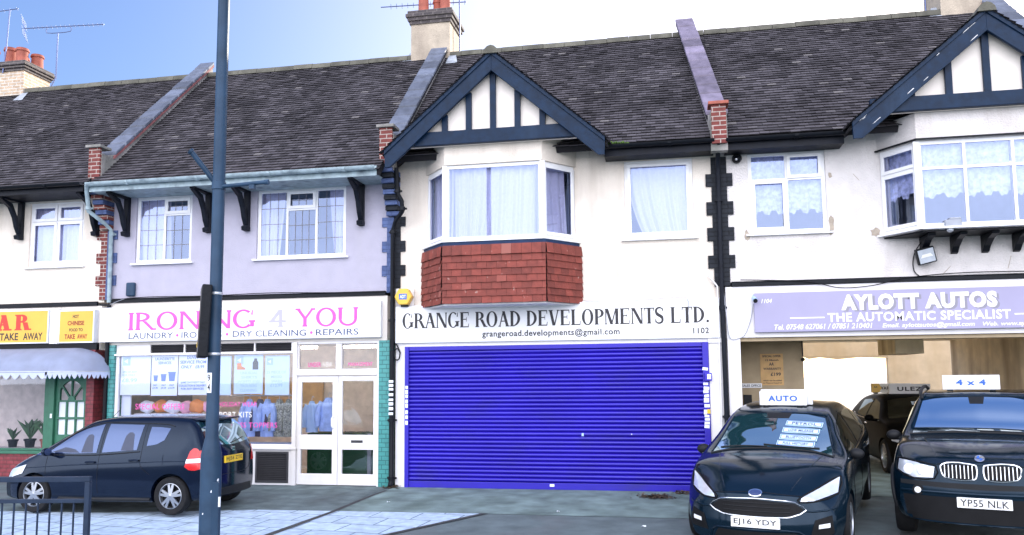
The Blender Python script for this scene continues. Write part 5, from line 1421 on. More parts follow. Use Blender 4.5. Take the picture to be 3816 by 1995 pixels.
cable([(-1.35, -.05, 3.12), (-.6, -.06, 3.10), (.2, -.06, 3.135), (.35, -.09, 3.10), (.37, -.092, 2.93)], 'thin pale cable drooping on the top of the white sign', 'cable_grey', .005)
cable([(1.385, -.06, 3.0), (1.34, -.05, 2.75), (1.25, -.05, 2.52), (1.15, -.05, 2.45), (1.0, -.05, 2.47), (.95, -.09, 2.9), (.93, -.08, 3.2)], 'thin grey cable drooping from the small camera to the black pipe', 'cable_grey', .006)
C_ = thing('security_camera', 'round black dome camera on the wall right of the black quoins', 'camera', (1.215, 0, 5.33))
mb = MB(); mb.lathe([(.075, -.002), (.08, -.05), (.07, -.06)], (1.215, 0, 5.40), 'y', 20); mb.build('base', 'plastic_black', C_, smooth=40)
mb = MB(); mb.ball((1.215, -.065, 5.385), .066, 3); mb.build('dome', 'black_paint', C_, smooth=60)
mb = MB(); mb.ball((1.20, -.122, 5.372), .024, 2); mb.build('lens', 'chrome', C_, smooth=60)
C_ = thing('security_camera', 'small pale bullet camera at the left top corner of the lilac sign', 'camera', (1.40, 0, 3.0))
mb = MB(); mb.tube([(1.405, -.20, 3.04), (1.40, -.06, 3.09)], .038, 12); mb.build('body', 'ink_paleblue', C_, smooth=50)
mb = MB(); mb.tube([(1.406, -.215, 3.03), (1.405, -.201, 3.036)], .034, 12); mb.build('lens', 'plastic_black', C_, smooth=50)
mb = MB(); mb.tube([(1.40, -.06, 3.10), (1.40, -.03, 3.14)], .02, 8); mb.build('bracket', 'ink_paleblue', C_)

# moss and leaf litter
mb = MB(); rn = random.Random(5)
for k in range(150):
    x = rn.uniform(-.93, -.52); r = rn.uniform(.008, .02); mb.ball((x, -.44 + rn.uniform(-.05, .05), 5.655 + rn.uniform(0, .045) * (1 - (x + .93) / .5)), r, 1)
tag(mb.build('moss', 'moss_green', None, smooth=60), 'bright green moss in the gutter beside the gable foot', 'moss', kind='stuff')
def litter(cx, cy, sx, sy, n, seed, label):
    mb = MB(); rn = random.Random(seed)
    for k in range(n):
        x, y = rn.gauss(cx, sx), min(rn.gauss(cy, sy), -.04); a = rn.uniform(0, 6.3); s_ = rn.uniform(.015, .045); z = gz(y) + .008 + abs(rn.gauss(0, .015))
        p = [(x + s_ * cos(a), y + s_ * sin(a), z + rn.uniform(0, .015)), (x + s_ * .5 * cos(a + 1.6), y + s_ * .5 * sin(a + 1.6), z + rn.uniform(0, .02)), (x - s_ * cos(a), y - s_ * sin(a), z), (x - s_ * .5 * cos(a + 1.6), y - s_ * .5 * sin(a + 1.6), z + rn.uniform(0, .015))]
        mb.face(p)
    tag(mb.build('fallen_leaves', 'leaf_brown', None, recalc=False), label, 'leaves', kind='stuff')
litter(-.22, -.70, .15, .10, 260, 1, 'heap of brown leaves on the concrete before the blue shutter')
litter(.22, -.20, .10, .06, 90, 2, 'small brown leaf drift at the right foot of the blue shutter')
litter(-4.65, -.12, .07, .08, 80, 3, 'leaf drift at the foot of the black downpipe')

for x, y, lab in ((-1.55, -2.05, 'white paper scrap on the concrete before the middle of the shutter'), (-.35, -2.9, 'white paper scrap on the dark tarmac left of the teal hatchback'), (-4.2, -1.6, 'tiny white scrap on the concrete beside the drain channel')):
    mb = MB(T((x, y, gz(y) + .012)) @ R_z(x * 7)); mb.grid(lambda s_, t_: (-.03 + .06 * s_, -.02 + .04 * t_, .008 * sin(s_ * 5 + t_ * 3)), 4, 4)
    tag(mb.build('paper_scrap', 'paper', None, recalc=False), lab, 'litter', 'paper scraps on the forecourt')

# ------------------------------------------------------------------ aerials
def yagi(name_label, mast, boom0, boom1, n, el, refl=True, group=None):
    a = thing('tv_aerial', name_label, 'aerial', mast[0])
    mb = MB(); mb.tube(mast, .016, 8); mb.build('mast', 'aerial', a, smooth=60)
    mb = MB(); mb.tube([boom0, boom1], .012, 6); mb.build('boom', 'aerial', a)
    b0, b1 = Vector(boom0), Vector(boom1); d = (b1 - b0).normalized(); s_ = Vector((.25, -.85, .45)).normalized()
    mb = MB()
    for k in range(n):
        p = b0 + (b1 - b0) * (.12 + .86 * k / (n - 1)); mb.tube([p - s_ * el, p + s_ * el], .005, 5)
    mb.build('director', 'aerial', a)
    if refl:
        mb = MB()
        for sg in (-1, 1):
            for k in range(4): 
                q = b0 + Vector((-.02 * k * 0, 0, sg * (.06 + .06 * k))) + d * (-.03 * k * sg * .4); mb.tube([q - s_ * .16, q + s_ * .16], .005, 5)
            mb.tube([b0, b0 + Vector((0.0, 0, sg * .26)) + d * (-.05 * sg)], .008, 5)
        mb.build('reflector', 'aerial', a)
    return a
yagi('long television aerial on a cranked pole behind the left roof', [(-14.56, 3.1, 8.8), (-14.54, 3.1, 8.95), (-14.40, 3.1, 9.20), (-14.40, 3.1, 10.32)], (-15.36, 3.1, 10.53), (-13.14, 3.1, 10.43), 16, .05)
mb_ = bpy.data.objects['tv_aerial']
mb = MB(); mb.tube(smoothpath([(-14.72, 3.1, 10.47), (-14.72, 3.1, 10.36), (-14.40, 3.1, 10.33), (-14.05, 3.1, 10.34), (-14.05, 3.1, 10.45)], 2), .010, 6); mb.build('cradle', 'aerial', mb_)
yagi('television aerial on the far left chimney, cut by the edge', [(-15.62, 2.8, 9.3), (-15.70, 2.95, 9.95), (-15.80, 3.1, 11.06)], (-17.5, 3.1, 11.0), (-15.56, 3.1, 11.06), 10, .05, False)
yagi('television aerial passing behind the middle chimney pots', [(-4.36, 3.4, 8.8), (-4.36, 3.4, 10.8)], (-6.22, 3.4, 10.32), (-4.20, 3.4, 10.25), 14, .07, False)
yagi('television aerial mast behind the right hand chimney', [(5.27, 3.3, 8.7), (5.27, 3.3, 11.2)], (4.3, 3.3, 11.0), (6.2, 3.3, 11.0), 10, .06, False)
# ================================================================== lamp column and what hangs on it
LX, LY = -4.172, -6.56
gl = gz(LY)
LC = thing('lamp_column', 'tall blue grey steel lamp column with wide base standing on the pavement', 'lamp post', (LX, LY, gl))
mb = MB(); mb.lathe([(.098, gl), (.098, gl + .03), (.094, gl + .05), (.094, 1.14), (.092, 1.17), (.066, 1.30), (.058, 1.33), (.057, 4.0), (.052, 8.0), (0, 8.0)], (LX, LY, 0), seg=32)
mb.build('shaft', 'column_blue', LC, smooth=30)
m_ = T((LX, LY, 0)) @ R_z(radians(24))
mb = MB(m_); mb.box(.02, .085, -.094, -.060, .32, .92); mb.build('door', 'column_blue', LC, bevel=.006)
for z in (2.02, 2.68):
    pass
mb = MB(m_)
rn = random.Random(4)
for k in range(11):
    a = rn.uniform(-2.6, -.6); z = rn.uniform(.1, 1.1); s_ = rn.uniform(.004, .012)
    p = Vector((.0948 * cos(a), .0948 * sin(a), z)); t = Vector((-sin(a), cos(a), 0))
    mb.face([p - t * s_, p + t * s_ * .7 + Vector((0, 0, -.004)), p + t * s_ + Vector((0, 0, s_ * 2.2)), p - t * s_ * .6 + Vector((0, 0, s_ * 1.7))])
mb.face([(.081, -.097, .70), (.10, -.092, .70), (.10, -.092, .79), (.081, -.097, .79)])
mb.build('paint_chip', 'paper', LC, recalc=False)
TG = thing('number_tag', 'white plate numbered 94 on the lamp column', 'number plate', (LX, LY - .07, 1.72))
m2 = T((LX, LY, 0)) @ R_z(radians(-8))
def curved(mat_, x0, x1, z0, z1, r, name, par):
    mb = MB(m2); mb.grid(lambda s, t: (r * sin(x0 + (x1 - x0) * s), -r * cos(x0 + (x1 - x0) * s), z0 + (z1 - z0) * t), 10, 1)
    return mb.build(name, mat_, par, smooth=60, recalc=False)
curved('paper', -.55, .40, 1.735, 1.92, .060, 'plate', TG)
for ch, z in (('9', 1.84), ('4', 1.755)):
    V_, F_2, _ = sans(ch, .01)
    ax, bx = min(v[0] for v in V_), max(v[0] for v in V_); az, bz = min(v[1] for v in V_), max(v[1] for v in V_)
    mb = MB(m2); vs = [mb.v((.0625 * sin(-.30 + .50 * (a - ax) / (bx - ax)), -.0625 * cos(-.30 + .50 * (a - ax) / (bx - ax)), z + .065 * (b - az) / (bz - az))) for a, b in V_]
    for f in F_2: mb.bm.faces.new([vs[i] for i in f])
    mb.build('numeral', 'ink_black', TG, recalc=False)
# box sign seen edge on
BS = thing('box_sign', 'flat black sign box strapped to the lamp column, seen almost edge on', 'sign', (LX - .12, LY, 2.06))
mS = T((LX - .115, LY - .02, 2.06)) @ R_z(radians(-56)) @ Matrix.Rotation(radians(-2.2), 4, 'X')
mb = MB(mS); mb.box(-.17, .17, -.045, .045, 0, .68); mb.build('case', 'black_paint', BS, bevel=.012)
mb = MB(mS); mb.box(-.155, -.10, -.049, -.0455, .10, .15); mb.build('sticker', 'plate_yellow', BS)
mb = MB(mS); mb.box(.07, .085, -.049, -.0455, .055, .10); mb.box(-.14, -.11, -.049, -.0455, .62, .64); mb.build('mark', 'cable_grey', BS)
for z in (2.095, 2.665):
    mb = MB(); mb.lathe([(.0605, z - .012), (.062, z - .008), (.062, z + .008), (.0605, z + .012)], (LX, LY, 0), seg=28); mb.box(LX - .10, LX - .055, LY - .03, LY + .03, z - .012, z + .012); mb.build('strap', 'galv', BS, smooth=40)
AR_ = thing('column_bracket', 'pair of blue grey bracket arms sticking out of the lamp column', 'bracket', (LX, LY, 3.7))
mb = MB(); mb.tube([(LX - .02, LY + .03, 3.70), (LX - .235, LY - .10, 4.02)], .026, 8); mb.tube([(LX - .235, LY - .10, 4.02), (LX - .25, LY - .11, 4.035)], .034, 8); mb.build('arm', 'column_blue', AR_, smooth=50)
mb = MB(); mb.tube([(LX + .05, LY - .02, 3.69), (LX + .50, LY - .05, 3.70)], .020, 8); mb.tube([(LX + .50, LY - .05, 3.70), (LX + .54, LY - .05, 3.70)], .025, 8); mb.box(LX + .35, LX + .40, LY - .07, LY - .03, 3.64, 3.68); mb.build('arm', 'column_blue', AR_, smooth=50)
mb = MB(); mb.lathe([(.058, 3.66), (.066, 3.665), (.066, 3.735), (.058, 3.74)], (LX, LY, 0), seg=28); mb.build('collar', 'column_blue', AR_, smooth=40)

# guard rail
GR = thing('guard_rail', 'blue black pedestrian guard rail at the bottom left corner', 'railing', (-6.5, -6.5, gz(-6.5)))
A_, B_ = Vector((-7.6, -6.72, 0)), Vector((-5.565, -6.375, 0))
d_ = (B_ - A_); Lg = d_.length; ang = math.atan2(d_.y, d_.x)
mg = T(A_) @ R_z(ang); g0 = gz(-6.5)
def rbar(name, x0, x1, z0, z1, w=.025):
    mb = MB(mg); mb.box(x0, x1, -w, w, z0, z1); return mb.build(name, 'rail_blue', GR, bevel=.005)
rbar('top_rail', -.3, Lg, .875, .925); rbar('middle_rail', -.3, Lg - .052, .672, .71, .018); rbar('bottom_rail', -.3, Lg - .052, -.13, -.09, .018)
rbar('post', Lg - .05, Lg, g0, .874)
rbar('post', Lg - 1.98, Lg - 1.93, g0, .874)
k = 0; x = Lg - .16
while x > -.25:
    mb = MB(mg); mb.tube([(x, 0, -.09), (x, 0, .672)], .0095, 8); mb.build('baluster', 'rail_blue', GR, smooth=60)
    x -= .118; k += 1
mb = MB(mg); mb.tube([(Lg - 1.13, 0, .71), (Lg - 1.13, 0, .875)], .0095, 8); mb.tube([(Lg - .565 - .46, 0, .71), (Lg - .565 - .46, 0, .875)], .0095, 8); mb.build('spacer', 'rail_blue', GR, smooth=60)
# ================================================================== cars
def pchip(xs, ys, x):
    n = len(xs)
    if x <= xs[0]: return ys[0]
    if x >= xs[-1]: return ys[-1]
    h = [xs[i + 1] - xs[i] for i in range(n - 1)]; dl = [(ys[i + 1] - ys[i]) / h[i] for i in range(n - 1)]
    def slope(i):
        if i == 0: return dl[0]
        if i == n - 1: return dl[-1]
        if dl[i - 1] * dl[i] <= 0: return 0
        w1, w2 = 2 * h[i] + h[i - 1], h[i] + 2 * h[i - 1]
        return (w1 + w2) / (w1 / dl[i - 1] + w2 / dl[i])
    i = max(k for k in range(n - 1) if xs[k] <= x)
    t = (x - xs[i]) / h[i]; m0, m1 = slope(i), slope(i + 1)
    return ys[i] * (1 + 2 * t) * (1 - t) ** 2 + ys[i + 1] * t * t * (3 - 2 * t) + h[i] * (m0 * t * (1 - t) ** 2 - m1 * t * t * (1 - t))

def sstep(a, b, x):
    t = min(1, max(0, (x - a) / (b - a))); return t * t * (3 - 2 * t)

class Car:
    def __init__(s, name, label, loc, heading, scale, pitch, paint, group='cars parked on the forecourt'):
        s.root = tag(empty(name, loc, (0, pitch, heading), scale, local=True), label, 'car', group)
        s.paint = paint
    def hull(s, stations, fbow, fz, rbow, rz_, arches, nx=96, seg=5, ncap=9):
        """stations: rear to front, each (x, [(y, z) x 8]) from underside centre round to roof centre"""
        xs = [q[0] for q in stations]; x0, x1 = xs[0], xs[-1]
        us = [i / nx for i in range(nx + 1)]
        X = [x0 + (x1 - x0) * (0.5 - 0.5 * cos(pi * u)) * .35 + (x1 - x0) * u * .65 for u in us]
        def section(x):
            P = [(pchip(xs, [q[1][k][0] for q in stations], x), pchip(xs, [q[1][k][1] for q in stations], x)) for k in range(8)]
            return [(v.x, v.y) for v in smoothpath([(a, b, 0) for a, b in P], seg)]
        def deform(x, y, z):
            wf = sstep(x1 - .85, x1, x); wr = sstep(x0 + .6, x0, x) if x < x0 + .6 else 0
            return (x - wf * (fbow(abs(y)) + fz(z)) + wr * (rbow(abs(y)) + rz_(z)), y, z)
        mb = MB(); R_ = []
        for x in X:
            sec = section(x); R_.append(sec)
        n = len(R_[0])
        VL, VR = [], []
        for x, sec in zip(X, R_):
            VL.append([mb.v(deform(x, y, z)) for y, z in sec]); VR.append([mb.v(deform(x, -y, z)) for y, z in sec])
        for i in range(nx):
            for k in range(n - 1):
                mb.bm.faces.new((VL[i][k], VL[i][k + 1], VL[i + 1][k + 1], VL[i + 1][k]))
                mb.bm.faces.new((VR[i][k], VR[i + 1][k], VR[i + 1][k + 1], VR[i][k + 1]))
        for i, x in ((0, X[0]), (nx, X[-1])):
            rows = []
            for k, (y, z) in enumerate(R_[i]):
                row = [VR[i][k]] + [mb.v(deform(x, -y + 2 * y * j / ncap, z)) for j in range(1, ncap)] + [VL[i][k]]
                rows.append(row)
            for k in range(n - 1):
                for j in range(ncap):
                    try: mb.bm.faces.new((rows[k][j], rows[k][j + 1], rows[k + 1][j + 1], rows[k + 1][j]))
                    except ValueError: pass
        bmesh.ops.remove_doubles(mb.bm, verts=mb.bm.verts, dist=.0008)
        o = mb.build('body', s.paint, s.root, smooth=38)
        cut = MB()
        for ax, r in arches:
            for sg in (-1, 1):
                cut.tube([(ax, sg * .60, r[1]), (ax, sg * 1.3, r[1])], r[0], 40)
        c = cut.build('cutter', None, s.root)
        bo = o.modifiers.new('b', 'BOOLEAN'); bo.object = c; bo.operation = 'DIFFERENCE'; bo.solver = 'FAST'
        bpy.context.view_layer.update(); dg = bpy.context.evaluated_depsgraph_get()
        me = bpy.data.meshes.new_from_object(o.evaluated_get(dg))
        o.modifiers.clear(); old = o.data; o.data = me; bpy.data.meshes.remove(old)
        bpy.data.objects.remove(c)
        me.polygons.foreach_set('use_smooth', [True] * len(me.polygons)); me.set_sharp_from_angle(angle=radians(38))
        s.body = o
        s.bvh = BVHTree.FromPolygons([v.co.copy() for v in me.vertices], [tuple(p.vertices) for p in me.polygons])
        return o
    def hit(s, a, b, d, lift=.004):
        """2-D point to the body surface along direction d ('f','r','l','s' = front, rear, left, right side, 't' top)"""
        o_, dr = {'f': ((6, a, b), (-1, 0, 0)), 'r': ((-6, a, b), (1, 0, 0)), 'l': ((a, 4, b), (0, -1, 0)), 's': ((a, -4, b), (0, 1, 0)), 't': ((a, b, 5), (0, 0, -1))}[d]
        loc, nr, _, _ = s.bvh.ray_cast(Vector(o_), Vector(dr))
        if loc is None:
            loc, nr, _, _ = s.bvh.find_nearest(Vector(o_) + Vector(dr) * (6 if d in 'fr' else 4))
        if nr.dot(Vector(dr)) > 0: nr = -nr
        return loc + nr * lift
    def patch(s, name, mat, lo, hi, d, n=16, m=8, lift=.004, parent=None, smooth_=True, label=None):
        """skin piece between two outlines (same parameter) projected on the body"""
        def sample(P, t):
            if len(P) == 1: return Vector((*P[0], 0))
            L_ = [0]
            for a, b in zip(P, P[1:]): L_.append(L_[-1] + (Vector(b) - Vector(a)).length)
            q = t * L_[-1]
            for i in range(len(P) - 1):
                if q <= L_[i + 1] + 1e-9:
                    f = (q - L_[i]) / max(1e-9, L_[i + 1] - L_[i]); return Vector((P[i][0] + (P[i + 1][0] - P[i][0]) * f, P[i][1] + (P[i + 1][1] - P[i][1]) * f, 0))
            return Vector((*P[-1], 0))
        mb = MB()
        def fn(a, b):
            p = sample(lo, a).lerp(sample(hi, a), b)
            return s.hit(p.x, p.y, d, lift)
        mb.grid(fn, n, m)
        bmesh.ops.remove_doubles(mb.bm, verts=mb.bm.verts, dist=.0003)
        mb.bm.normal_update()
        want = {'f': Vector((1, 0, 0)), 'r': Vector((-1, 0, 0)), 'l': Vector((0, 1, 0)), 's': Vector((0, -1, 0)), 't': Vector((0, 0, 1))}[d]
        for f in mb.bm.faces:
            if f.normal.dot(want) < 0: f.normal_flip()
        return mb.build(name, mat, parent or s.root, smooth=70, recalc=False, label=label)
    def line(s, name, mat, pts, d, r=.004, lift=.002, parent=None, sm=4, closed=False, seg=6):
        P = smoothpath([(a, b, 0) for a, b in pts], sm, closed) if sm > 1 else [Vector((*p, 0)) for p in pts]
        mb = MB(); mb.tube([s.hit(p.x, p.y, d, lift) for p in P], r, seg, closed)
        return mb.build(name, mat, parent or s.root, smooth=60)
    def box_at(s, name, mat, a, b, d, w, h, t=.012, parent=None, tilt=0):
        """flat plate on the body facing along d; returns object and its frame (x right as seen, z up)"""
        p = s.hit(a, b, d, .0)
        rot = {'f': R_z(pi / 2), 'r': R_z(-pi / 2), 'l': R_z(pi), 's': Matrix()}[d]
        m = T(p) @ rot @ Matrix.Rotation(tilt, 4, 'X')
        mb = MB(m); mb.box(-w / 2, w / 2, -t, .02, -h / 2, h / 2)
        return mb.build(name, mat, parent or s.root, bevel=.004), m
    def plate(s, a, b, d, text, mat, w=.52, h=.111, tilt=0):
        o, m = s.box_at('number_plate', mat, a, b, d, w, h, .018, tilt=tilt)
        place(sans(text, .012, spacing=1.05), 'lettering', 'ink_black', o, -w * .44, w * .44, -h * .34, h * .34, -.0195, m)
        return o
    def wheel(s, x, y, r, width, spokes, name='wheel', rimr=.66):
        sg = 1 if y > 0 else -1
        m = T((x, y, r)) @ (Matrix() if sg < 0 else R_z(pi))     # local -y faces outward
        mb = MB(m); w = width / 2
        mb.lathe([(r * rimr, -w * .86), (r * .80, -w * .98), (r * .93, -w * .95), (r * .985, -w * .7), (r, -w * .35), (r, w * .4), (r * .97, w * .8), (r * .7, w), (r * rimr, w)], (0, 0, 0), 'y', 40, False)
        tyre = mb.build('tyre', 'rubber', None, smooth=45)
        wh = empty(name, (0, 0, 0), local=True); wh.parent = s.root
        tyre.parent = wh
        mb = MB(m); R2 = r * rimr
        mb.lathe([(R2 * 1.0, -w * .88), (R2 * .96, -w * .92), (R2 * .92, -w * .80), (R2 * .90, -w * .2), (R2 * .90, w * .8)], (0, 0, 0), 'y', 40, False)
        for k in range(len(spokes)):
            a, wd, a2 = spokes[k]
            ca, sa = cos(a), sin(a); cb, sb = cos(a2), sin(a2)
            p0, p1 = Vector((ca * R2 * .14, 0, sa * R2 * .14)), Vector((cb * R2 * .95, 0, sb * R2 * .95))
            dd = (p1 - p0).normalized(); nn = Vector((-dd.z, 0, dd.x))
            for f0, f1 in ((-.5, .5),):
                q = [p0 - nn * wd * .65, p0 + nn * wd * .65, p1 + nn * wd * .5, p1 - nn * wd * .5]
                y0, y1 = -w * .80, -w * .62
                A = [mb.v((t.x, y0 - .012 * (1 if i < 2 else 0), t.z)) for i, t in enumerate(q)]; B = [mb.v((t.x, y1, t.z)) for t in q]
                mb.bm.faces.new(A); mb.bm.faces.new(B[::-1])
                for i in range(4): mb.bm.faces.new((A[i], B[i], B[(i + 1) % 4], A[(i + 1) % 4]))
        mb.lathe([(R2 * .20, -w * .60), (R2 * .20, -w * .86), (R2 * .13, -w * .93), (0, -w * .93)], (0, 0, 0), 'y', 20)
        rim = mb.build('rim', 'alloy', None, smooth=35); rim.parent = wh
        mb = MB(m); mb.lathe([(0, -w * .25), (R2 * .9, -w * .25), (R2 * .9, -w * .1), (0, -w * .1)], (0, 0, 0), 'y', 24)
        disc = mb.build('brake_disc', 'grille_black', None); disc.parent = wh
        return wh
    def mirror(s, x, y, z, glassdir=-1, paint=None):
        sg = 1 if y > 0 else -1
        mb = MB(); mb.ball((x, y, z), .088, 3, (.75, 1.0, .74))
        for v in mb.bm.verts:
            if v.co.x < x - .02: v.co.x = x - .02 - (x - .02 - v.co.x) * .15
        mb.tube([(x + .02, y - sg * .16, z - .05), (x, y - sg * .02, z - .03)], .03, 8)
        o = mb.build('mirror', paint or s.paint, s.root, smooth=50)
        mb = MB(); mb.ball((x - .034, y, z), .078, 2, (.05, 1.0, .72)); mb.build('mirror_glass', 'glass_car_side', o, smooth=60)
        return o
    def roof_board(s, x, z, w, h, text, label, mat='ink_blue', d=.10, tilt=0, y=0, name='roof_sign', yaw=0, tw=.55, th=.5, bold=.035, spacing=1.15, depth=.06):
        """sign lying on the roof: top-level, written in the car's own frame"""
        M_ = s.root.matrix_world.copy() if False else (T(s.root.location) @ s.root.rotation_euler.to_matrix().to_4x4() @ Matrix.Scale(s.root.scale[0], 4))
        base = M_ @ Vector((x, y, z))
        t = thing(name, label, 'sign', base, 'price board signs on car roofs')
        m = M_ @ T((x, y, z)) @ R_z(pi / 2 + yaw) @ Matrix.Rotation(tilt, 4, 'X')
        mb = MB(m); mb.box(-w / 2, w / 2, -depth / 2, depth / 2, 0, h); mb.build('board', 'sign_white', t, bevel=.006)
        mb = MB(m); mb.box(-w / 2 + .05, -w / 2 + .12, -depth, depth, -.02, .0); mb.box(w / 2 - .12, w / 2 - .05, -depth, depth, -.02, .0); mb.build('foot', 'plastic_black', t)
        place(sans(text, bold, spacing=spacing), 'lettering', mat, t, -w * tw / 2, w * tw / 2, h * (.5 - th / 2), h * (.5 + th / 2), -depth / 2 - .002, m)
        return t, m

def mir(P): return [(-a, b) for a, b in P]

# ------------------------------------------------------------------ small hatch by the laundry (seen from its left rear)
C = Car('parked_car', 'dark blue black small hatchback parked before the laundry, yellow rear plate', (-7.94, -2.37, -.025), radians(179), .905, radians(.4), MAT['paint_ink'])
st = [
 (-1.80, [(0, .24), (.55, .24), (.70, .30), (.735, .52), (.70, .82), (.60, .90), (.35, .92), (0, .93)]),
 (-1.72, [(0, .22), (.60, .22), (.76, .32), (.79, .58), (.765, .92), (.66, 1.08), (.36, 1.12), (0, 1.13)]),
 (-1.55, [(0, .20), (.66, .20), (.80, .32), (.82, .60), (.79, .97), (.64, 1.30), (.36, 1.38), (0, 1.40)]),
 (-1.36, [(0, .19), (.70, .19), (.815, .32), (.835, .60), (.80, .98), (.61, 1.40), (.36, 1.485), (0, 1.50)]),
 (-.9, [(0, .18), (.72, .18), (.82, .32), (.838, .60), (.80, .96), (.60, 1.42), (.36, 1.505), (0, 1.52)]),
 (-.2, [(0, .18), (.74, .18), (.82, .32), (.838, .60), (.80, .93), (.605, 1.42), (.36, 1.505), (0, 1.525)]),
 (.30, [(0, .18), (.74, .18), (.82, .32), (.838, .60), (.80, .91), (.62, 1.37), (.38, 1.46), (0, 1.48)]),
 (.70, [(0, .18), (.74, .18), (.82, .32), (.835, .58), (.80, .89), (.665, 1.20), (.42, 1.28), (0, 1.31)]),
 (1.05, [(0, .18), (.74, .18), (.82, .32), (.832, .58), (.80, .87), (.72, 1.02), (.45, 1.10), (0, 1.12)]),
 (1.35, [(0, .18), (.74, .18), (.815, .32), (.825, .56), (.78, .82), (.68, .905), (.42, .955), (0, .97)]),
 (1.65, [(0, .19), (.72, .19), (.80, .32), (.81, .54), (.75, .755), (.64, .83), (.40, .87), (0, .88)]),
 (1.88, [(0, .20), (.66, .20), (.76, .32), (.77, .52), (.70, .69), (.58, .74), (.36, .77), (0, .78)]),
 (2.02, [(0, .22), (.58, .22), (.68, .32), (.69, .48), (.62, .60), (.5, .64), (.32, .66), (0, .665)])]
C.hull(st, lambda y: .35 * y * y, lambda z: .10 * max(0, z - .45), lambda y: .12 * y * y, lambda z: 0, [(1.225, (.335, .30)), (-1.225, (.335, .30))])
five = []
for k in range(5):
    a = pi / 2 + k * 2 * pi / 5; five += [(a - .16, .036, a - .20), (a + .16, .036, a + .20)]
for x in (1.225, -1.225):
    for y in (-.735, .735): C.wheel(x, y, .295, .19, five)
# glass, seen on the left
sidewin = 'glass_car_side'
def sides(fn):
    for d in ('l', 's'): fn(d)
def jw(d):
    C.patch('side_window', sidewin, [(1.02, .945), (.55, .935), (.12, .945)], [(.98, .965), (.62, 1.22), (.40, 1.315), (.10, 1.385)], d, 18, 8)
    C.patch('side_window', sidewin, [(.02, .95), (-.60, .99)], [(.0, 1.385), (-.62, 1.37)], d, 14, 8)
    C.patch('side_window', sidewin, [(-.76, 1.05), (-.93, 1.075), (-1.05, 1.14)], [(-.76, 1.34), (-.93, 1.335), (-1.11, 1.315)], d, 12, 8)
    C.patch('quarter_glass', sidewin, [(1.28, .90), (1.06, .915)], [(1.26, .91), (1.06, .99)], d, 6, 4)
    for pts in ([(1.04, .92), (.85, 1.08), (.62, 1.245), (.40, 1.34), (.1, 1.41), (-.6, 1.395), (-1.0, 1.38), (-1.17, 1.345)],): C.line('window_trim', 'plastic_black', pts, d, .008)
    C.line('window_trim', 'plastic_black', [(1.06, .915), (.5, .905), (0, .918), (-.66, .965)], d, .009)
    C.line('door_gap', 'grille_black', [(.06, 1.41), (.055, .92), (.06, .6), (.055, .32)], d, .004, 0)
    C.line('door_gap', 'grille_black', [(1.0, .93), (1.02, .7), (1.0, .35)], d, .004, 0)
    C.line('door_gap', 'grille_black', [(-.68, 1.39), (-.69, .95), (-.70, .75), (-.86, .62)], d, .004, 0)
    C.line('side_crease', C.paint, [(1.5, .70), (.8, .745), (0, .78), (-1.0, .815), (-1.5, .83)], d, .010, 0)
    C.line('sill_trim', 'plastic_black', [(.9, .24), (0, .235), (-.88, .24)], d, .030, .0)
    for x, z in ((.20, .80), (-.58, .83)): C.line('door_handle', C.paint, [(x + .08, z), (x, z + .006), (x - .09, z)], d, .016, .014)
    C.patch('fuel_flap', C.paint, [(-.92, .76), (-1.08, .76)], [(-.92, .92), (-1.08, .92)], d, 4, 4, .006) if d == 'l' else None
    C.patch('tail_lamp', 'tail_red', [(-1.46, .74), (-1.53, .69), (-1.62, .68), (-1.72, .71)], [(-1.53, .97), (-1.58, 1.02), (-1.63, 1.01), (-1.70, .93)], d, 14, 12, .010)
    C.patch('reverse_lamp', 'lamp_white', [(-1.475, .795), (-1.715, .80)], [(-1.49, .855), (-1.712, .865)], d, 10, 3, .014)
    C.patch('headlamp', 'lamp_clear', [(1.46, .62), (1.80, .52)], [(1.40, .755), (1.80, .66)], d, 12, 6, .008)
sides(jw)
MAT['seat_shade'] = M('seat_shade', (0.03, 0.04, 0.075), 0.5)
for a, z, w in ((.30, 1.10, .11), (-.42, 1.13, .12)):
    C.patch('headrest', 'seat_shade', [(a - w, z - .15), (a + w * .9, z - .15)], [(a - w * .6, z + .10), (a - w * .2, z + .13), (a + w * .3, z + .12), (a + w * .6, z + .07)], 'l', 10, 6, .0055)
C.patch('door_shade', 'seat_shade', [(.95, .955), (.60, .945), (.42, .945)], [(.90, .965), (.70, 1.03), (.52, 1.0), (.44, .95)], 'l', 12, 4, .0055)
C.patch('rear_window', 'glass_car', [(-.60, 1.06), (0, 1.02), (.60, 1.06)], [(-.55, 1.40), (0, 1.42), (.55, 1.40)], 'r', 18, 10)
C.line('wiper', 'plastic_black', [(.02, 1.05), (-.15, 1.07), (-.40, 1.11)], 'r', .008, .010)
C.patch('rear_bumper', 'plastic_black', [(-.62, .25), (0, .24), (.62, .25)], [(-.62, .36), (0, .37), (.62, .36)], 'r', 18, 4, .004)
for sg in (-1, 1):
    C.patch('tail_lamp', 'tail_red', [(sg * .60, .72), (sg * .735, .72)], [(sg * .62, .98), (sg * .74, .98)], 'r', 6, 8, .010)
C.line('tailgate_gap', 'grille_black', [(-.56, 1.0), (-.55, .66), (-.4, .58), (0, .57), (.4, .58), (.55, .66), (.56, 1.0)], 'r', .004, 0)
C.plate(0, .80, 'r', 'HJ56 ZTE', 'plate_yellow')
o, m_ = C.box_at('badge', 'chrome', 0, .955, 'r', .085, .07, .010)
mb = MB(m_); mb.box(-.028, -.016, -.013, -.0101, -.024, .024); mb.box(.016, .028, -.013, -.0101, -.024, .024); mb.box(-.015, .015, -.013, -.0101, -.006, .006); mb.build('emblem', 'grille_black', o)
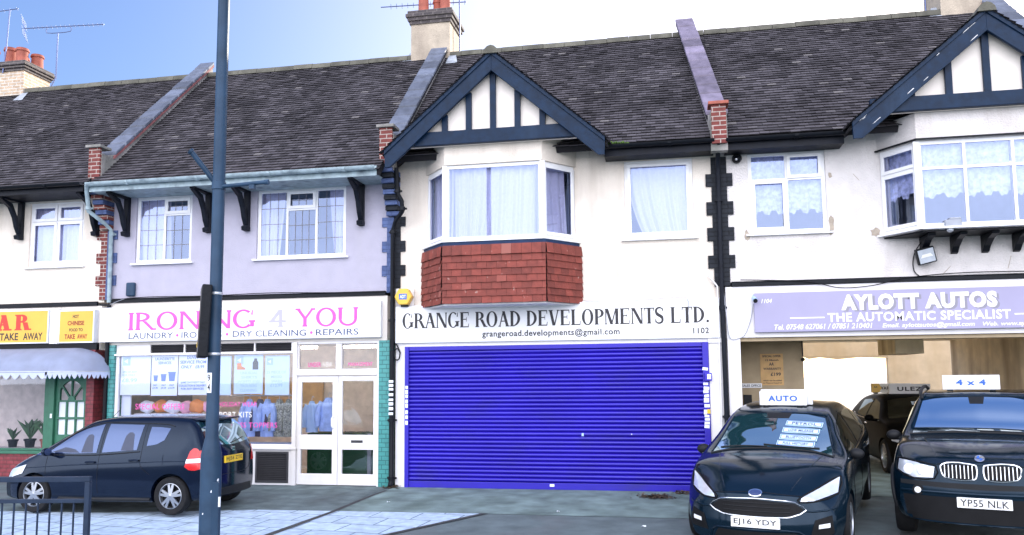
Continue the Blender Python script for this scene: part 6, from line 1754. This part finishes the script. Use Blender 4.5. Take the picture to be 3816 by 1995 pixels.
C.patch('windscreen', 'glass_car', [(-.66, 1.0), (0, 1.06), (.66, 1.0)], [(-.55, 1.36), (0, 1.44), (.55, 1.36)], 'f', 16, 8)
C.mirror(.92, .93, .97); C.mirror(.92, -.93, .97)
mb = MB(); mb.tube([(.25, .3, 1.46), (.10, .3, 1.60)], .004, 5); mb.build('roof_antenna', 'plastic_black', C.root)
mb = MB(); mb.box(-1.62, -1.40, -.48, .48, 1.425, 1.455); mb.build('spoiler', C.paint, C.root, bevel=.012)

# ------------------------------------------------------------------ family hatch before the garage (seen from the front)
C = Car('parked_car', 'dark teal hatchback facing the road with an auto board on its roof', (1.53, -2.13, .0), radians(-107), .99, radians(4.2), MAT['paint_teal'])
st = [
 (-2.05, [(0, .30), (.55, .30), (.70, .36), (.76, .60), (.74, .85), (.64, .95), (.35, .98), (0, .99)]),
 (-1.85, [(0, .24), (.66, .24), (.84, .34), (.87, .62), (.85, .98), (.68, 1.12), (.38, 1.17), (0, 1.18)]),
 (-1.5, [(0, .20), (.72, .20), (.88, .34), (.905, .62), (.88, .98), (.64, 1.30), (.38, 1.36), (0, 1.38)]),
 (-.9, [(0, .18), (.76, .18), (.89, .34), (.912, .62), (.885, .97), (.635, 1.38), (.40, 1.445), (0, 1.46)]),
 (-.2, [(0, .18), (.78, .18), (.89, .34), (.912, .62), (.885, .95), (.635, 1.395), (.42, 1.465), (0, 1.482)]),
 (.20, [(0, .18), (.78, .18), (.89, .34), (.912, .62), (.885, .94), (.645, 1.365), (.44, 1.435), (0, 1.455)]),
 (.55, [(0, .18), (.78, .18), (.89, .34), (.912, .62), (.885, .93), (.70, 1.21), (.48, 1.28), (0, 1.305)]),
 (.90, [(0, .18), (.78, .18), (.89, .34), (.912, .61), (.882, .92), (.78, 1.04), (.50, 1.10), (0, 1.125)]),
 (1.08, [(0, .18), (.78, .18), (.89, .34), (.912, .61), (.878, .905), (.79, .985), (.50, 1.025), (0, 1.04)]),
 (1.40, [(0, .18), (.78, .18), (.89, .34), (.912, .60), (.865, .865), (.77, .945), (.48, .985), (0, 1.0)]),
 (1.75, [(0, .18), (.76, .18), (.88, .33), (.90, .56), (.83, .78), (.72, .865), (.45, .91), (0, .925)]),
 (2.02, [(0, .18), (.72, .18), (.85, .31), (.865, .52), (.78, .69), (.66, .765), (.42, .815), (0, .83)]),
 (2.20, [(0, .19), (.64, .19), (.77, .29), (.79, .46), (.70, .60), (.58, .665), (.38, .71), (0, .725)])]
C.hull(st, lambda y: .42 * y * y + .10 * y ** 4, lambda z: .22 * max(0, z - .40), lambda y: .15 * y * y, lambda z: 0, [(1.33, (.355, .315)), (-1.32, (.355, .315))])
multi = [(2 * pi * k / 10, .030, 2 * pi * k / 10 + .06) for k in range(10)]
for x in (1.33, -1.32):
    for y in (-.80, .80): C.wheel(x, y, .318, .21, multi)
C.patch('windscreen', 'glass_car', [(-.70, 1.005), (-.45, 1.055), (0, 1.075), (.45, 1.055), (.70, 1.005)], [(-.56, 1.355), (-.35, 1.395), (0, 1.41), (.35, 1.395), (.56, 1.355)], 'f', 26, 12)
C.line('screen_trim', 'plastic_black', [(-.72, .995), (-.45, 1.04), (0, 1.058), (.45, 1.04), (.72, .995)], 'f', .014, .002)
for sg in (-1, 1): C.line('screen_pillar', C.paint, [(sg * .715, 1.0), (sg * .64, 1.18), (sg * .575, 1.36)], 'f', .014, .0)
C.line('wiper', 'plastic_black', [(.55, 1.06), (.2, 1.075), (-.10, 1.09)], 'f', .009, .012)
C.line('wiper', 'plastic_black', [(-.05, 1.068), (-.35, 1.068), (-.62, 1.045)], 'f', .009, .012)
mb = MB(); mb.ball((.46, 0, 1.30), .05, 2, (.5, 1.6, .7)); mb.build('rear_view_mirror', 'plastic_black', C.root, smooth=60)
C.patch('sensor_panel', 'plastic_black', [(-.13, 1.355), (.13, 1.355)], [(-.16, 1.41), (.16, 1.41)], 'f', 8, 4, .006)
def fw(d):
    C.patch('side_window', 'glass_car_dark', [(.88, .985), (.3, .985), (-.10, .99)], [(.80, 1.04), (.35, 1.30), (-.10, 1.37)], d, 16, 8)
    C.patch('side_window', 'glass_car_dark', [(-.18, .99), (-.95, 1.02)], [(-.18, 1.37), (-.95, 1.33)], d, 14, 8)
    C.patch('side_window', 'glass_car_dark', [(-1.03, 1.03), (-1.35, 1.08)], [(-1.03, 1.32), (-1.35, 1.24)], d, 8, 6)
    C.line('window_trim', 'chrome', [(.95, .96), (.3, .955), (-.95, .985), (-1.4, 1.05)], d, .007)
    C.line('door_gap', 'grille_black', [(.86, .95), (.90, .6), (.86, .3)], d, .004, 0)
    C.line('door_gap', 'grille_black', [(-.13, 1.39), (-.13, .9), (-.14, .3)], d, .004, 0)
    for x in (.05, -.85): C.line('door_handle', C.paint, [(x + .1, .86), (x, .87), (x - .1, .87)], d, .015, .012)
sides(fw)
# nose
for sg in (-1, 1):
    q = lambda P: [(sg * a, b) for a, b in P]
    C.patch('headlamp', 'lamp_clear', q([(.46, .655), (.62, .66), (.80, .70)]), q([(.47, .69), (.64, .765), (.815, .85)]), 'f', 16, 8, .008)
    C.line('headlamp_rim', 'grille_black', q([(.45, .65), (.62, .652), (.805, .69), (.825, .855), (.64, .775), (.46, .695)]), 'f', .010, .004, sm=2, closed=True)
    C.patch('fog_recess', 'grille_black', q([(.55, .29), (.78, .30)]), q([(.60, .46), (.76, .50)]), 'f', 8, 6, .004)
    C.patch('fog_lamp', 'lamp_white', q([(.625, .372), (.735, .378)]), q([(.63, .412), (.735, .422)]), 'f', 8, 4, .012)
    C.line('bumper_crease', C.paint, q([(.48, .56), (.62, .55), (.80, .56)]), 'f', .012, .0)
C.patch('grille', 'grille_black', [(-.50, .560), (-.35, .505), (0, .500), (.35, .505), (.50, .560)], [(-.50, .572), (-.40, .640), (0, .672), (.40, .640), (.50, .572)], 'f', 28, 10, .005)
C.line('grille_surround', 'chrome', [(-.515, .566), (-.36, .497), (-.2, .490), (0, .489), (.2, .490), (.36, .497), (.515, .566), (.405, .650), (.2, .674), (0, .683), (-.2, .674), (-.405, .650)], 'f', .010, .006, sm=2, closed=True)
for z in (.545, .59, .63): C.line('grille_bar', 'plastic_black', [(-.36, z), (0, z + .004), (.36, z)], 'f', .006, .008)
C.patch('lower_intake', 'grille_black', [(-.48, .225), (0, .215), (.48, .225)], [(-.42, .33), (0, .335), (.42, .33)], 'f', 20, 5, .004)
C.line('intake_lip', C.paint, [(-.52, .22), (-.44, .345), (0, .352), (.44, .345), (.52, .22)], 'f', .014, .002, sm=3)
C.line('bonnet_gap', 'grille_black', [(-.47, .705), (-.40, .715), (0, .745), (.40, .715), (.47, .705)], 'f', .0045, .0)
for sg in (-1, 1): C.line('bonnet_crease', C.paint, [(2.0, sg * .36), (1.6, sg * .50), (1.15, sg * .60)], 't', .010, -.004)
o = C.patch('badge', 'chrome', [(-.075, .735)] + [(-.075 * cos(a), .735 - .030 * sin(a)) for a in [pi * k / 8 for k in range(1, 8)]] + [(.075, .735)], [(-.075, .735)] + [(-.075 * cos(a), .735 + .030 * sin(a)) for a in [pi * k / 8 for k in range(1, 8)]] + [(.075, .735)], 'f', 16, 4, .012)
C.patch('emblem', 'ink_navy', [(-.062, .735)] + [(-.062 * cos(a), .735 - .022 * sin(a)) for a in [pi * k / 8 for k in range(1, 8)]] + [(.062, .735)], [(-.062, .735)] + [(-.062 * cos(a), .735 + .022 * sin(a)) for a in [pi * k / 8 for k in range(1, 8)]] + [(.062, .735)], 'f', 16, 4, .015, parent=o)
C.plate(0, .432, 'f', 'EJ16 YDY', 'plate_white', tilt=radians(-6))
C.mirror(.66, .93, .97, paint='plastic_black'); C.mirror(.66, -.93, .97, paint='plastic_black')
C.roof_board(.02, 1.478, .60, .185, 'AUTO', 'white roof board reading auto on the teal black hatchback', tw=.62, th=.42)
C.roof_board(-.08, 1.478, .66, .20, 'AUTO', 'second white roof board just behind the auto board', y=.03, tw=.62, th=.42)
# price strips behind the screen
def strip_(text, z, y0, w, label, slope=-.03):
    p = C.hit(y0, z, 'f', .010)
    Mw = T(C.root.location) @ C.root.rotation_euler.to_matrix().to_4x4() @ Matrix.Scale(.99, 4)
    t = thing('windscreen_strip', label, 'sign', Mw @ p, 'strips in the teal hatchback windscreen')
    m = Mw @ T(p) @ R_z(pi / 2) @ Matrix.Rotation(radians(-62), 4, 'X') @ Matrix.Rotation(slope, 4, 'Y')
    mb = MB(m); mb.box(-w / 2, w / 2, -.004, 0, -.05, .05); mb.build('card', 'paper_blue', t)
    mb = MB(m); mb.panel(-w / 2 + .008, w / 2 - .008, -.042, .042, [(-w / 2 + .016, w / 2 - .016, -.034, .034)], -.006, -.0041); mb.build('border', 'ink_blue', t)
    place(sans(text, .03, spacing=1.1), 'lettering', 'ink_navy', t, -w * .34, w * .34, -.024, .024, -.006, m)
strip_('PETROL', 1.292, .33, .44, 'pale strip reading petrol at the top of the windscreen stack', .09)
strip_('LOW MILEAGE', 1.225, .305, .44, 'pale strip reading low mileage under the petrol strip', .07)
strip_('BLUETOOTH', 1.158, .29, .44, 'pale strip reading bluetooth under the low mileage strip', .07)
strip_('FULL HISTORY', 1.100, .27, .44, 'pale strip reading history lowest in the windscreen', .05)

# ------------------------------------------------------------------ four wheel drive at the right edge (front)
C = Car('parked_car', 'dark teal four wheel drive car with kidney grille and roof rails', (3.97, -1.86, .0), radians(-109), .985, radians(.5), MAT['paint_teal'])
st = [
 (-2.10, [(0, .38), (.60, .38), (.76, .44), (.80, .70), (.78, 1.00), (.68, 1.12), (.35, 1.15), (0, 1.16)]),
 (-1.9, [(0, .32), (.70, .32), (.87, .42), (.90, .72), (.88, 1.10), (.70, 1.40), (.40, 1.47), (0, 1.49)]),
 (-1.4, [(0, .26), (.76, .26), (.90, .40), (.925, .72), (.895, 1.10), (.66, 1.56), (.42, 1.62), (0, 1.635)]),
 (-.5, [(0, .25), (.78, .25), (.91, .40), (.927, .72), (.895, 1.08), (.66, 1.60), (.45, 1.65), (0, 1.665)]),
 (.34, [(0, .25), (.78, .25), (.91, .40), (.927, .72), (.893, 1.06), (.665, 1.575), (.46, 1.625), (0, 1.64)]),
 (.47, [(0, .25), (.78, .25), (.91, .40), (.927, .72), (.892, 1.055), (.68, 1.50), (.48, 1.55), (0, 1.57)]),
 (.60, [(0, .25), (.78, .25), (.91, .40), (.927, .72), (.89, 1.05), (.71, 1.395), (.50, 1.44), (0, 1.46)]),
 (.90, [(0, .25), (.78, .25), (.91, .40), (.927, .72), (.885, 1.035), (.79, 1.155), (.55, 1.185), (0, 1.20)]),
 (1.04, [(0, .25), (.78, .25), (.91, .40), (.925, .72), (.88, 1.03), (.80, 1.105), (.55, 1.13), (0, 1.14)]),
 (1.5, [(0, .25), (.78, .25), (.91, .40), (.925, .71), (.87, 1.0), (.79, 1.075), (.55, 1.10), (0, 1.11)]),
 (1.9, [(0, .25), (.76, .25), (.89, .40), (.91, .68), (.84, .93), (.76, 1.0), (.52, 1.03), (0, 1.045)]),
 (2.12, [(0, .25), (.72, .25), (.86, .40), (.875, .65), (.80, .87), (.71, .935), (.5, .965), (0, .985)]),
 (2.24, [(0, .27), (.66, .27), (.80, .40), (.815, .62), (.76, .80), (.67, .87), (.48, .90), (0, .92)])]
C.hull(st, lambda y: .25 * y * y + .12 * y ** 4, lambda z: .10 * max(0, z - .60), lambda y: .15 * y * y, lambda z: 0, [(1.39, (.40, .355)), (-1.40, (.40, .355))])
for x in (1.39, -1.40):
    for y in (-.80, .80): C.wheel(x, y, .355, .23, multi)
C.patch('windscreen', 'glass_screen', [(-.72, 1.145), (-.4, 1.17), (0, 1.178), (.4, 1.17), (.72, 1.145)], [(-.61, 1.53), (-.4, 1.575), (0, 1.585), (.4, 1.575), (.61, 1.53)], 'f', 26, 12)
C.line('screen_trim', 'plastic_black', [(-.75, 1.135), (-.4, 1.16), (0, 1.166), (.4, 1.16), (.75, 1.135)], 'f', .016, .002)
C.patch('sensor_panel', 'plastic_black', [(-.075, 1.50), (.075, 1.50)], [(-.09, 1.585), (.09, 1.585)], 'f', 8, 4, .006)
C.line('wiper', 'plastic_black', [(.62, 1.16), (.3, 1.172), (.02, 1.18)], 'f', .010, .012)
C.line('wiper', 'plastic_black', [(-.02, 1.165), (-.3, 1.165), (-.55, 1.155)], 'f', .010, .012)
for sg in (-1, 1):
    q = lambda P: [(sg * a, b) for a, b in P]
    C.patch('headlamp', 'lamp_clear', q([(.46, .745), (.66, .735), (.83, .80)]), q([(.44, .865), (.66, .90), (.815, .91)]), 'f', 18, 8, .008)
    C.line('headlamp_rim', 'grille_black', q([(.45, .735), (.66, .725), (.845, .795), (.825, .92), (.66, .91), (.43, .875)]), 'f', .008, .004, sm=2, closed=True)
    for yy in (.56, .70):
        p = C.hit(sg * yy, .82, 'f', .010); mb = MB(); mb.lathe([(.062, -.004), (.062, .004), (.055, .012), (0, .020)], p, 'x', 24); mb.build('headlamp_lens', 'lamp_white', C.root, smooth=40)
    p = C.hit(sg * .62, .60, 'f', .004); mb = MB(); mb.lathe([(.058, -.01), (.058, .012), (.048, .014)], p, 'x', 24); mb.build('fog_lamp_ring', 'grille_black', C.root, smooth=40)
    p = C.hit(sg * .62, .60, 'f', .014); mb = MB(); mb.lathe([(.036, -.004), (.034, .012), (0, .016)], p, 'x', 20); mb.build('fog_lamp', 'lamp_white', C.root, smooth=40)
    # kidney
    kid = q([(.035, .80), (.06, .75), (.19, .735), (.335, .76), (.375, .83), (.36, .90), (.20, .915), (.055, .905), (.035, .87)])
    C.patch('grille', 'grille_black', q([(.04, .80), (.07, .755), (.19, .742), (.33, .765), (.37, .82)]), q([(.04, .86), (.06, .898), (.2, .908), (.355, .895), (.37, .84)]), 'f', 18, 8, .006)
    C.line('grille_surround', 'chrome', kid, 'f', .011, .008, sm=3, closed=True)
    for k in range(8):
        yy = .075 + k * .038
        C.line('grille_slat', 'chrome', q([(yy, .755), (yy, .83), (yy, .897)]), 'f', .006, .008, sm=2)
    mb = MB(); mb.tube(smoothpath([(.46, sg * .62, 1.555), (.38, sg * .635, 1.625), (.15, sg * .635, 1.675), (-.6, sg * .635, 1.70), (-1.3, sg * .63, 1.66), (-1.45, sg * .63, 1.60)], 5), .022, 8); mb.build('roof_rail', 'plastic_black', C.root, smooth=60)
    C.line('bonnet_crease', C.paint, [(2.05, sg * .42), (1.6, sg * .52), (1.2, sg * .60)], 't', .012, -.004)
C.patch('bumper_strip', 'plastic_black', [(-.80, .655), (-.4, .645), (0, .64), (.4, .645), (.80, .655)], [(-.80, .70), (-.4, .70), (0, .70), (.4, .70), (.80, .70)], 'f', 28, 4, .006)
C.patch('lower_bumper', 'grille_black', [(-.74, .28), (0, .28), (.74, .28)], [(-.78, .54), (0, .55), (.78, .54)], 'f', 26, 6, .005)
C.line('bumper_crease', C.paint, [(-.80, .585), (-.4, .59), (0, .59), (.4, .59), (.80, .585)], 'f', .016, .0)
C.line('bonnet_gap', 'grille_black', [(-.42, .895), (-.2, .945), (0, .94), (.2, .945), (.42, .895)], 'f', .004, .0)
p = C.hit(0, .965, 'f', .0)
o = C.patch('badge', 'chrome', [(-.05, .962)] + [(-.05 * cos(a), .962 - .030 * sin(a)) for a in [pi * k / 8 for k in range(1, 8)]] + [(.05, .962)], [(-.05, .962)] + [(-.05 * cos(a), .962 + .030 * sin(a)) for a in [pi * k / 8 for k in range(1, 8)]] + [(.05, .962)], 'f', 16, 4, .010)
C.patch('emblem', 'ink_blue', [(-.03, .962), (0, .962)], [(-.02, .98), (0, .984)], 'f', 4, 2, .013, parent=o); C.patch('emblem', 'ink_blue', [(0, .944), (.02, .948)], [(0, .962), (.03, .962)], 'f', 4, 2, .013, parent=o)
C.plate(.02, .50, 'f', 'YP55 NLK', 'plate_white', tilt=radians(-3))
def bw(d):
    C.patch('side_window', 'glass_car_dark', [(.86, 1.12), (.3, 1.12), (-.15, 1.12)], [(.80, 1.17), (.48, 1.44), (-.15, 1.55)], d, 16, 8)
    C.patch('side_window', 'glass_car_dark', [(-.23, 1.12), (-1.0, 1.14)], [(-.23, 1.55), (-1.0, 1.52)], d, 14, 8)
    C.line('door_gap', 'grille_black', [(.92, 1.08), (.95, .7), (.9, .42)], d, .004, 0)
    C.line('arch_trim', 'plastic_black', [(1.39 + .43 * cos(a), .355 + .43 * sin(a)) for a in [pi * k / 10 for k in range(11)]], d, .028, .0, sm=2)
sides(bw)
C.mirror(.72, .96, 1.10, paint='plastic_black'); C.mirror(.72, -.96, 1.10, paint='plastic_black')
C.roof_board(.16, 1.672, .66, .19, '4 x 4', 'white roof board reading 4 x 4 on the four wheel drive car', y=-.05, tw=.52, th=.40, spacing=1.1)

# ------------------------------------------------------------------ black hatch inside the garage
C = Car('parked_car', 'black hatchback deep inside the garage between the two teal cars', (4.86, 4.30, .006), radians(-90.5), 1.0, 0, MAT['paint_black'])
st2 = [
 (-2.05, [(0, .30), (.55, .30), (.70, .36), (.76, .60), (.74, .85), (.64, .95), (.35, .98), (0, .99)]),
 (-1.85, [(0, .24), (.66, .24), (.82, .34), (.85, .62), (.83, .98), (.66, 1.12), (.38, 1.17), (0, 1.18)]),
 (-1.4, [(0, .20), (.72, .20), (.86, .34), (.885, .62), (.86, .97), (.63, 1.32), (.38, 1.39), (0, 1.41)]),
 (-.5, [(0, .18), (.76, .18), (.87, .34), (.89, .62), (.865, .96), (.63, 1.38), (.40, 1.46), (0, 1.475)]),
 (.15, [(0, .18), (.76, .18), (.87, .34), (.89, .62), (.865, .94), (.63, 1.36), (.42, 1.435), (0, 1.45)]),
 (.60, [(0, .18), (.76, .18), (.87, .34), (.89, .62), (.86, .93), (.70, 1.19), (.48, 1.25), (0, 1.27)]),
 (1.02, [(0, .18), (.76, .18), (.87, .34), (.89, .61), (.85, .90), (.78, .99), (.50, 1.03), (0, 1.045)]),
 (1.5, [(0, .18), (.76, .18), (.87, .34), (.88, .58), (.82, .83), (.74, .90), (.46, .94), (0, .955)]),
 (1.9, [(0, .19), (.70, .19), (.82, .31), (.84, .52), (.76, .70), (.66, .77), (.42, .81), (0, .825)]),
 (2.05, [(0, .20), (.62, .20), (.74, .30), (.76, .46), (.68, .60), (.56, .66), (.38, .69), (0, .70)])]
C.hull(st2, lambda y: .42 * y * y, lambda z: .2 * max(0, z - .4), lambda y: .15 * y * y, lambda z: 0, [(1.28, (.35, .31)), (-1.28, (.35, .31))])
many = [(2 * pi * k / 14, .020, 2 * pi * k / 14) for k in range(14)]
for x in (1.28, -1.28):
    for y in (-.785, .785): C.wheel(x, y, .315, .20, many, rimr=.72)
C.patch('windscreen', 'glass_car_dark', [(-.70, 1.0), (0, 1.06), (.70, 1.0)], [(-.56, 1.33), (0, 1.40), (.56, 1.33)], 'f', 20, 10)
def uw(d):
    C.patch('side_window', 'glass_car_dark', [(.86, .98), (.3, .98), (-.10, .98)], [(.78, 1.03), (.35, 1.28), (-.10, 1.35)], d, 16, 8)
    C.patch('side_window', 'glass_car_dark', [(-.18, .98), (-.95, 1.02)], [(-.18, 1.35), (-.95, 1.31)], d, 14, 8)
    C.line('window_trim', 'chrome', [(.9, .955), (.3, .95), (-.95, .98), (-1.3, 1.04)], d, .006)
    C.line('door_gap', 'grille_black', [(-.14, 1.38), (-.13, .9), (-.14, .3)], d, .004, 0)
    C.patch('headlamp', 'lamp_clear', [(1.62, .62), (1.88, .58)], [(1.52, .78), (1.84, .68)], d, 10, 5, .008)
    for x in (.05, -.85): C.line('door_handle', 'chrome', [(x + .1, .86), (x, .87), (x - .1, .87)], d, .012, .012)
sides(uw)
C.mirror(.70, .98, 1.0); C.mirror(.70, -.98, 1.0)
C.roof_board(.12, 1.45, .78, .20, 'ULEZ', 'white roof board reading ulez on the black car in the garage', mat='ink_black', tw=.60, th=.42, y=-.06)
t, m_ = C.roof_board(-.22, 1.47, .78, .19, 'WARRANTY', 'warranty roof board half hidden behind the ulez board', mat='ink_black', tw=.62, th=.34, y=-.32)
mb = MB(m_); mb.prism([(-.385, .005), (-.24, .005), (-.19, .095), (-.24, .185), (-.385, .185)], -.034, -.0301); mb.build('panel', 'alarm_yellow', t)
place(sans('AA', .03), 'lettering', 'ink_black', t, -.34, -.27, .10, .135, -.035, m_)
Mw = T(C.root.location) @ C.root.rotation_euler.to_matrix().to_4x4()
for txt, yy, zz, w, m1, m2_, lab in (('£5695', .05, 1.27, .42, 'paper_blue', 'ink_black', 'pale price card on the black car windscreen'), ('MOT', .22, 1.16, .26, 'ink_paleblue', 'ink_white', 'small blue rounded sticker on the black car windscreen')):
    p = C.hit(yy, zz, 'f', .010)
    t = thing('price_card', lab, 'sign', Mw @ p)
    m = Mw @ T(p) @ R_z(pi / 2) @ Matrix.Rotation(radians(-56), 4, 'X')
    mb = MB(m); mb.box(-w / 2, w / 2, -.004, 0, -.055, .055); mb.build('card', m1, t)
    place(sans(txt, .03), 'lettering', m2_, t, -w * .42, w * .42, -.035, .035, -.006, m)
